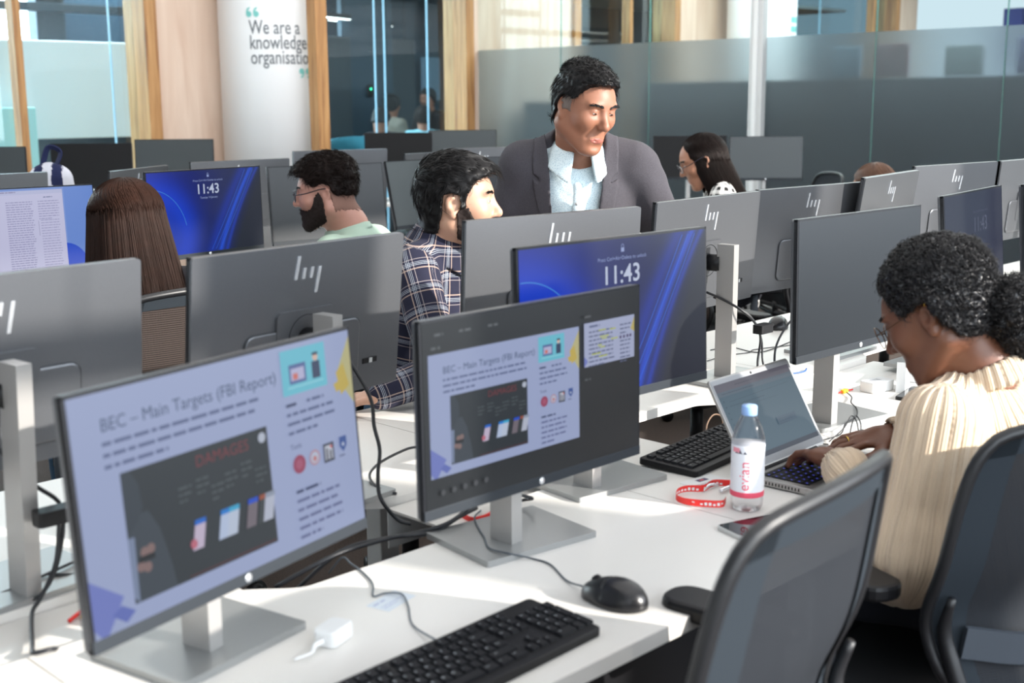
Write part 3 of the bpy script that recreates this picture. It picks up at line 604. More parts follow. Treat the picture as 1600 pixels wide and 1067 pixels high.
def presenter(c, w, h):
    c.rect(0, 0, w, h, (44, 46, 49))
    for x, t in ((.05, .06), (.15, .08), (.27, .07)): c.greek(w * x, h * .925, w * t, 1, 0.008, (104, 108, 112))
    c.greek(w * .035, h * .855, w * .06, 1, 0.009, (100, 104, 108))
    slide(c, w * .022, h * .165, w * .665, h * .665)
    x0, y0, ww, hh = w * .705, h * .58, w * .262, h * .262; c.rect(x0, y0, ww, hh, (176, 184, 216)); c.poly([(x0 + ww, y0 + hh * .95), (x0 + ww, y0 + hh * .6), (x0 + ww * .92, y0 + hh * .68)], (200, 185, 110)); c.poly([(x0, y0), (x0, y0 + hh * .25), (x0 + ww * .07, y0 + hh * .12)], (120, 132, 205))
    c.greek(x0 + ww * .1, y0 + hh * .88, ww * .34, 1, 0.008, (110, 120, 156)); c.greek(x0 + ww * .09, y0 + hh * .76, ww * .5, 9, 0.0052, (100, 108, 140), 1.45)
    for a, b, l in ((.28, .77, .14), (.5, .75, .12), (.30, .62, .18), (.34, .57, .10), (.52, .52, .14), (.26, .43, .08), (.30, .38, .10), (.14, .25, .18), (.28, .17, .17)): c.rect(x0 + ww * a, y0 + hh * b, ww * l, hh * .03, (190, 200, 90))
    c.greek(x0 + ww * .70, y0 + hh * .80, ww * .22, 3, 0.005, (100, 108, 140)); c.greek(x0 + ww * .70, y0 + hh * .42, ww * .22, 6, 0.005, (100, 108, 140))
    for q in (.71, .78, .85, .91): c.disc(x0 + ww * q, y0 + hh * .53, .0032, (90, 80, 120), 10)
    c.greek(w * .705, h * .875, w * .06, 1, 0.007, (96, 100, 104)); c.greek(w * .705, h * .50, w * .05, 1, 0.007, (96, 100, 104))
    for q in range(5): c.disc(w * (.06 + .045 * q), h * .085, .0048, (84, 86, 90), 12)
def document(c, w, h):
    bloom(c, w, h, 1.0); c.rect(0, 0, w, h, (130, 160, 228)); c.rect(w * .80, 0, w * .2, h, (112, 148, 225)); c.disc(w * .865, h * .03, .0, (20, 60, 200))
    c.poly([(w * .78 + w * .16 * math.cos(a), h * .0 + h * .34 * math.sin(a)) for a in np.linspace(0, PI, 20)], (30, 80, 215))
    c.rect(0, h * .02, w * .79, h * .955, (208, 208, 240)); c.rect(0, h * .93, w * .79, h * .045, (196, 200, 234)); c.greek(w * .3, h * .955, w * .30, 1, .006, (140, 130, 170)); c.greek(w * .05, h * .905, w * .3, 1, .006, (160, 160, 195)); c.greek(w * .66, h * .885, w * .10, 1, .006, (110, 120, 160))
    for k, y in enumerate((.62, .42, .18)): c.rect(w * .25, h * y, w * .085, h * .12, (70, 76, 110)); c.rect(w * .26, h * (y + .04), w * .05, h * .05, (150, 120, 140))
    c.greek(w * .41, h * .84, w * .18, 30, .0052, (150, 148, 190), 1.55); c.greek(w * .62, h * .84, w * .15, 8, .0048, (150, 148, 190), 1.8); c.line([(w * .615, h * .62), (w * .615, h * .45)], .001, (120, 120, 160)); c.greek(w * .63, h * .62, w * .13, 24, .0046, (160, 158, 198), 2.0)
# row one, screens towards us (panel top centre, base centre)
monitor('monitor at lower left showing the slide titled BEC Main Targets full screen', (0.903, 1.435, 1.183, 13.4, 4.5), (0.90, 1.53), 11, -1, slide_full)
monitor('monitor at centre front showing a small slide with notes on a dark background', (1.502, 1.412, 1.191, 0.1, 0.9), (1.538, 1.516), -8, -1, presenter)
monitor('monitor behind the dark slide screen showing a large blue 11:43 lock screen', (1.845, 1.525, 1.265, -2.6, 1.9), (1.905, 1.635), -7, -1, lock_screen)
monitor('blank dark monitor standing behind the open laptop', (2.625, 1.437, 1.266, -1.6, 1.5), (2.70, 1.555), -10, -1)
monitor('narrow looking monitor with a faint dim 11:43 above the curly hair', (3.466, 1.554, 1.265, 7.6, 5), (3.49, 1.66), 0, -1, lock_dim)
monitor('blank dark monitor cut by the right edge of the photo', (4.02, 1.52, 1.268, -2, 5), (4.03, 1.63), 0, -1)
# row two, backs towards us
monitor('silver monitor back at the left edge with its post in front', (0.795, 1.93, 1.262, 4.7, 5), (0.81, 1.95), 5, 1)
monitor('silver monitor back between the brown haired woman and the plaid shirt', (1.411, 1.95, 1.257, 6.3, 6.0), (1.43, 1.95), 5, 1)
monitor('brightly lit silver monitor back in front of the plaid shirt man', (2.10, 1.925, 1.271, -5.0, 3), (2.09, 1.95), 0, 1)
monitor('silver monitor back with exposed post and cables left of the laptop', (2.884, 2.062, 1.258, 3.7, 4.0), (2.90, 1.975), 0, 1)
monitor('silver monitor back with a round button directly behind the dark monitor', (3.455, 2.08, 1.258, -5, 5), (3.46, 1.985), 0, 1)
monitor('small tilted silver monitor back under the bit of red brown hair', (3.90, 2.045, 1.277, 9, 8), (3.92, 1.955), 0, 1)
monitor('pale silver monitor back with badge right of the tilted one', (4.47, 2.085, 1.287, -7, 5), (4.44, 1.985), 0, 1)
monitor('silver monitor back at the right edge behind the others', (5.06, 2.06, 1.285, 0, 5), (5.07, 1.96), 0, 1)
# row three, screens towards us
monitor('monitor at the left edge showing a pale document window beside the brown haired woman', (1.875, 4.22, 1.242, -3, 3), (1.88, 4.33), 0, -1, document)
monitor('blue 11:43 lock screen monitor between the brown haired woman and bearded man in glasses', (2.49, 4.02, 1.287, 8.6, 1), (2.50, 4.13), 5, -1, lock_screen)
monitor('blank dark monitor behind the head of the man in glasses', (3.18, 4.20, 1.27, -8.3, 5), (3.19, 4.31), 0, -1)
monitor('blank monitor half hidden by the dark hair of the plaid shirt man', (3.99, 4.50, 1.255, 6, 12), (4.0, 4.61), 0, -1, None, None, M_screen_off_haze)
monitor('blank dark monitor left of the standing man', (4.25, 4.32, 1.262, -9, 5), (4.26, 4.43), 0, -1)
# row four backs
monitor('brown lit monitor back peeking over the left lock screen', (3.30, 5.02, 1.262, 0, 4), (3.31, 4.91), 0, 1)
monitor('grey monitor back peeking above the hair of the man in glasses', (3.99, 5.15, 1.285, -10, 4), (3.99, 5.04), 0, 1)
monitor('brown monitor back peeking above the hair of the plaid shirt man', (4.56, 5.05, 1.258, 9, 4), (4.56, 4.93), 0, 1)
monitor('slim monitor back edge just left of the standing man', (4.98, 5.13, 1.268, -8, 4), (4.98, 5.02), 0, 1)
monitor('brown monitor back at the left edge above the document screen', (2.12, 5.08, 1.245, 3, 4), (2.12, 4.98), 0, 1)
monitor('brown monitor back seen beside the top of the long brown hair', (2.79, 5.05, 1.245, 34, 4), (2.84, 4.97), 34, 1)
# far monitors turned towards the camera
monitor('large grey blank monitor at the far left edge', (3.34, 7.98, 1.262, -44, 3), (3.41, 8.05), -44, -1, None, None, M_screen_off_haze)
monitor('black blank monitor far left beside the striped backpack', (4.10, 8.03, 1.262, -40, 3), (4.17, 8.10), -40, -1, None, None, M_screen_off2)
monitor('grey blank monitor far left below the plywood wall', (4.52, 7.67, 1.285, -46, 3), (4.59, 7.74), -46, -1, None, None, M_screen_off_haze)
monitor('small black blank monitor far off below the middle window', (6.50, 7.64, 1.288, -46, 3), (6.57, 7.71), -46, -1, None, None, M_screen_off2)
monitor('pale grey blank monitor far off below the timber frame', (6.86, 7.28, 1.305, -46, 3), (6.93, 7.35), -46, -1, None, None, M_screen_off_haze)
monitor('greenish blank monitor in front of the frosted partition', (7.88, 5.12, 1.264, -46, 3), (7.95, 5.19), -46, -1, None, None, M_screen_off_haze)
monitor('black blank monitor behind the woman in the checked top', (7.49, 5.52, 1.272, -46, 3), (7.56, 5.59), -40, -1, None, None, M_screen_off2)
for (x, y, L, rz) in ((4.0, 8.1, 1.9, -0.76), (6.8, 7.55, 1.3, -0.8), (7.75, 5.45, 1.6, -0.8)):
    r = thing('side_desk', ['white desk carrying the far left monitors', 'white desk carrying the small far monitors', 'white desk in front of the frosted partition'][(x > 5) + (x > 7)], 'desk', (x, y, 0), rz)
    MB().box((-L / 2, -0.33, ZD - 0.025), (L / 2, 0.33, ZD), M_desk, 0.003).build('desktop', None, r)
    for sx in (-1, 1):
        for sy in (-1, 1): MB().box((sx * (L / 2 - 0.06) - 0.02, sy * 0.27 - 0.02, 0), (sx * (L / 2 - 0.06) + 0.02, sy * 0.27 + 0.02, ZD - 0.025), M_whitemetal).build('leg', None, r)
# ================================================================== signed-distance modelling for bodies, hair and clothes
def vnoise(P, seed=0):
    """smooth value noise for an (n,3) array, -1..1"""
    P = np.asarray(P, float); i = np.floor(P).astype(np.int64); f = P - i; f = f * f * (3 - 2 * f); out = 0
    def h(a, b, c): n = (a * 73856093) ^ (b * 19349663) ^ (c * 83492791) ^ (seed * 2654435); n = (n ^ (n >> 13)) * 1274126177; return ((n ^ (n >> 16)) & 0xffff) / 32767.5 - 1
    for dx in (0, 1):
        for dy in (0, 1):
            for dz in (0, 1):
                w = (f[:, 0] if dx else 1 - f[:, 0]) * (f[:, 1] if dy else 1 - f[:, 1]) * (f[:, 2] if dz else 1 - f[:, 2]); out = out + w * h(i[:, 0] + dx, i[:, 1] + dy, i[:, 2] + dz)
    return out
class Frame:
    """x = facing direction, y = left, z = up; yaw/pitch/roll in degrees (pitch > 0 looks down)"""
    def __init__(s, t, yaw=0, pitch=0, roll=0, scale=1.0):
        s.R = np.array((Matrix.Rotation(math.radians(yaw), 3, 'Z') @ Matrix.Rotation(math.radians(pitch), 3, 'Y') @ Matrix.Rotation(math.radians(roll), 3, 'X')))
        s.t = np.array(t, float); s.s = scale
    def w(s, p): return s.R @ (np.array(p, float) * s.s) + s.t
    def ws(s, P): return (np.asarray(P, float) * s.s) @ s.R.T + s.t
    def inv(s, P): return ((np.asarray(P, float) - s.t) @ s.R) / s.s
WORLD = Frame((0, 0, 0))
class Field:
    def __init__(s, lo, hi, h):
        s.lo = np.array(lo, float); s.h = h; s.n = np.ceil((np.array(hi) - s.lo) / h).astype(int) + 1
        s.D = np.full(tuple(s.n), 1.0, np.float32); s.ax = [s.lo[k] + h * np.arange(s.n[k]) for k in range(3)]
    def _sub(s, lo, hi, fr):
        a = np.clip(np.floor((lo - s.lo) / s.h).astype(int), 0, s.n); b = np.clip(np.ceil((hi - s.lo) / s.h).astype(int) + 1, 0, s.n)
        if np.any(b <= a): return None, None
        sl = tuple(slice(a[k], b[k]) for k in range(3)); X, Y, Z = np.meshgrid(*[s.ax[k][sl[k]] for k in range(3)], indexing='ij', sparse=True)
        if fr is None: return sl, (X, Y, Z)
        X = X - fr.t[0]; Y = Y - fr.t[1]; Z = Z - fr.t[2]; R = fr.R / fr.s
        return sl, tuple(X * R[0, k] + Y * R[1, k] + Z * R[2, k] for k in range(3))
    def _put(s, sl, d, op, k):
        D = s.D[sl]
        if op == 'u': h = np.maximum(k - np.abs(D - d), 0) / k if k > 0 else 0; r = np.minimum(D, d) - h * h * k * 0.25
        elif op == 's': d = -d; h = np.maximum(k - np.abs(D - d), 0) / k if k > 0 else 0; r = np.maximum(D, d) + h * h * k * 0.25
        elif op == 'i': r = np.maximum(D, d)
        s.D[sl] = r
    def ell(s, c, r, fr=None, op='u', k=0.01):
        fr = fr or WORLD; c = np.array(c, float); r = np.array(r, float); R = np.abs(fr.R) @ (r * fr.s) + k + 3 * s.h; cw = fr.w(c)
        sl, P = s._sub(cw - R, cw + R, fr)
        if sl is None: return s
        q = [(P[i] - c[i]) for i in range(3)]; k0 = np.sqrt(sum((q[i] / r[i]) ** 2 for i in range(3))); k1 = np.sqrt(sum((q[i] / r[i] ** 2) ** 2 for i in range(3))) + 1e-9
        s._put(sl, (k0 * (k0 - 1) / k1 * fr.s).astype(np.float32), op, k); return s
    def cap(s, a, b, ra, rb=None, fr=None, op='u', k=0.01, fl=(1, 1, 1)):
        """tapered limb; fl squashes it along the frame axes"""
        fr = fr or WORLD; rb = ra if rb is None else rb; fl = np.array(fl, float); a = np.array(a, float); b = np.array(b, float)
        rm = max(ra, rb) * fl.max(); A = fr.w(a); B = fr.w(b); m = rm * fr.s + k + 3 * s.h
        sl, P = s._sub(np.minimum(A, B) - m, np.maximum(A, B) + m, fr)
        if sl is None: return s
        d = (b - a) / fl; L2 = d @ d + 1e-12; q = [(P[i] - a[i]) / fl[i] for i in range(3)]; t = np.clip(sum(q[i] * d[i] for i in range(3)) / L2, 0, 1)
        s._put(sl, ((np.sqrt(sum((q[i] - t * d[i]) ** 2 for i in range(3))) - (ra + (rb - ra) * t)) * fr.s * fl.min() ** 0.5).astype(np.float32), op, k); return s
    def chain(s, pts, rs, fr=None, op='u', k=0.01, fl=(1, 1, 1)):
        for i in range(len(pts) - 1): s.cap(pts[i], pts[i + 1], rs[i], rs[i + 1], fr, op, k, fl)
        return s
    def func(s, lo, hi, fn, fr=None, op='u', k=0.01):
        """fn(x, y, z) in frame coordinates over the frame box lo..hi"""
        fr = fr or WORLD; C = np.array([fr.w((x, y, z)) for x in (lo[0], hi[0]) for y in (lo[1], hi[1]) for z in (lo[2], hi[2])])
        sl, P = s._sub(C.min(0), C.max(0), fr)
        if sl is None: return s
        s._put(sl, np.asarray(fn(*P) * fr.s, np.float32), op, k); return s
    def copy(s): f = Field.__new__(Field); f.lo, f.h, f.n, f.ax = s.lo, s.h, s.n, s.ax; f.D = s.D.copy(); return f
    def mesh(s, disp=None, relax=1):
        D = s.D; ins = D < 0; c = np.zeros(tuple(s.n - 1), np.uint8)
        for dx in (0, 1):
            for dy in (0, 1):
                for dz in (0, 1): c += ins[dx:s.n[0] - 1 + dx, dy:s.n[1] - 1 + dy, dz:s.n[2] - 1 + dz]
        act = (c > 0) & (c < 8); idx = np.full(act.shape, -1, np.int64); I = np.argwhere(act); idx[act] = np.arange(len(I))
        acc = np.zeros((len(I), 3)); cnt = np.zeros(len(I)); cor = [(x, y, z) for x in (0, 1) for y in (0, 1) for z in (0, 1)]
        for a in cor:
            for ax in range(3):
                if a[ax]: continue
                b = list(a); b[ax] = 1; va = D[tuple((I + a).T)].astype(float); vb = D[tuple((I + b).T)].astype(float); m = (va < 0) != (vb < 0)
                t = np.where(m, va / np.where(m, va - vb, 1), 0); p = np.array(a, float) + np.zeros((len(I), 3)); p[:, ax] = t; acc += p * m[:, None]; cnt += m
        V = s.lo + (I + acc / cnt[:, None]) * s.h; F = []
        for ax in range(3):
            o1, o2 = [(1, 2), (2, 0), (0, 1)][ax]; n = s.n.copy(); A = ins[tuple(slice(0, n[k] - 1) if k == ax else slice(1, n[k] - 1) for k in range(3))]; B = ins[tuple(slice(1, n[k]) if k == ax else slice(1, n[k] - 1) for k in range(3))]
            E = np.argwhere(A != B); flip = A[tuple(E.T)]; base = E.copy(); base[:, [k for k in range(3) if k != ax]] += 1
            q = []
            for u, v in ((1, 1), (0, 1), (0, 0), (1, 0)): p = base.copy(); p[:, o1] -= u; p[:, o2] -= v; q.append(idx[tuple(p.T)])
            Q = np.stack(q, 1); Q[~flip] = Q[~flip][:, ::-1]; F.append(Q)
        F = np.concatenate(F); F = F[(F >= 0).all(1)]
        for _ in range(relax):
            S = np.zeros_like(V); N = np.zeros(len(V))
            for a in range(4):
                for b in (1, 3): np.add.at(S, F[:, a], V[F[:, (a + b) % 4]]); np.add.at(N, F[:, a], 1)
            V = V * 0.5 + 0.5 * S / np.maximum(N, 1)[:, None]
        if disp is not None:
            V = V + normals(V, F) * disp(V)[:, None]
        return V, F
def normals(V, F):
    n = np.cross(V[F[:, 2]] - V[F[:, 0]], V[F[:, 3]] - V[F[:, 1]]); N = np.zeros_like(V)
    for k in range(4): np.add.at(N, F[:, k], n)
    return N / (np.linalg.norm(N, axis=1)[:, None] + 1e-12)
def smesh(name, V, F, mat, parent, smooth=True, attrs=None, face_mat=None, mats=None):
    me = bpy.data.meshes.new(name); me.vertices.add(len(V)); L0 = Vector((0, 0, 0)); q = parent
    while q is not None: L0 = L0 + q.location; q = q.parent
    P = np.asarray(V, np.float32) - np.array(L0, np.float32); me.vertices.foreach_set('co', P.ravel()); k = F.shape[1]
    me.loops.add(len(F) * k); me.loops.foreach_set('vertex_index', F.astype(np.int32).ravel()); me.polygons.add(len(F))
    me.polygons.foreach_set('loop_start', np.arange(0, len(F) * k, k, dtype=np.int32)); me.update(calc_edges=True)
    me.polygons.foreach_set('use_smooth', np.full(len(F), smooth))
    for m in (mats or [mat]): me.materials.append(m)
    if face_mat is not None: me.polygons.foreach_set('material_index', face_mat.astype(np.int32))
    for nm, arr in (attrs or {}).items():
        at = me.attributes.new(nm, 'FLOAT_VECTOR', 'POINT'); at.data.foreach_set('vector', np.asarray(arr, np.float32).ravel())
    me.update(); o = bpy.data.objects.new(name, me); COL.objects.link(o); o.parent = parent
    return o
def fabric(V, segs):
    """cloth coordinates: u around the nearest limb, v along it (metres)"""
    best = np.full(len(V), 1e9); out = np.zeros((len(V), 3))
    for a, b, r, ref in segs:
        a, b, ref = np.array(a, float), np.array(b, float), np.array(ref, float); d = b - a; L = np.linalg.norm(d); d /= L; q = V - a; t = q @ d; tc = np.clip(t, 0, L)
        ds = np.linalg.norm(q - tc[:, None] * d, axis=1) / r; ref = ref - d * (ref @ d); ref /= np.linalg.norm(ref); s2 = np.cross(d, ref)
        ang = np.arctan2(q @ s2, q @ ref); m = ds < best; best[m] = ds[m]; out[m] = np.stack([ang * r, t, np.zeros(len(V))], 1)[m]
    return out
def ribbons(name, paths, w, mat, parent, taper=True, sides=3):
    """hair locks: paths (N, K, 3) as thin three-sided strands"""
    P = np.asarray(paths, float); N, K, _ = P.shape; T = np.gradient(P, axis=1); T /= np.linalg.norm(T, axis=2)[:, :, None] + 1e-9
    ref = np.where(np.abs(T[:, :, 2:3]) < 0.9, np.array([0, 0, 1.0]), np.array([1.0, 0, 0])); A = np.cross(T, ref); A /= np.linalg.norm(A, axis=2)[:, :, None] + 1e-9; B = np.cross(T, A)
    wd = (w if np.ndim(w) else np.full(N, w))[:, None, None] * (np.linspace(1, 0.15, K) if taper else np.ones(K))[None, :, None]
    V = np.stack([P + wd * (A * math.cos(2 * PI * k / sides) + B * math.sin(2 * PI * k / sides)) for k in range(sides)], 2).reshape(-1, 3)
    i = np.arange(N)[:, None, None] * K * sides + np.arange(K - 1)[None, :, None] * sides; k = np.arange(sides)[None, None, :]; k2 = (k + 1) % sides
    F = np.stack([i + k, i + k2, i + sides + k2, i + sides + k], 3).reshape(-1, 4); return smesh(name, V, F, mat, parent)
# ---- skin, hair, cloth materials
def skin_mat(name, col, rough=0.5):
    M = noisy(name, col, tuple(c * 0.9 for c in col[:3]) + (1,), 60, rough=rough, bump=0.08, bscale=900)
    M.b.inputs['Subsurface Weight'].default_value = 0.12; M.b.inputs['Subsurface Radius'].default_value = (0.012, 0.005, 0.003); M.b.inputs['Subsurface Scale'].default_value = 0.5
    return M.m
M_skin_tan = skin_mat('skin_tan', rgb(150, 101, 78)); M_skin_light = skin_mat('skin_light', rgb(196, 152, 128)); M_skin_pink = skin_mat('skin_rosy', rgb(186, 136, 120)); M_skin_dark = skin_mat('skin_deep_brown', rgb(118, 76, 56), 0.42); M_skin_olive = skin_mat('skin_olive', rgb(165, 116, 92))
def hair_mat(name, col, rough=0.45, hi=None, spec=0.22):
    M = noisy(name, col, hi or tuple(c * 1.6 for c in col[:3]) + (1,), 30, rough=rough, spec=spec); return M.m
M_hair_black = hair_mat('hair_black', rgb(13, 12, 13), 0.45); M_hair_dark = hair_mat('hair_dark_brown', rgb(17, 13, 12), 0.5, rgb(34, 24, 21), 0.10); M_hair_brown = hair_mat('hair_brown', rgb(30, 19, 15), 0.5, rgb(50, 31, 24), 0.08); M_hair_curly = hair_mat('hair_curly_black', rgb(15, 14, 16), 0.36, rgb(24, 23, 26), 0.45); M_hair_red = hair_mat('hair_auburn', rgb(62, 38, 30), 0.4, rgb(122, 88, 68), 0.35); M_grey_hair = simple('hair_grey_temple', rgb(104, 92, 86), 0.8).m
M_beard = hair_mat('beard_black', rgb(30, 22, 20), 0.7); M_stubble = simple('short_faded_hair', rgb(126, 92, 80), 0.8).m
M_eyew = simple('eye_white', rgb(225, 218, 212), 0.25).m; M_iris = simple('eye_iris', rgb(45, 28, 20), 0.2).m; M_lip = simple('lip', rgb(150, 90, 78), 0.5).m; M_lipdark = simple('lip_dark', rgb(120, 66, 60), 0.42).m
M_frame_dark = simple('spectacle_frame', rgb(40, 38, 48), 0.3, 0.3).m; M_frame_gold = simple('gold_wire', rgb(190, 160, 110), 0.25, 1.0).m; M_frame_bronze = simple('bronze_wire', rgb(96, 70, 52), 0.3, 0.8).m; M_gold = simple('gold', rgb(230, 190, 90), 0.2, 1.0).m
def cloth_attr(name, rough=0.9):
    M = simple(name, (1, 1, 1, 1), rough); at = M.add('ShaderNodeAttribute', attribute_name='fab'); sp = M.add('ShaderNodeSeparateXYZ'); M.link(at, 'Vector', sp, 0); return M, sp
def math_node(M, op, a, b=None, c=None):
    nd = M.add('ShaderNodeMath', operation=op)
    for i, x in enumerate((a, b, c)):
        if x is None: continue
        if isinstance(x, tuple): M.t.links.new(x[0].outputs[x[1]], nd.inputs[i])
        else: nd.inputs[i].default_value = x
    return (nd, 0)
def band(M, src, period, centre, width):
    """1 inside a stripe of the given width, repeating"""
    m = math_node(M, 'PINGPONG', math_node(M, 'SUBTRACT', src, centre), period / 2); return math_node(M, 'LESS_THAN', m, width / 2)
def layer(M, prev, fac, col, amt=1.0):
    nd = M.add('ShaderNodeMix', data_type='RGBA'); f = math_node(M, 'MULTIPLY', fac, amt); M.t.links.new(f[0].outputs[0], nd.inputs[0])
    if isinstance(prev, tuple) and len(prev) == 4: nd.inputs[6].default_value = prev
    else: M.t.links.new(prev.outputs[2], nd.inputs[6])
    nd.inputs[7].default_value = col; return nd
def plaid_mat():
    M, sp = cloth_attr('plaid_cotton'); c = rgb(22, 24, 48); P = 0.064
    for k in (0, 1):
        s = (sp, k)
        for ce, wd, col, a in ((0.0, 0.0012, rgb(205, 215, 228), .6), (0.0040, 0.0012, rgb(205, 215, 228), .6), (-0.0040, 0.0012, rgb(205, 215, 228), .45), (0.013, 0.0034, rgb(196, 172, 158), .5), (-0.013, 0.0024, rgb(180, 168, 168), .4)):
            c = layer(M, c, band(M, s, P, ce, wd), col, a)
    M.t.links.new(c.outputs[2], M.b.inputs['Base Color']); return M.m
def tweed_mat(name, c1, c2):
    M = noisy(name, c1, c2, 420, rough=0.95, bump=0.35, bscale=900); return M.m
def rib_bump(M, sp, period, depth, axis=0, strength=0.8):
    sn = math_node(M, 'SINE', math_node(M, 'MULTIPLY', (sp, axis), 2 * PI / period)); bp = M.add('ShaderNodeBump', Strength=strength, Distance=depth); M.t.links.new(sn[0].outputs[0], bp.inputs['Height']); M.link(bp, 0, M.b, 'Normal')
def sweater_mat():
    M, sp = cloth_attr('cream_rib_knit'); M.b.inputs['Base Color'].default_value = rgb(206, 184, 158); M.b.inputs['Sheen Weight'].default_value = 0.3
    rib_bump(M, sp, 0.0065, 0.0012, 0, 0.5); return M.m
def houndstooth_mat():
    M, sp = cloth_attr('black_white_check'); a = band(M, (sp, 0), 0.036, 0, 0.018); b = band(M, (sp, 1), 0.036, 0, 0.018)
    c = layer(M, rgb(232, 230, 226), math_node(M, 'MAXIMUM', a, b), rgb(150, 148, 146), 0.5); c = layer(M, c, math_node(M, 'MULTIPLY', a, b), rgb(18, 18, 20)); M.t.links.new(c.outputs[2], M.b.inputs['Base Color']); return M.m
def jersey_mat():
    M, sp = cloth_attr('pale_green_jersey'); M.b.inputs['Base Color'].default_value = rgb(168, 190, 174); rib_bump(M, sp, 0.006, 0.0006, 0, 0.25); return M.m
def shirt_mat():
    M = simple('pale_blue_shirt', rgb(200, 222, 230), 0.8); tc = M.add('ShaderNodeTexCoord'); vo = M.add('ShaderNodeTexVoronoi', Scale=330.0); M.link(tc, 'Object', vo, 0)
    mx = M.add('ShaderNodeMix', data_type='RGBA'); mx.inputs[6].default_value = rgb(130, 170, 190); mx.inputs[7].default_value = rgb(222, 238, 243); cl = M.add('ShaderNodeMapRange'); cl.inputs[1].default_value = 0.15; cl.inputs[2].default_value = 0.4; M.link(vo, 'Distance', cl, 0); M.link(cl, 0, mx, 0); M.t.links.new(mx.outputs[2], M.b.inputs['Base Color']); return M.m
M_plaid = plaid_mat(); M_tweed = tweed_mat('grey_wool_jacket', rgb(80, 77, 83), rgb(44, 42, 48)); M_sweater = sweater_mat(); M_check = houndstooth_mat(); M_jersey = jersey_mat(); M_shirt = shirt_mat()
M_trouser = tweed_mat('dark_trousers', rgb(34, 36, 46), rgb(26, 28, 36)); M_denim = tweed_mat('blue_denim', rgb(50, 84, 110), rgb(36, 62, 86)); M_shoe = simple('black_shoe', rgb(22, 22, 24), 0.4).m
M_darktop = tweed_mat('dark_knit_top', rgb(44, 40, 44), rgb(32, 30, 34)); M_lightblue = simple('light_blue_shirt_cloth', rgb(150, 215, 235), 0.8).m
# ---- the head
def head_field(fd, fr, female=0.0, lid=0.0042, jaw=1.0, nose=1.0, neck=None, plump=0.0):
    E, C = fd.ell, fd.cap; j = 1 - 0.10 * female
    E((-0.018, 0, 0.030), (0.096, 0.074, 0.084), fr, k=0.02); E((0.020, 0, 0.015), (0.070, 0.066, 0.075), fr, k=0.03)
    E((0.030, 0, -0.040), (0.056, (0.054 + plump * .01) * j, 0.070), fr, k=0.03)
    for sy in (-1, 1):
        C((-0.012, sy * (0.052 + plump * .008) * j, -0.050), (0.058, sy * 0.022, -0.100), 0.022 + plump * .006, 0.018, fr, k=0.03)
        E((0.058, sy * 0.040 * j, -0.018), (0.024, 0.022 + plump * .006, 0.022), fr, k=0.025)
        E((0.076, sy * 0.030, 0.031), (0.012, 0.024, 0.007 - 0.003 * female), fr, k=0.014)
    E((0.066, 0, -0.104), (0.020 * jaw, 0.022, 0.016 * jaw), fr, k=0.022)
    E((0.062, 0, -0.070), (0.023, 0.032, 0.026), fr, k=0.02)
    for sy in (-1, 1): E((0.094, sy * 0.031, 0.013), (0.017, 0.018, 0.012), fr, op='s', k=0.012)
    C((0.080, 0, 0.020), (0.101 + 0.004 * nose, 0, -0.020), 0.0075, 0.0100 * nose, fr, k=0.012); E((0.100 + 0.004 * nose, 0, -0.026), (0.012, 0.0105 * nose, 0.009), fr, k=0.008)
    for sy in (-1, 1): E((0.093, sy * 0.012, -0.029), (0.010, 0.0065, 0.0065), fr, k=0.006); E((0.099, sy * 0.0065, -0.0365), (0.005, 0.0030, 0.0035), fr, op='s', k=0.002)
    C((0.0800, -0.022, -0.0662), (0.0800, 0.022, -0.0662), 0.0046, fr=fr, k=0.010); C((0.0795, -0.017, -0.075), (0.0795, 0.017, -0.075), 0.0056, fr=fr, k=0.010); E((0.0862, 0, -0.063), (0.003, 0.009, 0.003), fr, k=0.006)
    C((0.0875, -0.026, -0.0703), (0.0875, 0.026, -0.0703), 0.0018, fr=fr, op='s', k=0.003); C((0.092, -0.010, -0.088), (0.092, 0.010, -0.088), 0.006, fr=fr, op='s', k=0.012)
    for sy in (-1, 1):
        # lids as a rim round the eyeball
        E((0.0725, sy * 0.031, 0.0125), (0.0150, 0.0165, 0.0125), fr, k=0.004); E((0.0895, sy * 0.031, 0.0090), (0.010, 0.0120, lid), fr, op='s', k=0.003)
        # ear
        e = (-0.010, sy * (0.074), -0.004); E(e, (0.018, 0.0085, 0.031), fr, k=0.008); E((-0.014, sy * 0.082, 0.004), (0.015, 0.0055, 0.022), fr, k=0.004)
        E((-0.006, sy * 0.086, 0.003), (0.0095, 0.007, 0.014), fr, op='s', k=0.004); E((-0.007, sy * 0.080, -0.028), (0.009, 0.005, 0.009), fr, k=0.006)
    if neck is not None:
        a = fr.w((-0.034, 0, -0.050)); fd.cap(a, neck, 0.056 - 0.009 * female, 0.060 - 0.010 * female, k=0.035)
def surf_x(fd, fr, y, z):
    xs = np.linspace(0.125, 0.04, 90); P = fr.ws(np.stack([xs, np.full(90, y), np.full(90, z)], 1)); I = np.clip(np.round((P - fd.lo) / fd.h).astype(int), 0, fd.n - 1); d = fd.D[I[:, 0], I[:, 1], I[:, 2]]; k = np.argmax(d < 0); return xs[k] + (fd.h * 0.3)
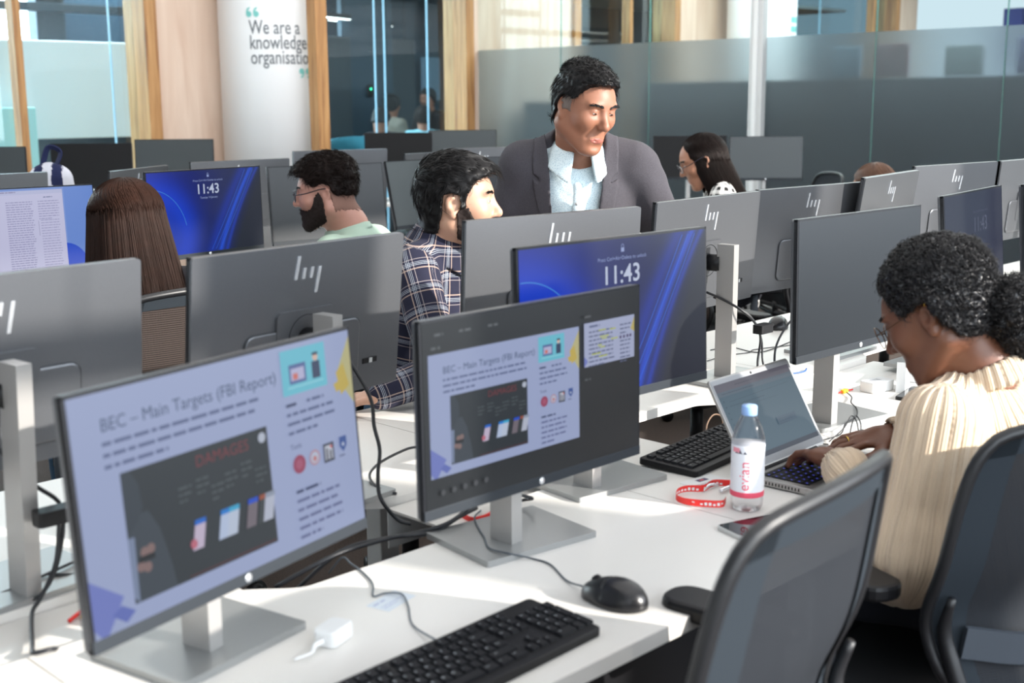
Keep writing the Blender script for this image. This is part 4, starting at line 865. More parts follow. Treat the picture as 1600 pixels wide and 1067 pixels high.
def head_extras(fr, root, fd=None, skin=None, droop=0, iris=None, brow=None, brow_w=0.0042, lip=None):
    m = MB()
    for sy in (-1, 1):
        Mx = Matrix(fr.R.tolist()).to_4x4(); Mx.translation = Vector(fr.w((0.0745, sy * 0.031, 0.0115))) - root.location
        prof = [(0.0, -0.0118)] + [(0.0118 * fr.s * math.sin(a), -0.0118 * fr.s * math.cos(a)) for a in np.linspace(0.2, PI - 0.45, 12)]
        m.lathe([(r, z) for r, z in prof], M_eyew, 18, M=Mx @ Matrix.Rotation(PI / 2, 4, 'Y')); m.lathe([(0.0052 * fr.s, 0.0108 * fr.s), (0.003 * fr.s, 0.0117 * fr.s), (0.0, 0.0119 * fr.s)], M_iris, 14, M=Mx @ Matrix.Rotation(PI / 2 + 0.22 + droop * 0.012, 4, 'Y'))
    m.build('eyes', None, root); m = MB()
    for sy in (-1, 1):
        Mx = Matrix(fr.R.tolist()).to_4x4(); Mx.translation = Vector(fr.w((0.0745, sy * 0.031, 0.0115))) - root.location; r = 0.0124 * fr.s
        for a0, a1 in ((8 - droop, 100), (-75, -20)):
            vs = []; n1, n2 = 12, 8
            for i in range(n1 + 1):
                for j in range(n2 + 1):
                    az = math.radians(-78 + 156 * i / n1); el = math.radians(a0 + (a1 - a0) * j / n2) if a0 > -60 else math.radians(a0 + (a1 - a0) * j / n2); k = math.cos(az) ** 0.5 if (j == 0 and a0 > -60) else 1
                    vs.append(tuple(Mx @ Vector((r * math.cos(el) * math.cos(az), r * math.cos(el) * math.sin(az) * 1.12, r * math.sin(el)))))
            m.add(vs, [(i * (n2 + 1) + j, (i + 1) * (n2 + 1) + j, (i + 1) * (n2 + 1) + j + 1, i * (n2 + 1) + j + 1) for i in range(n1) for j in range(n2)], skin or M_skin_tan, True)
    m.build('eyelids', None, root)
    for sy in (-1, 1):
        paths = []
        for k in range(240):
            t = k / 240 + rng.normal(0, .02); y = 0.012 + 0.040 * t; z = 0.0300 + 0.005 * math.sin(t * 2.4) + rng.normal(0, 0.0017); x = surf_x(fd, fr, sy * y, z) if fd is not None else 0.0960 - 0.55 * (y - 0.008) ** 2 / 0.03 - 0.004 * t
            p0 = np.array([x - .0015, sy * y, z]); d = np.array([-0.10, sy * 0.9, 0.35 - 0.5 * t]) * 0.007; paths.append([fr.w(p0), fr.w(p0 + d * .5 + [0.0014, 0, 0.0004]), fr.w(p0 + d)])
        ribbons('eyebrow', paths, 0.00085, brow or M_hair_black, root)
def lips(fr, fd, root, mat):
    f = fd.copy(); f.D -= 0.0007
    f.func((0.07, -0.035, -0.09), (0.12, 0.035, -0.05), lambda x, y, z: np.sqrt((y / 0.028) ** 2 + ((z + 0.0700) / 0.0100) ** 2) * 0.010 - 0.010 + 0 * x, fr, 'i')
    lo, hi = _box(f, fr, (0.07, -0.035, -0.09), (0.12, 0.035, -0.05)); g = crop(f, lo, hi); V, F = g.mesh(relax=1)
    if len(F): smesh('lips', V, F, mat, root)
def _box(f, fr, lo, hi):
    C = np.array([fr.w((x, y, z)) for x in (lo[0], hi[0]) for y in (lo[1], hi[1]) for z in (lo[2], hi[2])]); return C.min(0), C.max(0)
def crop(f, lo, hi):
    a = np.clip(np.floor((lo - f.lo) / f.h).astype(int), 0, f.n - 2); b = np.clip(np.ceil((hi - f.lo) / f.h).astype(int) + 1, 1, f.n)
    g = Field.__new__(Field); g.h = f.h; g.D = f.D[a[0]:b[0], a[1]:b[1], a[2]:b[2]].copy(); g.n = np.array(g.D.shape); g.lo = f.lo + a * f.h; g.ax = [g.lo[k] + g.h * np.arange(g.n[k]) for k in range(3)]
    for sl in ((0,), (-1,)): g.D[sl[0], :, :] = np.maximum(g.D[sl[0], :, :], 0.001); g.D[:, sl[0], :] = np.maximum(g.D[:, sl[0], :], 0.001); g.D[:, :, sl[0]] = np.maximum(g.D[:, :, sl[0]], 0.001)
    return g
def shell(fd, fr, t, region, lo, hi, name, mat, root, disp=None, extra=None):
    """a layer over the head: head grown by t, cut by region(x,y,z) <= 0"""
    a, b = _box(fd, fr, lo, hi); g = crop(fd, a, b)
    if callable(t): g.D = g.D - _ev(g, fr, t)
    else: g.D = g.D - t * fr.s
    if extra: extra(g)
    g.D = np.maximum(g.D, _ev(g, fr, region)); g2 = crop(g, g.lo, g.lo + (g.n - 1) * g.h); V, F = g2.mesh(disp=disp, relax=1)
    return smesh(name, V, F, mat, root), V, F
def _ev(g, fr, fn):
    X, Y, Z = np.meshgrid(*g.ax, indexing='ij', sparse=True); X = X - fr.t[0]; Y = Y - fr.t[1]; Z = Z - fr.t[2]; R = fr.R / fr.s
    return np.asarray(fn(*[X * R[0, k] + Y * R[1, k] + Z * R[2, k] for k in range(3)]) * fr.s, np.float32)
def strands(V, F, fr, n, flow, length, name, mat, root, w=0.0007, lift=0.25, K=5, curl=0.0, keep=None, jit=0.3):
    """locks growing from a hair surface along flow(p_local, n_local)"""
    N = normals(V, F); i = rng.choice(len(V), n); p = V[i]; nn = N[i]; pl = fr.inv(p); nl = nn @ fr.R
    d = flow(pl, nl) + rng.normal(0, jit, pl.shape); d -= nl * (d * nl).sum(1)[:, None]; d /= np.linalg.norm(d, axis=1)[:, None] + 1e-9
    if keep is not None: m = keep(pl); pl, nl, d = pl[m], nl[m], d[m]
    L = length * rng.uniform(0.6, 1.3, len(pl)); P = []; b = np.cross(nl, d); ph = rng.uniform(0, 2 * PI, len(pl))
    cen = np.array([-0.018, 0, 0.02])
    for k in range(K):
        t = k / (K - 1); q = pl - nl * 0.002 + d * (L * t)[:, None]
        # keep the lock on the head curvature
        r0 = np.linalg.norm(pl - cen, axis=1); r = np.linalg.norm(q - cen, axis=1); q = cen + (q - cen) * ((r0 + (r - r0) * 0.25 + lift * L * t) / r)[:, None]
        if curl: q = q + (b * np.cos(ph + t * 9)[:, None] + nl * np.sin(ph + t * 9)[:, None]) * curl
        P.append(q)
    P = np.stack(P, 1); return ribbons(name, fr.ws(P.reshape(-1, 3)).reshape(P.shape), w * rng.uniform(0.6, 1.4, len(P)), mat, root)
zline = lambda pts: (lambda x: np.interp(x, [p[0] for p in pts], [p[1] for p in pts]))
def spectacles(fr, root, mat, r=0.024, h=0.020, wire=0.0016, arm_z=0.010, lens=True, square=False):
    g = bpy.data.objects.new('spectacles', None); m = MB(); L = Vector(root.location); W_ = lambda p: tuple(Vector(fr.w(p)) - L)
    for sy in (-1, 1):
        pts = []
        for a in np.linspace(0, 2 * PI, 25)[:-1]:
            ca, sa = math.cos(a), math.sin(a); e = 0.55 if square else 1.0
            pts.append((0.108 - 0.010 * abs(sa * 0 + ca * 0.5 + 0.5) * (1 if sy > 0 else 1) - 0.004, sy * 0.033 + r * (abs(ca) ** e) * (1 if ca > 0 else -1), 0.004 + h * (abs(sa) ** e) * (1 if sa > 0 else -1)))
        pts = [(0.106 - 0.25 * max(0, abs(p[1]) - 0.03), p[1], p[2]) for p in pts]
        m.tube([W_(p) for p in pts], wire, mat, 6, 2, True)
        m.tube([W_((0.106 - 0.25 * (0.033 + r - 0.03), sy * (0.033 + r), arm_z)), W_((0.06, sy * 0.076, arm_z + 0.003)), W_((0.0, sy * 0.083, arm_z + 0.012)), W_((-0.025, sy * 0.083, arm_z + 0.002))], wire, mat, 6, 4)
    m.tube([W_((0.106, -0.010, 0.008)), W_((0.111, 0, 0.012)), W_((0.106, 0.010, 0.008))], wire, mat, 6, 4)
    fo = m.build('spectacles', None, root)
    if lens:
        for sy in (-1, 1):
            m = MB(); vs = [W_((0.106 - 0.25 * max(0, abs(sy * 0.033 + r * .97 * math.cos(a)) - 0.03), sy * 0.033 + r * .97 * math.cos(a), 0.004 + h * .97 * math.sin(a))) for a in np.linspace(0, 2 * PI, 21)[:-1]]
            m.add(vs, [tuple(range(20))], M_specs); m.build('lens', None, fo)
    return fo
# ================================================================== task chairs
def chair(label, loc, rz, top=1.0, seat=0.48, arm=0.68, net=None, group=None, w=0.45, recl=0.10):
    """mesh-backed swivel chair, faces local +Y"""
    net = net or M_net; root = thing('office_chair', label, 'chair', (loc[0], loc[1], 0), math.radians(rz), group)
    m = MB(); m.vbox((-0.245, -0.24, seat - 0.075), (0.245, 0.25, seat), M_seat, 0.07, 5, bev=0.02).build('seat', None, root)
    zb = seat + 0.06
    def bk(u, t):                                 # u -1..1 across, t 0..1 up
        z = zb + (top - zb) * t; ww = (w / 2) * (0.86 + 0.22 * math.sin(PI * min(1, t * 0.75 + 0.12)) - 0.05 * t)
        y = -0.235 + 0.035 * math.exp(-((t - 0.25) / 0.18) ** 2) - recl * max(0, t - 0.25) ** 1.3 - 0.02 * (1 - t)
        return Vector((u * ww, y + 0.035 * u * u, z - 0.018 * u * u * (t ** 6)))
    def rrect(s):                                 # closed outline, rounded corners, s 0..1
        pass
    nx, ny = 14, 22; r = 0.16
    def uv(i, j): # superellipse-like rounding of the corners
        u = -1 + 2 * i / nx; t = j / ny; v = 2 * t - 1; k = 1 - 0.10 * (abs(v) ** 8) * (abs(u) ** 4); k2 = 1 - 0.045 * (abs(u) ** 8) * (abs(v) ** 4); return bk(u * k, (v * k2 + 1) / 2)
    def sheet(fn, i0, i1, j0, j1, mat, off=0.0):
        m = MB(); idx = {}; vs = []; fs = []
        for j in range(j0, j1 + 1):
            for i in range(i0, i1 + 1): idx[i, j] = len(vs); p = fn(i, j); vs.append((p.x, p.y - off, p.z))
        for j in range(j0, j1):
            for i in range(i0, i1): fs.append((idx[i, j], idx[i + 1, j], idx[i + 1, j + 1], idx[i, j + 1]))
        return m.add(vs, fs, mat, True)
    sheet(uv, 0, nx, 0, ny, net).build('mesh_back', None, root)
    m = MB(); out = [uv(i, 0) for i in range(nx)] + [uv(nx, j) for j in range(ny)] + [uv(nx - i, ny) for i in range(nx)] + [uv(0, ny - j) for j in range(ny)]
    m.tube(out, 0.011, M_chairframe, 8, 1, True).build('back_frame', None, root)
    m = MB()                                      # woven border just inside the frame, behind the net
    for (i0, i1, j0, j1) in ((0, 2, 0, ny), (nx - 2, nx, 0, ny), (0, nx, ny - 2, ny)): 
        b = sheet(uv, i0, i1, j0, j1, M_netband, 0.004); m.add(b.v, b.f, M_netband, True)
    m.build('back_border', None, root)
    m = MB()
    for s in (-1, 1):
        m.tube([bk(s * 0.93, t) + Vector((0, -0.022, 0)) for t in (0.0, 0.12, 0.25, 0.38)], 1, M_chairframe, 8, 4, rs=[0.016, 0.014, 0.012, 0.007])
    m.tube([bk(-0.93, 0.02) + Vector((0, -0.022, 0)), Vector((-0.12, -0.25, zb - 0.03)), Vector((0.12, -0.25, zb - 0.03)), bk(0.93, 0.02) + Vector((0, -0.022, 0))], 0.016, M_chairframe, 8, 5).build('back_rail', None, root)
    m = MB(); m.tube([bk(-0.8, 0.20) + Vector((0, -0.02, 0)), bk(-0.3, 0.16) + Vector((0, -0.03, 0)), bk(0.3, 0.16) + Vector((0, -0.03, 0)), bk(0.8, 0.20) + Vector((0, -0.02, 0))], 1, M_chairgrey, 4, 6, flat=(0.012, 0.055)).build('lumbar_support', None, root)
    MB().tube([(0, -0.03, seat - 0.10), (0, -0.16, seat - 0.12), (0, -0.255, seat - 0.06), (0, -0.255, zb + 0.02)], 1, M_chairframe, 8, 5, rs=[0.03, 0.032, 0.028, 0.022]).build('spine', None, root)
    for s in (-1, 1):
        a = MB().vbox((s * 0.275 - 0.042, -0.13, arm - 0.03), (s * 0.275 + 0.042, 0.105, arm), M_blackpl, 0.035, 5, bev=0.008).build('armrest', None, root)
        MB().tube([(s * 0.275, 0.0, arm - 0.03), (s * 0.29, 0.01, arm - 0.12), (s * 0.29, 0.02, seat - 0.05), (s * 0.22, 0.02, seat - 0.085), (s * 0.05, 0.0, seat - 0.09)], 1, M_chairgrey, 8, 5, rs=[0.014, 0.02, 0.02, 0.016, 0.014]).build('arm_support', None, a)
    MB().vbox((-0.10, -0.12, seat - 0.13), (0.10, 0.12, seat - 0.075), M_chairframe, 0.03, 3).build('mechanism', None, root)
    MB().cyl((0, 0, 0.09), (0, 0, seat - 0.12), 0.026, M_chairframe, 16).cyl((0, 0, 0.25), (0, 0, seat - 0.1), 0.016, M_chrome, 12).build('gas_lift', None, root)
    for k in range(5):
        a = 2 * PI * k / 5 + 0.3; L = 0.31; c, s_ = math.cos(a), math.sin(a)
        lg = MB().tube([(0.02 * c, 0.02 * s_, 0.105), (0.17 * c, 0.17 * s_, 0.095), (L * c, L * s_, 0.07)], 1, M_chairframe, 8, 4, rs=[0.028, 0.022, 0.016]).build('leg', None, root)
        MB().cyl((L * c - 0.022 * s_, L * s_ + 0.022 * c, 0.028), (L * c + 0.022 * s_, L * s_ - 0.022 * c, 0.028), 0.028, M_blackpl, 16).cyl((L * c, L * s_, 0.028), (L * c, L * s_, 0.08), 0.006, M_chairframe, 8).build('castor', None, lg)
    return root
chair('empty grey mesh office chair nearest the camera with its back to it', (1.250, 1.005), 6.4, top=1.080, seat=0.53, arm=0.755, w=0.450)
chair('grey mesh office chair holding the woman in the cream sweater', (2.195, 0.972), -21, top=1.005, seat=0.46, arm=0.70, w=0.47, recl=0.08)
chair('brown toned mesh office chair behind the long brown hair', (1.88, 3.40), -2, top=1.00, net=M_net2, w=0.47)
chair('office chair under the man in the plaid shirt', (2.36, 2.76), 200, top=0.93, w=0.45, arm=0.64)
chair('office chair under the bearded man in glasses', (2.84, 3.52), 20, top=0.92, w=0.45)
chair('black backed office chair behind the woman in the checked top', (4.95, 3.40), 60, top=1.02, w=0.45)
chair('office chair under the person with auburn hair', (5.80, 3.02), 0, top=0.9, w=0.45)
chair('empty dark office chair showing its top rail behind the row of silver monitors', (7.10, 4.42), 55, top=1.05, w=0.46)
chair('brown toned mesh office chair seen below the silver monitors by the white post', (3.95, 2.85), 170, top=0.95, net=M_net2, w=0.48)
# ================================================================== people
def hand(fd, fr, side=1, curl=(25, 25, 28, 30), spread=1.0, thumb=(0.5, 0.0), s=1.0):
    """fr: origin at the wrist, x towards the fingers, z = back of the hand; side +1 thumb on +y"""
    fd.ell((0.045, 0, -0.002), (0.050, 0.038, 0.0135), fr, k=0.012); fd.cap((-0.02, 0, 0), (0.02, 0, 0), 0.024, 0.025, fr, k=0.02, fl=(1, 1.15, 0.75))
    bases = [(0.082, 0.028), (0.088, 0.0095), (0.084, -0.0095), (0.076, -0.027)]; lens = [0.070, 0.078, 0.072, 0.056]
    tips = []
    for (bx, by), L, cu, q in zip(bases, lens, curl, (1.0, .3, -.3, -1.0)):
        a = math.radians(q * 7 * spread); by *= side; p = np.array([bx - 0.012, by, 0.0]); pts = [p]; ang = math.radians(cu * 0.3); 
        for seg, f in ((0.46, 1.0), (0.30, 1.4), (0.24, 1.2)):
            d = np.array([math.cos(ang) * math.cos(a), math.sin(a) * side, -math.sin(ang)]); p = p + d * (L + 0.012) * seg; pts.append(p); ang += math.radians(cu * f * 0.6)
        fd.chain(pts, [0.0088, 0.0082, 0.0074, 0.0062], fr, k=0.004); tips.append((pts[-1], pts[-1] - pts[-2]))
    t0, t1 = thumb; P = [(0.018, 0.022 * side, -0.004), (0.046, (0.050 + 0.01 * t0) * side, -0.010 - 0.01 * t1), (0.076, (0.056 + 0.018 * t0) * side, -0.014 - 0.02 * t1), (0.098, (0.054 + 0.018 * t0) * side, -0.016 - 0.03 * t1)]
    fd.chain(P, [0.015, 0.0115, 0.0098, 0.0080], fr, k=0.008); tips.append((np.array(P[3]), np.array(P[3]) - np.array(P[2])))
    return tips
class Torso(Frame): pass
def skin_core(fd, T, neck, arms, r=0.030):
    fd.ell((0, 0, -0.02), (0.095, 0.135, 0.16), T, k=0.03); fd.cap((-0.01, 0, -0.1), (-0.02, 0, -0.36), 0.09, 0.10, T, k=0.04)
    for sy in (-1, 1): fd.cap((-0.01, 0, 0.10), (-0.01, sy * 0.14, 0.08), 0.042, 0.036, T, k=0.03)
    fd.cap(neck, T.w((-0.012, 0, 0.10)), 0.058, 0.062, k=0.03)
    for sh, el, wr in arms: fd.cap(T.w((-0.01, 0, 0.10)), sh, 0.04, 0.036, k=0.03); fd.cap(sh, el, 0.036, r, k=0.02); fd.cap(el, wr, r, 0.022, k=0.02)
def cloth_core(fd, T, arms, sleeve=(0.060, 0.050, 0.040), chest=(0.125, 0.172, 0.20), waist=0.118, wide=1.28, low=-0.36, sl=0.062, drop=0.0):
    fd.ell((0.0, 0, -0.03), chest, T, k=0.03); fd.cap((-0.01, 0, -0.08), (-0.015, 0, low), waist, waist * 1.05, T, k=0.06, fl=(1, wide, 1))
    for sy in (-1, 1): fd.cap((-0.012, sy * 0.045, 0.135), (-0.012, sy * 0.16, 0.105 - drop), 0.052, sl, T, k=0.05)
    for sh, el, wr in arms: fd.cap(sh, el, sleeve[0], sleeve[1], k=0.035); fd.cap(el, wr, sleeve[1], sleeve[2], k=0.02)
def wrinkle(amp, scale, seed=1, extra=None):
    def f(V):
        d = vnoise(V * scale * np.array([1, 1, 0.7]), seed) * amp + vnoise(V * scale * 2.3, seed + 5) * amp * 0.4
        return d + (extra(V) if extra else 0)
    return f
def legs(root, hips, knees, ankles, mat, name='trousers', r=(0.088, 0.062, 0.045), pel=None):
    P = np.array(list(hips) + list(knees) + list(ankles)); fd = Field(P.min(0) - 0.16, P.max(0) + 0.16, 0.011); fd.lo[2] = max(fd.lo[2], -0.02)
    c = (np.array(hips[0]) + np.array(hips[1])) / 2; fd.ell(c + np.array([0, 0, 0.02]), (0.15, 0.15, 0.11), k=0.05)
    for h, k, a in zip(hips, knees, ankles): fd.cap(h, k, r[0], r[1], k=0.04); fd.cap(k, a, r[1], r[2], k=0.02)
    V, F = fd.mesh(disp=wrinkle(0.004, 14)); smesh(name, V, F, mat, root)
    for a, k in zip(ankles, knees):
        a = np.array(a); d = a - np.array(c); d[2] = 0; d = d / (np.linalg.norm(d) + 1e-9); g = Field(a - 0.30, a + 0.30, 0.008)
        g.cap(a + [0, 0, -0.01], (a[0], a[1], 0.045), 0.04, 0.04, k=0.02); g.cap((a[0] - d[0] * .03, a[1] - d[1] * .03, 0.040), (a[0] + d[0] * .16, a[1] + d[1] * .16, 0.036), 0.040, 0.036, k=0.02)
        g.func(a - 0.3, a + 0.3, lambda x, y, z: -z + 0 * x + 0 * y, op='i'); V, F = g.mesh(); smesh('shoe', V, F, M_shoe, root)
def arc_collar(fd, fr, r0, r1, z0, z1, th=0.0035, gap=26, tip=0.0, op='u', tilt=0.0):
    """folded shirt collar: cone band round the neck with an open front"""
    def fn(x, y, z):
        zz = z + tilt * x; r = np.sqrt(x * x + (y * 1.02) ** 2); a = np.abs(np.arctan2(y, x)); f = np.clip(1 - a / 1.3, 0, 1); lo = z0 - tip * f ** 1.5
        t = np.clip((z1 - zz) / (z1 - z0), 0, 1.6); d = np.abs(r - (r0 + (r1 - r0) * t)) * 0.85 - th
        return np.maximum(np.maximum(d, zz - z1), np.maximum(lo - zz, (math.radians(gap) - a) * 0.08))
    m = r1 + 0.05; fd.func((-m, -m, z0 - tip - 0.03), (m, m, z1 + 0.04), fn, fr, op, 0.004)
def person(label, loc): return thing('person', label, 'person', (loc[0], loc[1], 0))
def seam_tube(name, pts, r, mat, root): m = MB(); L = Vector(root.location); return m.tube([Vector(p) - L for p in pts], r, mat, 6, 6).build(name, None, root)

# ---------------- 1. the standing man in the grey jacket
def standing_man():
    root = person('man standing in grey wool jacket and pale blue shirt looking down to his left', (2.86, 2.66)); fr = Frame((2.699, 2.357, 1.503), -99, 19, -3, 0.97)
    neck = np.array((2.745, 2.422, 1.405)); T = Frame((2.795, 2.475, 1.245), -137, 14)
    shs = [T.w((0, 0.185, 0.075)), T.w((0, -0.158, 0.078))]
    arms = [(shs[0], T.w((0.03, 0.30, -0.17)), (3.02, 2.22, 0.80)), (shs[1], T.w((0.02, -0.225, -0.16)), (2.50, 2.40, 0.80))]
    fd = Field((2.35, 2.02, 0.72), (3.18, 2.78, 1.68), 0.0038); head_field(fd, fr, neck=neck, jaw=1.05, nose=1.15, plump=0.2, lid=0.0026); skin_core(fd, T, neck, arms)
    for (sh, el, wr), sd in zip(arms, (-1, 1)):
        hf = Frame(np.array(wr) + [0, 0, 0.0], -139, 10); hand(fd, hf, sd, (12, 12, 12, 12))
    for sy in (-1, 1): fd.cap((0.088, sy * 0.020, -0.030), (0.080, sy * 0.036, -0.062), 0.003, 0.002, fr, 's', 0.012)
    V, F = fd.mesh(); smesh('body', V, F, M_skin_tan, root)
    head_extras(fr, root, fd, M_skin_tan, 9); lips(fr, fd, root, M_lip)
    zl = zline(((-.12, -.065), (-.05, -.055), (-.035, -.01), (-.012, .035), (.010, .035), (.030, .032), (.044, .058), (.060, .082), (.085, .092), (.12, .10)))
    def reg(x, y, z): return (zl(x) + 0.012 * np.clip(np.abs(y) / .06 - .4, 0, 1) * (x > .04) - z) * 0.8
    def thick(x, y, z): return 0.008 + 0.015 * np.clip((z - 0.06) / 0.05, 0, 1) + 0.006 * np.clip((x - 0.03) / 0.05, 0, 1) * (z > 0.06)
    hair, V, F = shell(fd, fr, thick, reg, (-.15, -.11, -.08), (.13, .11, .17), 'hair', M_hair_black, root, disp=lambda V: vnoise(V * 110, 3) * 0.003)
    flow = lambda p, n: np.stack([0.9 * np.ones(len(p)) * np.where(p[:, 2] > .07, 1, -.3), -0.5 * np.where(p[:, 2] > .07, 1, 0), np.where(p[:, 2] > .07, 0.5, -0.9)], 1)
    strands(V, F, fr, 3600, flow, 0.024, 'hair_locks', M_hair_black, hair, w=0.0009, lift=0.30, keep=lambda p: ~((np.abs(p[:, 1]) > .045) & (p[:, 2] < .035) & (p[:, 0] > -.045)))
    for sy in (-1, 1):
        g, V, F = shell(fd, fr, 0.002, lambda x, y, z: 0.004 * np.sin(x * 700) * np.sin(z * 520) + np.maximum(np.maximum(np.abs(x - 0.006) - 0.016, np.abs(z - 0.022) - 0.028), 0.05 - sy * y), (-.05, -.1, -.03), (.04, .1, .06), 'grey_temple_hair', M_grey_hair, root)
        g['label'] = 'greying hair at the temples'
    # shirt
    fs = Field((2.40, 2.02, 0.80), (3.2, 2.80, 1.45), 0.0042); fs.ell((0.0, 0, -0.04), (0.118, 0.15, 0.19), T, k=0.03); fs.cap((0, 0, -.1), (0, 0, -.36), .112, .115, T, k=.05, fl=(1, 1.2, 1))
    for sy in (-1, 1): fs.cap((-0.012, sy * 0.04, 0.125), (-0.012, sy * 0.12, 0.105), 0.045, 0.045, T, k=0.05)
    C = Frame(neck + T.R @ np.array([0.004, 0, -0.028]), -128, 20); fs.cap((0.0, 0, 0.10), (0.0, 0, 0.02), 0.064, 0.068, C, 's', 0.006); fs.ell((0.085, 0, 0.00), (0.05, 0.040, 0.055), C, 's', 0.01)
    arc_collar(fs, C, 0.064, 0.094, -0.035, 0.022, 0.0048, 22, 0.040)
    fs.cap((0.128, 0, 0.07), (0.124, 0, -0.34), 0.012, 0.012, T, k=0.004, fl=(0.5, 1.1, 1)); V, F = fs.mesh(disp=wrinkle(0.0022, 26)); sh = smesh('shirt', V, F, M_shirt, root)
    # jacket
    fj = Field((2.28, 1.95, 0.72), (3.30, 2.95, 1.46), 0.0050); cloth_core(fj, T, arms, (0.066, 0.062, 0.048), (0.138, 0.182, 0.190), 0.138, 1.20, -0.42, 0.060); fj.cap(T.w((-.01, 0, .15)), T.w((-.01, 0, .12)), .075, .08, k=.05)
    fj.cap((0, 0, 0.12), (0, 0, 0.02), 0.074, 0.080, C, 's', 0.01)
    vz = lambda x, y, z: np.maximum(np.abs(y + 0.004) - np.clip(0.075 + 0.10 * (z - 0.05), 0.048, 0.10), -x + 0.02)
    fl = fj.copy(); fj.func((0, -.13, -.50), (.22, .13, .24), vz, T, 's', 0.006)
    V, F = fj.mesh(disp=wrinkle(0.0040, 13, 2)); smesh('jacket', V, F, M_tweed, root)
    # lapels: a second layer along the opening
    def lap(x, y, z):
        a = np.abs(y + 0.004); e = np.clip(0.075 + 0.10 * (z - 0.05), 0.048, 0.10); wl = np.where(z > 0.055, 0.040 + (0.14 - z) * .1, np.clip(0.048 + (z - 0.05) * 0.10, 0.012, 0.06)); notch = np.maximum(np.abs(z - 0.060 - (a - e) * .5) - 0.006, 0.026 - (a - e))
        return np.maximum(np.maximum(np.maximum(e - 0.002 - a, a - e - wl), -x - 0.01), -notch)
    fl.D -= 0.0055; k = fl.copy(); fl.D = np.maximum(fl.D, -(fl.D + 0.014)); fl.func((-.08, -.2, -.45), (.24, .2, .22), lap, T, 'i'); a, b = _box(fl, T, (-.02, -.2, -.45), (.24, .2, .2)); V, F = crop(fl, a, b).mesh(disp=wrinkle(0.0040, 13, 2)); smesh('lapels', V, F, M_tweed, root)
    M_seam = simple('jacket_seam', rgb(46, 44, 50), 0.9).m
    seam_tube('pocket_welt', [T.w((0.128, 0.085, -0.03)), T.w((0.118, 0.125, -0.018)), T.w((0.105, 0.150, -0.010))], 0.003, M_tweed, root)
    for z in (0.02, -0.07, -0.16, -0.25):
        m = MB(); q = T.w((0.136, 0, z)) - np.array(root.location); Mx = Matrix(T.R.tolist()).to_4x4(); Mx.translation = Vector(q); m.lathe([(0.0, -.002), (0.0055, -0.002), (0.0055, 0.001), (0.0, 0.0012)], M_white, 14, M=Mx @ Matrix.Rotation(PI / 2, 4, 'Y')).build('shirt_button', None, sh)
    legs(root, [T.w((-0.06, 0.09, -0.46)), T.w((-0.06, -0.09, -0.46))], [(2.93, 2.60, 0.46), (2.80, 2.74, 0.46)], [(2.96, 2.66, 0.09), (2.83, 2.80, 0.09)], M_trouser)
standing_man()

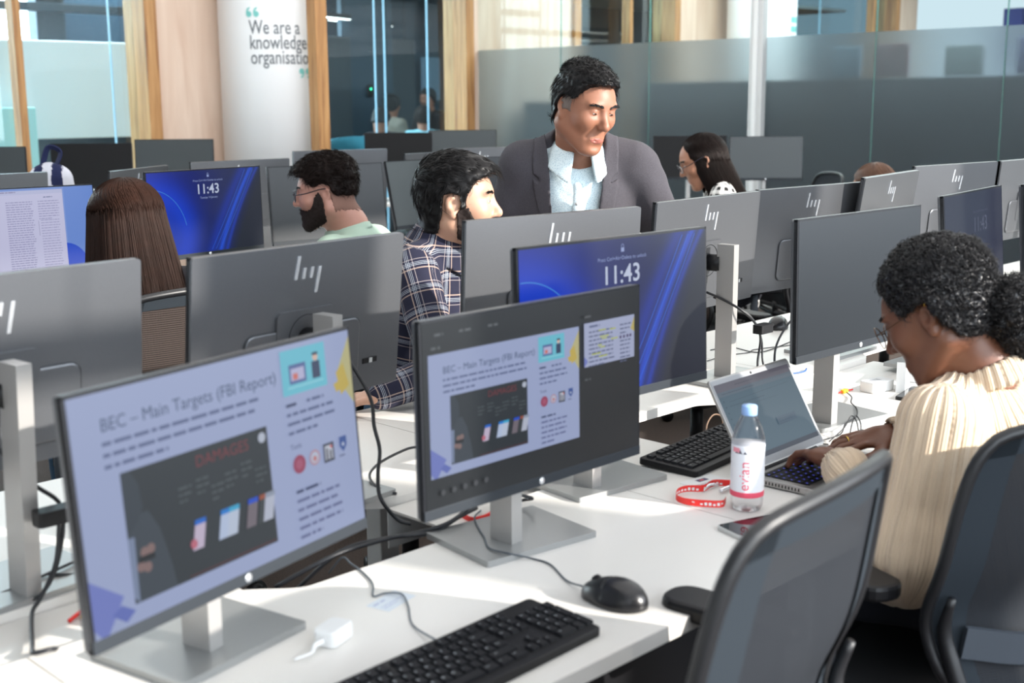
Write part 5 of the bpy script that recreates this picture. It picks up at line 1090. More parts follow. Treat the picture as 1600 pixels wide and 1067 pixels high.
# ---------------- 2. the man in the plaid shirt
def plaid_man():
    root = person('seated bearded man in navy plaid shirt, face in right profile', (2.36, 2.72)); fr = Frame((2.340, 2.499, 1.250), -50, 2, 0, 1.02)
    neck = np.array((2.325, 2.560, 1.155)); T = Frame((2.340, 2.60, 0.975), -66, 8)
    shL, shR = T.w((0, 0.165, 0.095)), T.w((0, -0.165, 0.095)); arms = [(shL, T.w((0.07, 0.235, -0.14)), (2.56, 2.36, 0.785)), (shR, (2.155, 2.375, 0.825), (1.98, 2.42, 0.790))]
    fd = Field((1.80, 2.15, 0.55), (2.75, 2.86, 1.42), 0.0038); head_field(fd, fr, neck=neck, nose=1.15, jaw=1.0); skin_core(fd, T, neck, arms)
    hand(fd, Frame((1.985, 2.42, 0.785), 165, 4), -1, (14, 14, 16, 18)); hand(fd, Frame((2.56, 2.355, 0.782), -80, 4), 1, (14, 14, 16, 18))
    V, F = fd.mesh(); smesh('body', V, F, M_skin_light, root); head_extras(fr, root, fd, M_skin_light); lips(fr, fd, root, M_lip)
    zl = zline(((-.12, -.085), (-.05, -.080), (-.040, -.04), (-.034, .024), (-.01, .032), (.010, .026), (.014, -.008), (.024, -.006), (.030, .030), (.050, .060), (.070, .075), (.09, .085), (.13, .09)))
    def thick(x, y, z): return 0.010 + 0.014 * np.clip((z - 0.03) / 0.07, 0, 1) + 0.010 * np.clip((x - 0.02) / 0.06, 0, 1) * np.clip((z - .05) / .03, 0, 1) - 0.006 * np.clip((-z - .03) / .05, 0, 1)
    hair, V, F = shell(fd, fr, thick, lambda x, y, z: (zl(x) - z) * 0.8, (-.16, -.12, -.11), (.14, .12, .18), 'hair', M_hair_black, root, disp=lambda V: vnoise(V * 70, 4) * 0.004)
    flow = lambda p, n: np.stack([np.where(p[:, 2] > .055, 1.0, -0.55), 0 * p[:, 0], np.where(p[:, 2] > .055, -0.05, -0.8)], 1)
    strands(V, F, fr, 6500, flow, 0.034, 'hair_locks', M_hair_black, hair, w=0.0009, lift=0.12, jit=0.22, keep=lambda p: ~((np.abs(p[:, 1]) > .045) & (p[:, 2] < .045) & (p[:, 0] > -.04)))
    zb = zline(((-.05, -.2), (.0, -.16), (.004, -.02), (.020, .0), (.034, -.010), (.050, -.040), (.064, -.052), (.080, -.048), (.11, -.046)))
    nz3 = lambda x, y, z: 0.004 * np.sin(x * 410 + y * 90) * np.sin(z * 370 + 1) + 0.003 * np.sin(x * 900 + z * 700)
    def breg(x, y, z): m = np.sqrt(((y) / .024) ** 2 + ((z + .069) / .013) ** 2) - 1; return nz3(x, y, z) + np.maximum(np.maximum((z - zb(x)) * .8, np.maximum(-(z + 0.090 + .50 * np.maximum(x, 0)), -.002 - x)), np.maximum(-m * .01 * (x > .07) - 1 * (x <= .07), -.02 - x))
    bd, V, F = shell(fd, fr, 0.0045, breg, (-.02, -.09, -.16), (.13, .09, .01), 'beard', M_beard, root, disp=lambda V: vnoise(V * 300, 2) * 0.0015)
    strands(V, F, fr, 3600, lambda p, n: np.stack([0.35 + 0 * p[:, 0], 0 * p[:, 0], -1 + 0 * p[:, 0]], 1), 0.010, 'beard_hair', M_beard, bd, w=0.0005, lift=0.5, K=3)
    fc = Field((1.92, 2.15, 0.50), (2.80, 2.98, 1.26), 0.0045); cloth_core(fc, T, arms, (0.062, 0.056, 0.042), (0.128, 0.165, 0.20), 0.126, 1.2, -0.38)
    C = Frame(neck + np.array([0.0, 0.008, -0.022]), -62, 16); fc.cap((0, 0, .12), (0, 0, .0), 0.063, 0.066, C, 's', 0.006); fc.ell((0.080, 0, -0.005), (0.045, 0.036, 0.050), C, 's', 0.01)
    arc_collar(fc, C, 0.069, 0.102, -0.030, 0.040, 0.0045, 20, 0.045); fc.cap((0.130, 0, 0.06), (0.128, 0, -0.34), 0.014, 0.014, T, k=0.003, fl=(0.45, 1.1, 1))
    V, F = fc.mesh(disp=wrinkle(0.0045, 15, 7)); fab = fabric(V, [(T.w((0, 0, -.42)), T.w((0, 0, .16)), .15, T.R[:, 0] * -1), (shL, arms[0][1], .06, (0, 0, 1)), (arms[0][1], arms[0][2], .05, (0, 0, 1)), (shR, arms[1][1], .06, (0, 1, 0)), (arms[1][1], arms[1][2], .05, (0, 0, -1))])
    smesh('shirt', V, F, M_plaid, root, attrs={'fab': fab})
    legs(root, [T.w((-0.02, 0.09, -0.40)), T.w((-0.02, -0.09, -0.40))], [(2.58, 2.30, 0.52), (2.28, 2.26, 0.52)], [(2.60, 2.36, 0.10), (2.26, 2.32, 0.10)], M_denim)
plaid_man()

# ---------------- 3. the bearded man in spectacles
def green_man():
    root = person('seated bearded man in spectacles and pale green top facing left', (2.83, 3.54)); fr = Frame((2.738, 3.634, 1.201), 141, 7, 0, 1.01)
    neck = np.array((2.815, 3.600, 1.080)); T = Frame((2.84, 3.58, 0.885), 118, 8)
    shL, shR = T.w((0, 0.18, 0.105)), T.w((0, -0.18, 0.105)); arms = [(shL, T.w((0.04, 0.25, -0.12)), (2.60, 3.80, 0.79)), (shR, T.w((0.06, -0.25, -0.12)), (2.86, 3.86, 0.79))]
    fd = Field((2.42, 3.28, 0.55), (3.15, 4.02, 1.40), 0.0042); head_field(fd, fr, neck=neck, plump=1.0, nose=1.0); skin_core(fd, T, neck, arms, 0.034); fd.cap(neck, fr.w((-.03, 0, -.05)), .068, .064, k=.03)
    for (s, e, w_), sd in zip(arms, (-1, 1)): hand(fd, Frame((w_[0], w_[1], 0.782), 110, 4), sd, (16, 16, 18, 20))
    V, F = fd.mesh(); smesh('body', V, F, M_skin_pink, root); head_extras(fr, root, fd, M_skin_pink); lips(fr, fd, root, M_lip)
    zl = zline(((-.12, -.02), (-.04, -.005), (-.02, .035), (.012, .038), (.036, .028), (.050, .045), (.066, .072), (.09, .080), (.13, .085)))
    def thick(x, y, z): return 0.008 + 0.024 * np.clip((z - 0.035) / 0.06, 0, 1) + 0.002 * np.clip((x - 0.02) / 0.06, 0, 1) * np.clip((z - .05) / .03, 0, 1)
    hair, V, F = shell(fd, fr, thick, lambda x, y, z: (zl(x) - z) * 0.8, (-.15, -.12, -.06), (.14, .12, .18), 'hair', M_hair_dark, root, disp=lambda V: vnoise(V * 60, 8) * 0.006)
    flow = lambda p, n: np.stack([np.where(p[:, 2] > .06, .8, -0.8), np.sin(p[:, 0] * 60), np.where(p[:, 2] > .06, 0, -0.3)], 1)
    strands(V, F, fr, 4500, flow, 0.030, 'hair_locks', M_hair_dark, hair, w=0.0011, lift=0.25, curl=0.0015, keep=lambda p: ~((np.abs(p[:, 1]) > .045) & (p[:, 2] < .040) & (p[:, 0] > -.04)))
    g, V, F = shell(fd, fr, 0.0014, lambda x, y, z: np.maximum(np.maximum(zline(((-.12, -.075), (-.03, -.06), (-.022, -.01), (-.015, .05)))(x) - z + 0.006 * np.sin(x * 500) * np.sin(z * 430), z - 0.02), x + 0.0), (-.15, -.1, -.09), (.02, .1, .03), 'faded_hair', M_stubble, root)
    strands(V, F, fr, 4200, lambda p, n: np.stack([-.3 + 0 * p[:, 0], 0 * p[:, 0], -1 + 0 * p[:, 0]], 1), 0.007, 'short_hairs', M_hair_dark, g, w=0.0005, lift=0.3, K=3)
    zb = zline(((-.05, -.2), (.0, -.14), (.006, -.01), (.020, .012), (.034, -.004), (.048, -.040), (.064, -.052), (.080, -.048), (.11, -.046)))
    nz3 = lambda x, y, z: 0.004 * np.sin(x * 410 + y * 90) * np.sin(z * 370 + 1) + 0.003 * np.sin(x * 900 + z * 700)
    def breg(x, y, z): m = np.sqrt(((y) / .024) ** 2 + ((z + .069) / .013) ** 2) - 1; return nz3(x, y, z) + np.maximum(np.maximum((z - zb(x)) * .8, np.maximum(-(z + 0.094 + .50 * np.maximum(x, 0)), -.002 - x)), -m * .01 * (x > .07) - 1 * (x <= .07))
    bd, V, F = shell(fd, fr, 0.0055, breg, (-.02, -.1, -.16), (.13, .1, .03), 'beard', M_beard, root, disp=lambda V: vnoise(V * 260, 2) * 0.002)
    strands(V, F, fr, 3600, lambda p, n: np.stack([0.35 + 0 * p[:, 0], 0 * p[:, 0], -1 + 0 * p[:, 0]], 1), 0.011, 'beard_hair', M_beard, bd, w=0.0006, lift=0.4, K=3)
    sp = spectacles(fr, root, M_frame_dark, 0.023, 0.019, 0.0018); e = fr.w((-0.006, 0.081, -0.036)) - np.array(root.location); MB().lathe([(0, -.003), (.003, 0), (0, .003)], M_gold, 10, M=Matrix.Translation(Vector(e))).build('ear_stud', None, root)
    e = fr.w((-0.006, -0.081, -0.036))
    fc = Field((2.40, 3.22, 0.45), (3.25, 4.02, 1.18), 0.005); cloth_core(fc, T, arms, (0.072, 0.062, 0.046), (0.145, 0.185, 0.20), 0.150, 1.25, -0.36, sl=0.068)
    C = Frame(neck + np.array([0.0, 0, -0.012]), 125, 14); fc.cap((0, 0, .10), (0, 0, .012), 0.072, 0.066, C, 's', 0.008); fc.cap(T.w((-.03, -.05, .135)), T.w((-.03, .05, .135)), .066, .066, k=.02); arc_collar(fc, C, 0.076, 0.086, -0.012, 0.012, 0.005, -10, 0.0)
    V, F = fc.mesh(disp=wrinkle(0.006, 11, 9)); fab = fabric(V, [(T.w((0, 0, -.42)), T.w((0, 0, .16)), .16, T.R[:, 0]), (shL, arms[0][1], .06, (0, 0, 1)), (shR, arms[1][1], .06, (0, 0, 1))]); sw = smesh('top', V, F, M_jersey, root, attrs={'fab': fab})
    # white printed patch on the shoulder blade: thin layer on the cloth
    q = fc.copy(); q.D -= 0.0012; q.func((-.30, -.3, -.2), (.3, .3, .30), lambda x, y, z: np.maximum(np.abs(y - .085) + np.abs(z - .095) - 0.060, x + .015), T, 'i'); a, b = _box(q, T, (-.25, -.02, -.02), (.0, .20, .20)); V, F = crop(q, a, b).mesh(disp=wrinkle(0.006, 11, 9))
    if len(F): smesh('white_print', V, F, M_white, sw)
    legs(root, [T.w((-0.0, 0.09, -0.40)), T.w((-0.0, -0.09, -0.40))], [(2.62, 3.86, 0.52), (2.88, 3.94, 0.52)], [(2.64, 3.84, 0.10), (2.90, 3.92, 0.10)], M_trouser)
green_man()

# ---------------- 4. the woman with long brown hair, back to us
def curtain(fr, root, mat, top, R, zc, h, end, front, n, w, name='hair', squash=0.88, cx=-0.015, wav=0.004, extra_r=0.0, back=0.0, hl=0.075):
    """long straight hair: a domed cap flowing into a hanging curtain, open at the face below the hairline hl"""
    rad = lambda z: np.where(z > zc, R * np.sqrt(np.clip(1 - ((z - zc) / h) ** 2, 0, 1)), R + (zc - z) * extra_r)
    fro = lambda z: front * np.clip((hl + 0.02 - z) / 0.05, 0.02, 1.0)
    nb = 70; zz = np.concatenate([zc + h * np.cos(np.linspace(0.02, PI / 2, 26)), np.linspace(zc, end, 21)[1:]]); V = []
    for z in zz:
        r = float(rad(z)); f0 = float(fro(z)); bk_ = back * max(0, (zc - z)); V += [(cx + r * math.cos(a) * 1.05 - bk_, r * math.sin(a) * squash, z) for a in np.linspace(f0, 2 * PI - f0, nb)]
    V = np.array(V); F = np.array([(i * nb + k, i * nb + k + 1, (i + 1) * nb + k + 1, (i + 1) * nb + k) for i in range(len(zz) - 1) for k in range(nb - 1)])
    inner = V.copy(); inner[:, 0] = cx + (V[:, 0] - cx) * 0.94; inner[:, 1] *= 0.94; inner[:, 2] -= 0.003; n0 = len(V); V2 = np.concatenate([V, inner]); F2 = np.concatenate([F[:, ::-1], F + n0]); rim = []
    for i in range(len(zz) - 1):
        for k, s in ((0, 1), (nb - 1, -1)): a, b = i * nb + k, (i + 1) * nb + k; rim.append((a, b, b + n0, a + n0) if s == 1 else (b, a, a + n0, b + n0))
    for k in range(nb - 1): a = (len(zz) - 1) * nb + k; rim.append((a, a + 1, a + 1 + n0, a + n0))
    o = smesh(name, fr.ws(V2), np.concatenate([F2, np.array(rim)]), mat, root)
    A = rng.uniform(0, 1, n); th0 = 0.04 + (PI / 2) * rng.uniform(0, 1, n) ** 3 * 0.6; z1 = end + rng.normal(0, 0.012, n) - .005; lf = rng.uniform(0, 0.005, n); ph = rng.uniform(0, 6, n); P = []; K = 22; L1 = (zc - z1)
    for k in range(K):
        t = (k / (K - 1)); s = th0 * h + (PI / 2 * h + L1 - th0 * h) * t; z = np.where(s < PI / 2 * h, zc + h * np.cos(np.minimum(s / h, PI / 2)), zc - (s - PI / 2 * h)); r = rad(z) + lf + 0.0012
        f0 = fro(z); a = f0 + (2 * PI - 2 * f0) * A + wav * np.sin(ph + t * 6); bk_ = back * np.maximum(0, zc - z); P.append(np.stack([cx + r * np.cos(a) * 1.05 - bk_, r * np.sin(a) * squash, z + lf], 1))
    P = np.stack(P, 1); ribbons('hair_locks', fr.ws(P.reshape(-1, 3)).reshape(P.shape), w * rng.uniform(0.6, 1.5, n), mat, o); return o
def brown_woman():
    root = person('seated woman seen from behind with long straight brown hair', (1.88, 3.42)); fr = Frame((1.845, 3.440, 1.172), 97, 4, 0, 1.0)
    neck = np.array((1.860, 3.400, 1.052)); T = Frame((1.872, 3.395, 0.865), 92, 3); shL, shR = T.w((0, .165, .10)), T.w((0, -.165, .10))
    arms = [(shL, T.w((.05, .22, -.13)), (1.70, 3.82, .79)), (shR, T.w((.05, -.22, -.13)), (2.02, 3.84, .79))]
    fd = Field((1.55, 3.2, 0.6), (2.22, 4.05, 1.32), 0.0045); head_field(fd, fr, female=1.0, neck=neck, nose=.8); skin_core(fd, T, neck, arms, .027)
    for (s, e, w_), sd in zip(arms, (-1, 1)): hand(fd, Frame((w_[0], w_[1], 0.782), 88, 4), sd, (16, 16, 18, 20))
    V, F = fd.mesh(); smesh('body', V, F, M_skin_light, root); head_extras(fr, root, fd, M_skin_light, brow=M_hair_brown); lips(fr, fd, root, M_lip)
    curtain(fr, root, M_hair_brown, .13, 0.114, 0.015, 0.114, -0.31, 0.70, 5200, 0.0014, extra_r=0.16, squash=0.90, back=0.04)
    fc = Field((1.52, 3.18, .45), (2.24, 4.0, 1.15), .006); cloth_core(fc, T, arms, (.052, .045, .036), (.11, .15, .18), .11, 1.25, -.36, sl=.05); fc.cap(neck + [0, 0, .1], neck + [0, 0, -.01], .058, .062, op='s', k=.01); V, F = fc.mesh(disp=wrinkle(.004, 14)); smesh('top', V, F, M_darktop, root)
    legs(root, [T.w((0, .09, -.36)), T.w((0, -.09, -.36))], [(1.78, 3.84, .52), (1.98, 3.84, .52)], [(1.78, 3.80, .10), (1.98, 3.80, .10)], M_denim, r=(.08, .058, .042))
brown_woman()

# ---------------- 5. the woman in the checked top
def check_woman():
    root = person('seated woman with long dark hair and black and white checked top', (4.88, 3.42)); fr = Frame((4.755, 3.440, 1.248), 136, 24, 0, 1.0)
    neck = np.array((4.832, 3.395, 1.155)); T = Frame((4.850, 3.385, 0.985), 130, 8); shL, shR = T.w((0, .165, .10)), T.w((0, -.165, .10))
    arms = [(shL, T.w((.06, .22, -.12)), (4.58, 3.70, .79)), (shR, T.w((.08, -.2, -.12)), (4.80, 3.80, .79))]
    fd = Field((4.4, 3.1, 0.6), (5.15, 4.0, 1.42), 0.0048); head_field(fd, fr, female=1.0, neck=neck, nose=.95); skin_core(fd, T, neck, arms, .027)
    for (s, e, w_), sd in zip(arms, (-1, 1)): hand(fd, Frame((w_[0], w_[1], 0.782), 120, 4), sd, (16, 16, 18, 20))
    V, F = fd.mesh(); smesh('body', V, F, M_skin_olive, root); head_extras(fr, root, fd, M_skin_olive); lips(fr, fd, root, M_lip); spectacles(fr, root, M_frame_dark, .022, .018, .0016)
    curtain(Frame(fr.t, 136, 2), root, M_hair_dark, .13, 0.103, 0.012, 0.112, -0.215, 0.80, 3000, 0.0016, extra_r=-0.02, squash=0.78, back=0.50, hl=0.06)
    fc = Field((4.4, 3.1, .5), (5.2, 3.95, 1.2), .006); cloth_core(fc, T, arms, (.056, .048, .038), (.115, .155, .18), .112, 1.25, -.40, sl=.055); fc.cap(neck + [0, 0, .1], neck + [0, 0, -.01], .056, .06, op='s', k=.01)
    V, F = fc.mesh(disp=wrinkle(.004, 14)); fab = fabric(V, [(T.w((0, 0, -.42)), T.w((0, 0, .16)), .15, T.R[:, 0]), (shL, arms[0][1], .055, (0, 0, 1)), (shR, arms[1][1], .055, (0, 0, 1))]); smesh('top', V, F, M_check, root, attrs={'fab': fab})
    legs(root, [T.w((0, .09, -.40)), T.w((0, -.09, -.40))], [(4.66, 3.80, .52), (4.86, 3.9, .52)], [(4.66, 3.82, .10), (4.86, 3.92, .10)], M_trouser, r=(.08, .058, .042))
check_woman()

# ---------------- 6. person of whom only auburn hair shows
def auburn():
    root = person('seated person of whom only auburn hair shows above the silver monitors', (5.80, 3.05)); fr = Frame((5.775, 3.118, 1.078), 92, 15, 0, 1.0)
    neck = np.array((5.785, 3.07, .955)); T = Frame((5.79, 3.03, .77), 92, 8); shL, shR = T.w((0, .165, .10)), T.w((0, -.165, .10)); arms = [(shL, T.w((.06, .22, -.12)), (5.62, 3.45, .78)), (shR, T.w((.06, -.22, -.12)), (5.94, 3.45, .78))]
    fd = Field((5.4, 2.8, .5), (6.2, 3.7, 1.26), .006); head_field(fd, fr, female=1, neck=neck); skin_core(fd, T, neck, arms, .027)
    for (s, e, w_), sd in zip(arms, (-1, 1)): hand(fd, Frame((w_[0], w_[1], 0.775), 90, 4), sd, (16, 16, 18, 20))
    V, F = fd.mesh(); smesh('body', V, F, M_skin_light, root); head_extras(fr, root, fd, M_skin_light)
    curtain(Frame(fr.t, 92, 6), root, M_hair_red, .13, .105, .012, .115, -.18, 1.0, 1800, .0016, squash=.88)
    fc = Field((5.4, 2.75, .4), (6.2, 3.6, 1.05), .007); cloth_core(fc, T, arms, (.056, .048, .038), (.115, .155, .18), .112, 1.25, -.30, sl=.055); fc.cap(neck + [0, 0, .1], neck + [0, 0, -.01], .056, .06, op='s', k=.01); V, F = fc.mesh(disp=wrinkle(.004, 14)); smesh('top', V, F, M_darktop, root)
    legs(root, [T.w((0, .09, -.28)), T.w((0, -.09, -.28))], [(5.70, 3.5, .52), (5.9, 3.5, .52)], [(5.7, 3.48, .10), (5.9, 3.48, .10)], M_trouser, r=(.08, .058, .042))
auburn()

# ---------------- 7. the woman in the cream sweater
def cream_woman():
    root = person('woman in cream ribbed sweater and glasses typing on the laptop', (2.30, 1.06)); fr = Frame((2.273, 1.080, 1.108), 101, 30, 3, 1.03)
    neck = np.array((2.312, 1.000, 1.020)); T = Frame((2.330, 0.985, 0.835), 86, 14)
    shL, shR = np.array((2.150, 1.005, 0.925)), np.array((2.505, 0.995, 0.930)); arms = [(shL, (2.075, 1.00, 0.700), (2.155, 1.205, 0.805)), (shR, (2.575, 1.09, 0.72), (2.472, 1.245, 0.800))]
    fd = Field((1.98, 0.80, 0.42), (2.70, 1.50, 1.30), 0.0033); head_field(fd, fr, female=1.0, neck=neck, nose=0.85, plump=0.2); skin_core(fd, T, neck, [(a, b, c) for a, b, c in arms], 0.028)
    hl = Frame((2.178, 1.236, 0.810), 52, 11, 12, 1.05); hr = Frame((2.462, 1.258, 0.800), 142, 8, -8)
    tl = hand(fd, hl, -1, (12, 26, 32, 38), 1.6, (0.7, -0.2)); tr = hand(fd, hr, 1, (20, 24, 26, 30), 1.1, (0.2, 0.2))
    V, F = fd.mesh(); body = smesh('body', V, F, M_skin_dark, root); head_extras(fr, root, fd, M_skin_dark, brow=M_hair_curly); lips(fr, fd, root, M_lipdark)
    m = MB(); L = Vector(root.location)
    for hf, tips in ((hl, tl), (hr, tr)):
        for p, d in tips:
            d = d / np.linalg.norm(d); c = hf.w(p + d * 0.003); Mx = Matrix(hf.R.tolist()).to_4x4() @ Matrix.Rotation(-math.asin(d[2]), 4, 'Y'); Mx.translation = Vector(c) - L; s = len(m.v)
            m.lathe([(0.0, 0.0), (0.0052, 0.0)], M_lip, 10, M=Mx @ Matrix.Diagonal((1.35, 0.85, 1, 1)) @ Matrix.Translation((0, 0, 0.0062)))
    nl = m.build('fingernails', None, root)
    for hf, (x, y) in ((hl, (0.098, 0.0095 * 1)), (hr, (0.095, -0.0095))):
        c = hf.w((x, y * (-1 if hf is hl else 1), -0.003)); Mx = Matrix(hf.R.tolist()).to_4x4(); Mx.translation = Vector(c) - L
        MB().tube([Mx @ Vector((0, 0.0102 * math.cos(a), 0.0102 * math.sin(a))) for a in np.linspace(0, 2 * PI, 17)[:-1]], 0.0016, M_gold, 6, 1, True).build('ring', None, root)
    # springy hair drawn back into a puff
    zl = zline(((-.12, -.075), (-.05, -.060), (-.032, -.02), (-.022, .028), (.0, .034), (.022, .022), (.034, .020), (.046, .050), (.062, .078), (.09, .088), (.12, .09)))
    def thick(x, y, z): return 0.014 + 0.018 * np.clip((z - 0.02) / 0.08, 0, 1) - 0.024 * np.clip((x - .01) / .075, 0, 1)
    hair, V, F = shell(fd, fr, thick, lambda x, y, z: (zl(x) - z) * 0.8, (-.16, -.12, -.09), (.13, .12, .18), 'hair', M_hair_curly, root, disp=lambda V: vnoise(V * 120, 5) * 0.005 + vnoise(V * 300, 6) * 0.002)
    flow = lambda p, n: np.stack([-1.0 + 0 * p[:, 0], 0 * p[:, 0], 0.15 - 0.6 * (p[:, 0] < -.03)], 1)
    strands(V, F, fr, 6500, flow, 0.026, 'hair_curls', M_hair_curly, hair, w=0.0011, lift=0.15, curl=0.0034, K=9, jit=0.5)
    B = fr.w((-0.112, -0.035, -0.055)); g = Field(B - 0.13, B + 0.13, 0.004); g.ell(B + [0.015, -0.01, 0.0], (0.082, 0.075, 0.072)); g.ell(B + [0.05, -0.02, -0.03], (0.055, 0.055, 0.05), k=.03); V, F = g.mesh(disp=lambda V: vnoise(V * 60, 5) * 0.010 + vnoise(V * 150, 6) * 0.006); bun = smesh('hair_puff', V, F, M_hair_curly, root)
    bf = Frame(B, 0, 0, 0, 1.0); N = normals(V, F); i = rng.choice(len(V), 5200); d = rng.normal(0, 1, (5200, 3)); n = N[i]; d -= n * (d * n).sum(1)[:, None]; d /= np.linalg.norm(d, axis=1)[:, None]; b2 = np.cross(n, d); ph = rng.uniform(0, 6, 5200); P = []
    for k in range(9):
        t = k / 8; a = (ph + t * 8)[:, None]; P.append(V[i] - n * 0.003 + n * (0.008 * t) + d * (0.022 * t) + (b2 * np.cos(a) + n * np.sin(a)) * 0.0038)
    ribbons('hair_curls', np.stack(P, 1), 0.0011, M_hair_curly, bun)
    spectacles(fr, root, M_frame_bronze, 0.025, 0.022, 0.0012); e = fr.w((-0.018, 0.083, 0.024)) - np.array(root.location)
    MB().tube([Vector(e) + Vector((0.0045 * math.cos(a), 0, 0.0045 * math.sin(a))) for a in np.linspace(0, 2 * PI, 13)[:-1]], 0.0012, M_gold, 6, 1, True).build('ear_ring', None, root)
    # sweater: broad ribs modelled in the knit
    fc = Field((1.94, 0.74, 0.38), (2.78, 1.42, 1.10), 0.0038); cloth_core(fc, T, [arms[1]], (0.068, 0.068, 0.040), (0.140, 0.185, 0.19), 0.155, 1.22, -0.34, sl=0.062, drop=0.02)
    a = arms[0]; el = np.array(a[1]); fc.cap(shL, el, 0.074, 0.086, k=0.04); fc.cap(el, el + (np.array(a[2]) - el) * 0.55, 0.082, 0.058, k=0.04); fc.cap(el + (np.array(a[2]) - el) * 0.55, a[2], 0.056, 0.037, k=0.02); fc.cap(el, el + [0.03, 0.06, -0.08], 0.06, 0.04, k=.05)
    for w_, hf in ((a[2], hl), (arms[1][2], hr)): q = np.array(w_); dr = hf.R[:, 0]; fc.cap(q - dr * 0.045, q - dr * 0.018, 0.040, 0.036, k=0.006); fc.cap(q - dr * 0.016, q + dr * 0.06, 0.030, 0.040, op='s', k=0.004)
    C = Frame(neck + np.array([0, -0.004, -0.022]), 100, 24); fc.cap((0, 0, .12), (0, 0, .0), 0.060, 0.064, C, 's', 0.006); arc_collar(fc, C, 0.066, 0.080, -0.026, 0.016, 0.0055, -10, 0.0)
    segs = [(T.w((0, 0, -.42)), T.w((0, 0, .17)), .16, -T.R[:, 0] * 1.0), (shL, a[1], .08, (1, 0, 0)), (a[1], a[2], .06, (0, 0, -1)), (shR, arms[1][1], .06, (0, 0, 1)), (arms[1][1], arms[1][2], .05, (0, 0, -1))]
    base = wrinkle(0.006, 10, 11)
    def disp(V): f = fabric(V, segs); tor = np.abs(f[:, 0]) < 99; per = 0.024; return base(V) + 0.0030 * (1 - np.abs(np.sin(PI * f[:, 0] / per)) ** 0.5 * 2) * -1
    V, F = fc.mesh(disp=disp); smesh('sweater', V, F, M_sweater, root, attrs={'fab': fabric(V, segs)})
    legs(root, [T.w((0.02, .09, -.30)), T.w((0.02, -.09, -.30))], [(2.14, 1.42, .50), (2.40, 1.42, .50)], [(2.14, 1.36, .10), (2.40, 1.36, .10)], M_trouser, r=(.085, .06, .045))
cream_woman()
# ================================================================== things on the desks
ROWS = [["Esc", "", "F1", "F2", "F3", "F4", "", "F5", "F6", "F7", "F8", "", "F9", "F10", "F11", "F12"],
        list("`1234567890-=") + ["Bksp"], ["Tab"] + list("QWERTYUIOP[]") + ["\\"], ["Caps"] + list("ASDFGHJKL;'#") + [], ["Shift"] + list("ZXCVBNM,./") + ["Shift "], ["Ctrl", "Win", "Alt", " ", "Alt Gr", "Fn", "Ctrl "]]
_keymesh = {}
def keycap(w, d):
    k = (round(w, 4), round(d, 4))
    if k not in _keymesh:
        me = bpy.data.meshes.new('key'); t = 0.0016; vs = [(-w / 2, -d / 2, 0), (w / 2, -d / 2, 0), (w / 2, d / 2, 0), (-w / 2, d / 2, 0), (-w / 2 + t, -d / 2 + t, 0.0045), (w / 2 - t, -d / 2 + t, 0.0045), (w / 2 - t, d / 2 - t * .6, 0.0050), (-w / 2 + t, d / 2 - t * .6, 0.0050)]
        me.from_pydata(vs, [], [(3, 2, 1, 0), (4, 5, 6, 7), (0, 1, 5, 4), (1, 2, 6, 5), (2, 3, 7, 6), (3, 0, 4, 7)]); me.materials.append(M_keycap); me.update(); _keymesh[k] = me
    return _keymesh[k]
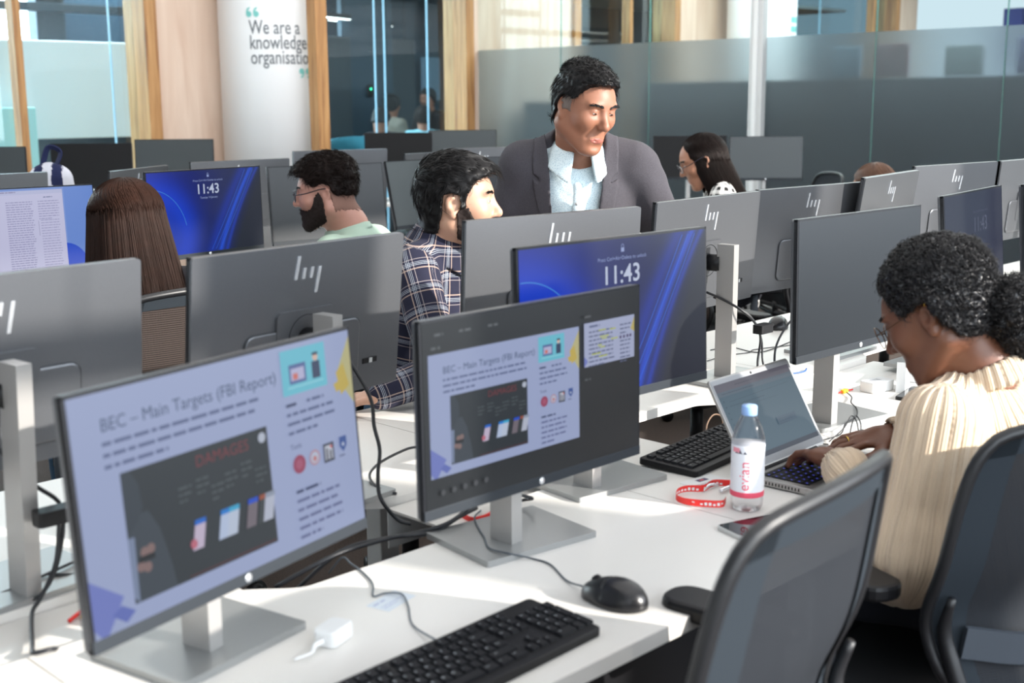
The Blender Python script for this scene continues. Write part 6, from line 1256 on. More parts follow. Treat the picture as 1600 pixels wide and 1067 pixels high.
def keyboard(label, loc, rz):
    root = thing('keyboard', label, 'keyboard', (loc[0], loc[1], ZD), math.radians(rz))
    W_, D_ = 0.440, 0.145
    tilt = Matrix.Rotation(math.radians(2.5), 4, 'X')
    MB().vbox((-W_ / 2, -D_ / 2, 0.002), (W_ / 2, D_ / 2, 0.017), M_blackpl, 0.008, 3, bev=0.002, M=tilt).build('case', None, root)
    MB().box((-W_ / 2 + 0.02, D_ / 2 - 0.02, -0.003), (-W_ / 2 + 0.05, D_ / 2 - 0.012, 0.004), M_blackpl, M=tilt).box((W_ / 2 - 0.05, D_ / 2 - 0.02, -0.003), (W_ / 2 - 0.02, D_ / 2 - 0.012, 0.004), M_blackpl, M=tilt).build('foot', None, root)
    p = 0.0190; z = 0.017; leg = Canvas(); n = 0
    def key(x, y, w, h, t):
        nonlocal n
        me = keycap(w * p - 0.0022, h * p - 0.0022); o = bpy.data.objects.new('key', me); COL.objects.link(o); o.parent = root
        o.matrix_local = tilt @ Matrix.Translation((x, y, z)); n += 1
        if t.strip(): leg.text(t.strip(), x - w * p * .30, y + 0.0005, 0.0058 if len(t.strip()) == 1 else 0.0032, (205, 210, 216), 0.0, 'l', step=False)
    x0 = -W_ / 2 + 0.012; y0 = D_ / 2 - 0.020
    for r, row in enumerate(ROWS):
        y = y0 - (0 if r == 0 else 0.0235 + (r - 1) * p); x = x0; tot = 15 * p
        if r == 0:
            xs = [0, 0, 2, 3, 4, 5, 0, 6.5, 7.5, 8.5, 9.5, 0, 11, 12, 13, 14]
            for t, q in zip(row, xs):
                if t: key(x0 + (q + .5) * p, y, 1, 1, t)
            continue
        ws = [1] * len(row)
        if r == 1: ws[-1] = 2
        if r == 2: ws[0] = 1.5; ws[-1] = 1.5
        if r == 3: ws[0] = 1.75; row = row + ['Enter']; ws = [1.75] + [1] * 12 + [1.25]; row = row[:14]
        if r == 4: ws[0] = 2.25; ws[-1] = 2.75
        if r == 5: ws = [1.5, 1.25, 1.25, 6.5, 1.5, 1.5, 1.5]
        for t, w in zip(row, ws): key(x + w * p / 2, y, w, 1, t); x += w * p
    xn = x0 + 15.35 * p
    for r, ts in ((0, ('Prt', 'Scr', 'Brk')), (1, ('Ins', 'Hm', 'PU')), (2, ('Del', 'End', 'PD')), (4, ('', '^', '')), (5, ('<', 'v', '>'))):
        y = y0 - (0 if r == 0 else 0.0235 + (r - 1) * p)
        for k, t in enumerate(ts):
            if t: key(xn + (k + .5) * p, y, 1, 1, t)
    xq = x0 + 18.7 * p
    for r, ts in ((1, ('Num', '/', '*', '-')), (2, ('7', '8', '9', '+')), (3, ('4', '5', '6', '')), (4, ('1', '2', '3', 'En')), (5, ('0', '', '.', ''))):
        y = y0 - (0.0235 + (r - 1) * p)
        for k, t in enumerate(ts):
            if not t: continue
            w, h = (2, 1) if t == '0' else (1, 2) if t in ('+', 'En') else (1, 1); key(xq + (k + w / 2) * p, y - (h - 1) * p / 2, w, h, t)
    leg.build('legends', M_print, root, tilt @ Matrix.Translation((0, 0, z + 0.0052)))
    return root
keyboard('black keyboard on the white desk closest to the camera', (1.106, 1.187), 2)
keyboard('black keyboard lying partly behind the open laptop', (2.275, 1.582), 6)
def mouse(label, loc, rz):
    root = thing('computer_mouse', label, 'mouse', (loc[0], loc[1], ZD), math.radians(rz)); o = np.array([loc[0], loc[1], ZD]); fr = Frame(o, rz)
    f = Field(o - 0.085, o + 0.085, 0.0019); f.ell((0.0, 0, 0.006), (0.031, 0.057, 0.032), fr); f.ell((0.0, -0.018, 0.010), (0.030, 0.040, 0.030), fr, k=.02); f.func((-.08, -.08, -.08), (.08, .08, .08), lambda x, y, z: -(z - 0.0015) + 0 * x + 0 * y, fr, 'i')
    for sx in (-1, 1): f.ell((sx * 0.062, 0.0, 0.030), (0.033, 0.070, 0.030), fr, 's', 0.01)
    g = f.copy(); f.func((-.08, -.08, -.08), (.08, .08, .08), lambda x, y, z: np.maximum(np.abs(x) - 0.0008, np.maximum(.008 - y, 0.02 - z)), fr, 's', 0.001)
    f.func((-.08, -.08, -.08), (.08, .08, .08), lambda x, y, z: np.maximum(np.abs(y - 0.006) - 0.0007, 0.012 - z) + 0 * x, fr, 's', 0.001)
    V, F = f.mesh(relax=1); L = (V - o) @ fr.R; smesh('shell', L + np.array(root.location), F, M_mouse, root)
    MB().cyl((-0.004, 0.030, 0.030), (0.004, 0.030, 0.030), 0.0085, M_blackpl, 18).build('scroll_wheel', None, root)
    return root
M_mouse = simple('glossy_black_plastic', rgb(24, 24, 27), 0.3).m
mouse('black wired mouse beside the nearest keyboard', (1.435, 1.190), 6)
mouse('black mouse on the far desk below the silver monitor with the round button', (3.70, 2.33), -70)
# ---- laptop
def laptop():
    root = thing('laptop', 'open silver laptop being typed on by the woman in the cream sweater', 'laptop', (2.275, 1.285, ZD), math.radians(2)); w, d = 0.322, 0.222
    M_lap = simple('laptop_silver', rgb(168, 166, 164), 0.35, 0.8).m
    b = MB().vbox((-w / 2, -d / 2, 0.003), (w / 2, d / 2, 0.0165), M_lap, 0.010, 4, bev=0.0015).build('base', None, root)
    m = MB()
    for k in range(14): m.box((-w / 2 - 0.0003, 0.088 - k * 0.0075, 0.006), (-w / 2 + 0.001, 0.091 - k * 0.0075, 0.0125), M_blackpl)
    m.build('side_vent', None, b); MB().box((-w / 2 - 0.0003, -0.07, 0.008), (-w / 2 + 0.001, -0.035, 0.011), M_blackpl).build('side_slot', None, b)
    for sx in (-1, 1): MB().box((sx * 0.11 - 0.03, -0.006 + sx * 0, 0.0), (sx * 0.11 + 0.03, 0.0, 0.003), M_blackpl).build('rubber_foot', None, root)
    MB().box((-0.142, -0.015, 0.0166), (0.142, 0.092, 0.0170), M_blackpl).build('keyboard_well', None, root)
    m = MB(); c = Canvas(); p = 0.0188; M_glowkey = M_keycap
    for r in range(6):
        n = 14; x = -0.140; ws = [1.06] * n if r < 1 else [1.0 + (0.1 if r == 1 else 0)] * 13 + [1.6]
        if r == 5: ws = [1.1, 1, 1, 1.1, 5, 1.1, 1, 1, 1, 1]
        tot = sum(ws); s = 0.280 / tot; y = 0.085 - r * 0.0176
        for k, ww in enumerate(ws): a = x + 0.0008; b2 = x + ww * s - 0.0008; m.box((a, y - 0.0155 + (0.005 if r == 0 else 0), 0.0170), (b2, y, 0.0182), M_keycap); c.rect(a + 0.005, y - 0.0095, min(0.0035, (b2 - a) * .3), 0.0042, (80, 90, 240), False); x += ww * s
    kb = m.build('keys', None, root); c.build('backlit_legends', M_screen, root, Matrix.Translation((0, 0, 0.01835)))
    MB().box((-0.055, -0.100, 0.0166), (0.055, -0.028, 0.0169), M_lap, 0.0001).build('touchpad', None, root)
    MB().cyl((-0.12, d / 2 - 0.002, 0.0165), (0.12, d / 2 - 0.002, 0.0165), 0.005, M_blackpl, 12).build('hinge', None, root)
    H = 0.212; A = Matrix.Translation((0, d / 2 - 0.002, 0.018)) @ Matrix.Rotation(math.radians(-30), 4, 'X')
    MB().vbox((-w / 2, 0.0, 0.0), (w / 2, 0.006, H), M_lap, 0.009, 4, axis=1, bev=0.001, M=A).build('lid', None, root)
    MB().box((-w / 2 + 0.004, -0.0006, 0.006), (w / 2 - 0.004, 0.0002, H - 0.004), simple('laptop_bezel_grey', rgb(140, 142, 146), 0.45).m, M=A).build('screen_bezel', None, root)
    c = Canvas(); sw, sh = w - 0.020, H - 0.036; c.rect(0, 0, sw, sh, (66, 92, 108)); c.rect(0, 0, sw, sh * .06, (30, 38, 58)); c.rect(0, sh * .90, sw, sh * .1, (96, 92, 104)); c.rect(0, sh * .84, sw, sh * .06, (84, 98, 112))
    c.greek(sw * .25, sh * .94, sw * .4, 1, .004, (70, 70, 84)); c.greek(sw * .05, sh * .865, sw * .7, 1, .0035, (60, 76, 92)); c.line([(sw * .1, sh * .76), (sw * .9, sh * .78)], .0008, (48, 70, 88)); c.greek(sw * .09, sh * .70, sw * .75, 1, .004, (52, 74, 92)); c.line([(sw * .3, sh * .66), (sw * .7, sh * .66)], .0008, (48, 70, 88))
    for k in range(9): c.disc(sw * .04, sh * (.78 - k * .075), .0018, (40, 60, 78), 8)
    c.rect(sw * .56, sh * .30, sw * .26, sh * .10, (58, 82, 102)); c.greek(sw * .58, sh * .36, sw * .2, 3, .0035, (46, 68, 88)); c.greek(sw * .03, sh * .02, sw * .12, 1, .005, (90, 100, 130))
    c.build('screen', M_screen, root, A @ Matrix.Translation((-sw / 2, -0.0008, 0.022)) @ Matrix.Rotation(PI / 2, 4, 'X'))
    MB().lathe([(0, 0), (0.003, 0), (0.003, 0.0004)], M_blackpl, 12, M=A @ Matrix.Translation((0, -0.0007, H - 0.009)) @ Matrix.Rotation(PI / 2, 4, 'X')).build('webcam', None, root)
laptop()
# ---- bottle
def bottle():
    root = thing('water_bottle', 'clear plastic water bottle with pale blue cap and evian label', 'bottle', (1.972, 1.300, ZD))
    M_pet = Mat('clear_bottle_plastic'); M_pet.set(Base_Color=(0.93, 0.95, 1.0, 1), Roughness=0.05, IOR=1.2); M_pet.b.inputs['Transmission Weight'].default_value = 1.0; M_pet.b.inputs['Alpha'].default_value = 0.55
    prof = [(0.0, 0.006), (0.014, 0.003), (0.020, 0.0), (0.027, 0.002), (0.031, 0.010), (0.032, 0.022), (0.0318, 0.03), (0.0318, 0.130), (0.0322, 0.138), (0.0305, 0.148), (0.026, 0.163), (0.019, 0.178), (0.0145, 0.186), (0.0138, 0.192)]
    MB().lathe(prof, M_pet.m, 48).build('body', None, root)
    MB().lathe([(0.0148, 0.188), (0.0152, 0.190), (0.0152, 0.204), (0.0140, 0.2065), (0.0, 0.2068)], simple('pale_blue_cap', rgb(150, 185, 235), 0.4).m, 40).build('cap', None, root)
    M_lab = simple('white_label', rgb(238, 240, 246), 0.5).m; MB().lathe([(0.0322, 0.034), (0.0324, 0.036), (0.0324, 0.130), (0.0322, 0.132)], M_lab, 64).build('label', None, root)
    M_pink = simple('pink_print', rgb(228, 80, 105), 0.5).m; MB().lathe([(0.0326, 0.030), (0.0327, 0.0305), (0.0327, 0.040), (0.0326, 0.0405)], M_pink, 64).build('pink_band', None, root)
    th = math.atan2(-1.300, -1.972) ; vs = []; fs = []; v, t = text_tris('evian', 0.0); S = 0.030; r = 0.0329; a_c = th - 0.25
    for x, y in v: a = a_c - (y * S - 0.010) / r * -1 - 0.0; vs.append((r * math.cos(a_c - (y * S - 0.012) / r * -1 * -1), r * math.sin(a_c - (y * S - 0.012) / r * -1 * -1), 0.044 + x * S * 0.95))
    vs = [(r * math.cos(a_c - (y * S - 0.012) / r), r * math.sin(a_c - (y * S - 0.012) / r), 0.044 + x * S * 0.95) for x, y in v]
    MB().add(vs, t, M_pink).build('label_lettering', None, root)
    M_mt = simple('mountain_print', rgb(60, 60, 80), 0.5).m; m = MB()
    for a0, h in ((-0.45, 0.006), (-0.2, 0.009), (0.1, 0.006)):
        P = [(a0 - .13, 0), (a0, h), (a0 + .02, h * .5), (a0 + .13, 0)]; m.add([(r * math.cos(a_c + a), r * math.sin(a_c + a), 0.117 + z) for a, z in P], [(0, 1, 2), (0, 2, 3)], M_mt)
    m.build('mountain_emblem', None, root); m = MB(); n = 8
    vs = []
    for i in range(n + 1): a = a_c - 0.75 + 0.5 * i / n; vs += [(r * math.cos(a), r * math.sin(a), 0.119), (r * math.cos(a), r * math.sin(a), 0.128)]
    m.add(vs, [(2 * i, 2 * i + 2, 2 * i + 3, 2 * i + 1) for i in range(n)], simple('rose_print', rgb(235, 150, 165), 0.5).m).build('rose_patch', None, root)
bottle()
def phone(label, loc, rz, case):
    root = thing('mobile_phone', label, 'phone', (loc[0], loc[1], ZD), math.radians(rz)); MB().vbox((-0.077, -0.037, 0.0), (0.077, 0.037, 0.0085), case, 0.011, 5, bev=0.0015).build('case', None, root)
    MB().vbox((-0.074, -0.034, 0.0085), (0.074, 0.034, 0.0090), simple('phone_glass', (0.004, 0.004, 0.005, 1), 0.03, 0, 0.8).m, 0.009, 5).build('screen', None, root)
phone('phone in clear case lying screen up in front of the water bottle', (1.893, 1.215), -17, simple('clear_phone_case', rgb(190, 190, 188), 0.15).m)
phone('black phone lying on the white desk beyond the arm in the cream sweater', (3.075, 1.500), 10, M_blackpl)
# ---- lanyard and badge card
def lanyard():
    root = thing('lanyard', 'red lanyard with white lettering looped beside the water bottle', 'lanyard', (2.0, 1.40, ZD)); L = Vector(root.location)
    P = [(2.066, 1.398, .7415), (2.039, 1.425, .7415), (1.995, 1.418, .7425), (1.970, 1.440, .743), (1.945, 1.445, .7425), (1.912, 1.425, .7425), (1.902, 1.395, .7425), (1.914, 1.362, .7425), (1.938, 1.334, .742), (1.968, 1.345, .7415)]
    C = catmull(P, 8); vs = []; h = 0.0135
    for i, p in enumerate(C): s = math.sin(i * 0.13) * 0.35; vs += [tuple(p - L + Vector((0, 0, 0.0))), tuple(p - L + Vector((s * .006, s * .006, h)))]
    m = MB(); m.add(vs, [(2 * i, 2 * i + 2, 2 * i + 3, 2 * i + 1) for i in range(len(C) - 1)], M_red, True); m.build('strap', None, root)
    v, t = [], []
    for k in range(34):                          # small pale woven marks
        if k % 9 == 8: continue
        x_ = k * 0.8; h_ = 0.7 if k % 3 else 0.45; o_ = len(v); v += [(x_, 0.0), (x_ + .5, 0.0), (x_ + .5, h_), (x_, h_)]; t.append((o_, o_ + 1, o_ + 2, o_ + 3))
    xm = max(p[0] for p in v); V2 = []; Ls = [0]
    for a, b in zip(C, C[1:]): Ls.append(Ls[-1] + (b - a).length)
    for x, y in v:
        s = 0.02 + x / xm * (Ls[-1] - 0.04); i = min(len(C) - 2, int(np.searchsorted(Ls, s) - 1)); f = (s - Ls[i]) / (Ls[i + 1] - Ls[i]); p = C[i].lerp(C[i + 1], f); d = (C[i + 1] - C[i]).normalized(); n = Vector((d.y, -d.x, 0)); V2.append(p - L + n * -0.0006 + Vector((0, 0, 0.003 + y * 0.0085)))
    m = MB(); m.add([q[:] for q in V2], t, M_white); m.build('lettering', None, root); m = MB(); V3 = []
    MB().tube([(0.06, -0.002, 0.004), (0.035, -0.012, 0.008), (0.012, -0.010, 0.006)], 0.004, M_chrome, 8, 5).build('clip', None, root)
    MB().tube([(0.05, 0.02, 0.004), (0.02, 0.022, 0.010), (-0.005, 0.02, 0.004)], 0.003, M_chrome, 8, 5).build('swivel_hook', None, root)
    c = thing('badge_card', 'white identity card with a dark printed block beside the red lanyard', 'card', (2.055, 1.458, ZD), math.radians(-6)); MB().vbox((-0.048, -0.030, 0.0), (0.048, 0.030, 0.0016), M_white, 0.004, 3).build('card', None, c)
    cv = Canvas(); cv.rect(-0.012, 0.004, 0.030, 0.014, (60, 50, 90)); cv.rect(-0.004, 0.008, 0.012, 0.006, (200, 90, 90)); cv.greek(-0.04, -0.008, 0.07, 3, 0.003, (120, 124, 130)); cv.build('card_print', M_print, c, Matrix.Translation((0, 0, 0.00165)))
lanyard()
r = thing('lanyard', 'red lanyard lying behind the post of the centre front monitor', 'lanyard', (1.585, 1.64, ZD)); MB().tube([(-0.03, 0.03, 0.003), (-0.036, -0.01, 0.004), (0.0, -0.014, 0.003), (0.035, 0.0, 0.003), (0.05, -0.02, 0.004), (0.062, 0.01, 0.003)], 1, M_red, 4, 6, flat=(0.004, 0.010)).build('strap', None, r)
# ---- cables
def cable(label, pts, r=0.0022, mat=None, cat='cable', lift=0.0):
    p0 = Vector(pts[0]); m = MB(); m.tube([Vector(p) - p0 for p in pts], r, mat or M_cable, 8, 6); o = m.build('cable', None); o.location = p0; return tag(o, label, cat)
t = ZD + 0.002
cable('thin grey mouse cable running from the mouse up to the monitor post', [(1.430, 1.246, .752), (1.449, 1.301, t), (1.484, 1.370, t), (1.481, 1.410, t + .001), (1.450, 1.440, .7535), (1.446, 1.480, .7535), (1.478, 1.525, .7535), (1.500, 1.560, .7535), (1.540, 1.615, .7535), (1.60, 1.66, .743)], 0.0017, simple('grey_cable', rgb(70, 78, 86), 0.5).m)
cable('thick black cable sweeping left from the centre post along the desk edge', [(1.560, 1.630, .765), (1.507, 1.625, .760), (1.447, 1.620, .750), (1.419, 1.640, .746), (1.382, 1.660, .746), (1.318, 1.658, .750), (1.261, 1.655, .752), (1.218, 1.668, .740), (1.158, 1.715, .700)], 0.0040)
cable('second black cable bundled behind the one along the desk edge', [(1.56, 1.640, .770), (1.469, 1.612, .762), (1.41, 1.650, .747), (1.33, 1.668, .750), (1.275, 1.672, .748), (1.235, 1.690, .720), (1.20, 1.74, .66)], 0.0036)
cable('thin grey keyboard cable curling over the small desk label', [(1.128, 1.262, .752), (1.155, 1.349, t), (1.198, 1.410, t), (1.217, 1.444, .7445), (1.215, 1.460, .745), (1.205, 1.478, t), (1.186, 1.482, t), (1.219, 1.523, t), (1.240, 1.576, t), (1.250, 1.619, t), (1.258, 1.655, t), (1.262, 1.70, .70)], 0.0016, simple('grey_cable_light', rgb(84, 92, 100), 0.5).m)
cable('black cable loop right of the centre front post', [(1.564, 1.596, .800), (1.615, 1.575, .790), (1.645, 1.565, .778), (1.655, 1.598, .765), (1.625, 1.61, .762), (1.59, 1.622, .765)], 0.0032)
cable('black cable hanging from the silver monitor back into the desk gap', [(1.50, 1.93, 1.02), (1.505, 1.872, .95), (1.491, 1.845, .900), (1.479, 1.815, .860), (1.457, 1.795, .820), (1.445, 1.775, .780), (1.47, 1.757, .735), (1.49, 1.74, .724)], 0.0038)
cable('black cable crossing the far desk top behind the two slide monitors', [(1.83, 2.02, .743), (1.773, 2.046, .760), (1.698, 2.025, .765), (1.615, 1.990, .765), (1.56, 1.950, .760), (1.541, 1.900, .750), (1.556, 1.86, .743)], 0.0030)
cable('black cable coming down the left edge post into a loop', [(0.78, 1.935, 1.0), (0.820, 1.885, .93), (0.862, 1.872, .88), (0.850, 1.870, .80), (0.815, 1.850, .760), (0.787, 1.86, .745), (0.70, 1.90, .743)], 0.0036)
cable('black cable running down in front of the left edge post over the desk', [(0.856, 1.866, .885), (0.838, 1.855, .80), (0.800, 1.835, .755), (0.775, 1.815, .742), (0.730, 1.718, .735), (0.712, 1.672, .743), (0.735, 1.660, .745), (0.765, 1.70, .72)], 0.0036)
cable('coiled black cable on the desk right of the left edge post', [(0.72, 1.914, t), (0.80, 1.912, .752), (0.899, 1.938, .756), (0.935, 1.965, .748), (0.905, 1.985, .744), (0.865, 1.950, .744), (0.860, 1.915, .754), (0.900, 1.905, .747), (0.945, 1.94, .743)], 0.0028)
cable('yellow cable end beside the left edge of the full screen slide', [(0.835, 1.775, .728), (0.860, 1.79, .732), (0.885, 1.815, .730), (0.91, 1.83, .728)], 0.0034, M_yellow)
cable('red cable end beside the left edge of the full screen slide', [(0.815, 1.775, .728), (0.835, 1.785, .731), (0.850, 1.80, .728)], 0.0034, M_red)
cable('thick black cable looping from the monitor back through the post clip', [(2.86, 2.04, .99), (2.872, 2.00, .975), (2.885, 1.945, .95), (2.93, 1.925, .91), (2.965, 1.925, .86), (2.955, 1.925, .79), (2.93, 1.90, .745), (2.92, 1.86, .738)], 0.0036)
cable('second cable hanging beside the post of the silver monitor by the laptop', [(2.88, 2.03, .975), (2.92, 1.97, .945), (2.955, 1.945, .91), (2.985, 1.935, .85), (2.980, 1.925, .79), (2.955, 1.89, .745), (2.95, 1.85, .738)], 0.0030)
cable('black cable arching out from behind the blank dark monitor', [(3.34, 2.04, .93), (3.25, 1.97, .90), (3.14, 1.948, .87), (3.08, 1.944, .82), (3.05, 1.929, .77), (3.035, 1.90, .744), (3.03, 1.86, .743)], 0.0034)
cable('thin dark cable lying across the far desk by the black mouse', [(3.206, 2.266, t), (3.291, 2.252, t), (3.272, 2.149, t), (3.33, 2.130, t), (3.52, 2.16, t)], 0.0016)
cable('thin dark cable crossing another on the far desk', [(3.060, 2.174, t), (3.168, 2.181, t), (3.256, 2.155, t), (3.31, 2.168, t), (3.46, 2.12, t)], 0.0014)
cable('pale brown cable curling out of the desk gap behind the laptop', [(2.345, 1.664, .743), (2.385, 1.690, .760), (2.435, 1.708, .770), (2.478, 1.715, .755), (2.505, 1.725, .70)], 0.0020, simple('tan_cable', rgb(120, 96, 78), 0.5).m)
cable('thin black charger cable running from the yellow plug across the base plate', [(2.967, 1.650, .745), (2.925, 1.61, .745), (2.858, 1.574, .748), (2.790, 1.520, .753), (2.715, 1.480, .753), (2.640, 1.466, .753), (2.56, 1.435, .747), (2.478, 1.445, .743), (2.455, 1.405, .750)], 0.0016)
cable('tangled thin black cable standing up in loops beside the base plate', [(2.50, 1.428, .743), (2.56, 1.425, .765), (2.60, 1.430, .785), (2.596, 1.413, .775), (2.575, 1.392, .745), (2.603, 1.406, .770), (2.611, 1.425, .785), (2.575, 1.415, .765), (2.533, 1.393, .744), (2.588, 1.397, .760), (2.62, 1.375, .744), (2.66, 1.345, .743)], 0.0014)
cable('short red cable under the blank dark monitor', [(2.90, 1.655, .744), (2.935, 1.66, .744), (2.97, 1.662, .744), (3.01, 1.655, .744)], 0.0022, M_red)
cable('blue cable under the blank dark monitor', [(3.0, 1.872, .744), (3.06, 1.885, .744), (3.12, 1.875, .744), (3.16, 1.89, .744)], 0.0024, M_cableblue)
tag(MB().vbox((-0.012, -0.006, 0.0), (0.012, 0.006, 0.009), M_yellow, 0.003, 3).build('yellow_plug'), 'small yellow plug on the desk by the blank dark monitor post', 'plug').location = (2.975, 1.66, ZD)
# cable clips on posts
def clip(label, loc, w):
    o = MB().vbox((-w, -0.032, -0.012), (w, 0.0, 0.012), M_blackpl, 0.006, 3).tube([(w * 0.2, -0.018, 0.0), (w + 0.012, -0.02, 0.004), (w + 0.02, -0.008, 0.0)], 0.004, M_blackpl, 6, 4).build('cable_clip'); o.location = loc; return tag(o, label, 'clip')
clip('black cable clip around the post left of the laptop', (2.905, 1.895, 0.90), 0.030); clip('black cable clip around the post at the left edge', (0.83, 1.845, 0.885), 0.032)
# white plug adapters
def adapter(label, loc, rz):
    root = thing('plug_adapter', label, 'adapter', (loc[0], loc[1], ZD), math.radians(rz)); MB().vbox((-0.028, -0.020, 0), (0.028, 0.020, 0.026), M_white, 0.010, 4, bev=0.004).build('body', None, root)
    MB().tube([(-0.028, 0, 0.012), (-0.045, 0.004, 0.010), (-0.062, -0.002, 0.008), (-0.085, 0.012, 0.005)], 0.005, M_white, 8, 5, rs=[1, .8, .5, .4]).build('lead', None, root)
adapter('white plug adapter on the desk right of the near base plate', (1.040, 1.395), 20)
def brick(label, loc, rz, s):
    root = thing('power_supply', label, 'power supply', (loc[0], loc[1], ZD), math.radians(rz)); MB().vbox((-s[0] / 2, -s[1] / 2, 0), (s[0] / 2, s[1] / 2, s[2]), M_white, 0.008, 4, bev=0.003).build('body', None, root); MB().box((-s[0] * .3, -s[1] * .18, s[2]), (s[0] * .1, s[1] * .18, s[2] + 0.0004), simple('grey_print', rgb(170, 172, 176), 0.6).m).build('printed_label', None, root)
brick('white power supply box on the desk right of the blank dark monitor', (3.30, 1.60), 15, (0.17, 0.07, 0.035)); brick('small white power supply by the post behind the blank dark monitor', (3.06, 1.61), -10, (0.09, 0.05, 0.03))
def bracket(label, loc, rz):
    o = MB().prism([(-0.05, 0), (0.05, 0), (0.05, 0.012), (-0.006, 0.07), (-0.05, 0.085)], -0.012, 0.012, M_white, M=Matrix.Rotation(PI / 2, 4, 'X')).build('monitor_bracket'); o.location = (loc[0], loc[1], ZD); o.rotation_euler = (0, 0, math.radians(rz)); return tag(o, label, 'bracket')
bracket('white triangular bracket standing on the desk behind the left slide monitor', (0.865, 1.715), -50).location.z = ZD - 0.016; bracket('white triangular bracket standing under the blank dark monitor', (3.12, 1.565), 20)
c = Canvas(); c.rect(0, 0, 0.075, 0.045, (206, 214, 222)); c.greek(0.006, 0.032, 0.05, 1, 0.008, (160, 168, 198)); c.greek(0.006, 0.018, 0.06, 2, 0.004, (160, 168, 200))
o = c.build('desk_label', M_print, None, Matrix.Identity(4)); o.location = (1.165, 1.418, ZD + 0.0003); o.rotation_euler = (0, 0, math.radians(14)); tag(o, 'small faint label stuck on the white desk under the keyboard cable', 'label')
# ---- backpack on a low cabinet in the background
ped = boxthing('pedestal_cabinet', (2.38, 5.30, 0), (2.80, 5.80, 0.78), M_white, 'white pedestal cabinet under the striped backpack', 'cabinet')
def backpack():
    root = thing('backpack', 'white and navy striped backpack standing left of the brown haired woman', 'backpack', (2.60, 5.50, 0.78)); o = np.array([2.60, 5.50, 0.78]); fr = Frame(o, -120)
    M_bw = simple('backpack_white', rgb(205, 205, 215), 0.9).m; M_bn = simple('backpack_navy', rgb(22, 30, 70), 0.9).m
    f = Field(o - [.3, .3, .02], o + [.3, .3, .62], 0.008); f.cap((0, 0, .12), (0.0, 0, .40), .13, .085, fr, fl=(.7, 1.15, 1)); f.cap((.04, .0, .12), (.04, 0, .24), .10, .08, fr, k=.05, fl=(.7, 1.1, 1)); f.ell((-0.02, -0.15, .22), (.06, .09, .17), fr, k=.05); f.func((-.3, -.3, -.02), (.3, .3, .6), lambda x, y, z: -z + 0 * x + 0 * y, fr, 'i')
    V, F = f.mesh(disp=wrinkle(.005, 12)); L = fr.inv(V); smesh('bag', V, F, None, root, mats=[M_bw, M_bn], face_mat=((np.abs(L[F[:, 0], 1] - 0.035) < 0.022) | (np.abs(L[F[:, 0], 1] + 0.045) < 0.018)).astype(int))
    MB().tube([tuple(np.array(fr.w(p)) - o) for p in ((0.0, 0.03, .47), (0.0, 0.05, .53), (0.0, 0.0, .55), (0.0, -0.03, .47))], 1, M_bn, 4, 6, flat=(.028, .006)).build('carry_loop', None, root)
backpack()
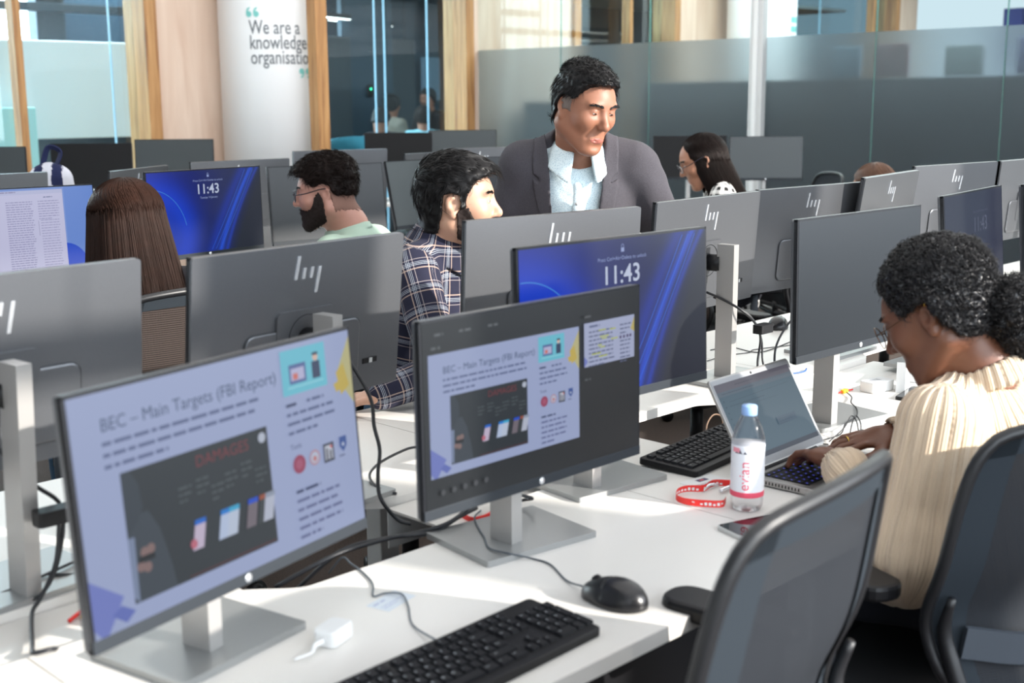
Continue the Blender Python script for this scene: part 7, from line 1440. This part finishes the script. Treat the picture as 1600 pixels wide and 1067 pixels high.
# ---- people and a teal chair beyond the middle window
def far_person(label, loc, yaw, top, hairm, clothm, lean=10, shoulder=0.17, seated=True):
    root = person(label, loc); z = top; fr = Frame((loc[0], loc[1], z - .13), yaw, lean + 5); neck = np.array([loc[0], loc[1], z - .26]) - fr.R[:, 0] * .03 * 1.0; T = Frame(neck + np.array([0, 0, -.19]) - fr.R[:, 0] * .02, yaw, lean)
    shL, shR = T.w((0, shoulder, .10)), T.w((0, -shoulder, .10)); arms = [(shL, T.w((.05, .22, -.13)), T.w((.28, .14, -.2))), (shR, T.w((.05, -.22, -.13)), T.w((.28, -.14, -.2)))]
    fd = Field(T.t - [.45, .45, .45], T.t + [.45, .45, .5], .010); head_field(fd, fr, neck=neck, female=.5); skin_core(fd, T, neck, arms)
    for (s, e, w_), sd in zip(arms, (-1, 1)): hand(fd, Frame(w_, yaw, 10), sd)
    V, F = fd.mesh(); smesh('body', V, F, M_skin_tan, root)
    shell(fd, fr, .02, lambda x, y, z: (np.interp(x, (-.12, -.03, .03, .07, .12), (-.10, -.06, .03, .07, .08)) - z) * .8, (-.16, -.13, -.14), (.14, .13, .18), 'hair', hairm, root)
    fc = Field(T.t - [.5, .5, .5], T.t + [.5, .5, .4], .012); cloth_core(fc, T, arms); fc.cap(neck + [0, 0, .12], neck, .06, .065, op='s'); V, F = fc.mesh(); smesh('top', V, F, clothm, root)
    h = T.w((0, 0, -.38)); k = .5 if seated else .5; f2 = np.array([math.cos(math.radians(yaw)), math.sin(math.radians(yaw)), 0]); l2 = np.array([-f2[1], f2[0], 0]) * .09
    hz = h[2]; kn = np.array([h[0], h[1], hz * .55]) + f2 * (.30 if seated else .05); an = np.array([h[0], h[1], .09]) + f2 * (.22 if seated else 0); legs(root, [h + l2, h - l2], [kn + l2, kn - l2], [an + l2, an - l2], M_trouser)
far_person('dark clothed person hunched forward behind the middle window', (8.70, 10.5), 20, 1.47, M_hair_black, M_darktop, 30)
far_person('person in a light blue shirt seen from behind through the middle window', (9.30, 10.5), 60, 1.49, M_hair_dark, M_lightblue, 6)
far_person('dark clothed person standing behind the light blue shirt through the window', (9.95, 11.15), 190, 1.69, M_hair_black, M_darktop, 4, seated=False)
far_person('person in beige top facing the dark one behind the middle window', (9.45, 11.2), 10, 1.62, M_hair_black, simple('beige_cloth', rgb(130, 125, 115), .9).m, 4, seated=False)
def tub_chair():
    root = thing('tub_chair', 'teal tub chair seen low through the middle window', 'chair', (8.05, 10.0, 0), math.radians(-30)); m = MB(); n = 24; vs = []; fs = []
    for i in range(n + 1):
        a = math.radians(-40 + 260 * i / n); h = 1.02 + 0.16 * math.sin(math.radians(180 * i / n)); b = 0.82
        for r, z in ((.30, b), (.36, b + .1), (.40, h), (.375, h), (.32, b + .12), (.26, b + .04)): vs.append((r * math.cos(a), r * math.sin(a), z))
    for i in range(n):
        for k in range(6): fs.append((i * 6 + k, (i + 1) * 6 + k, (i + 1) * 6 + (k + 1) % 6, i * 6 + (k + 1) % 6))
    m.add(vs, fs, M_teal, True).build('shell', None, root); MB().lathe([(0, .76), (.28, .76), (.31, .80), (.30, .86), (0, .87)], M_teal, 32).build('cushion', None, root)
    for k in range(4): a = PI / 4 + k * PI / 2; MB().cyl((.26 * math.cos(a), .26 * math.sin(a), 0), (.18 * math.cos(a), .18 * math.sin(a), .77), .014, M_timber, 10).build('leg', None, root)
tub_chair()
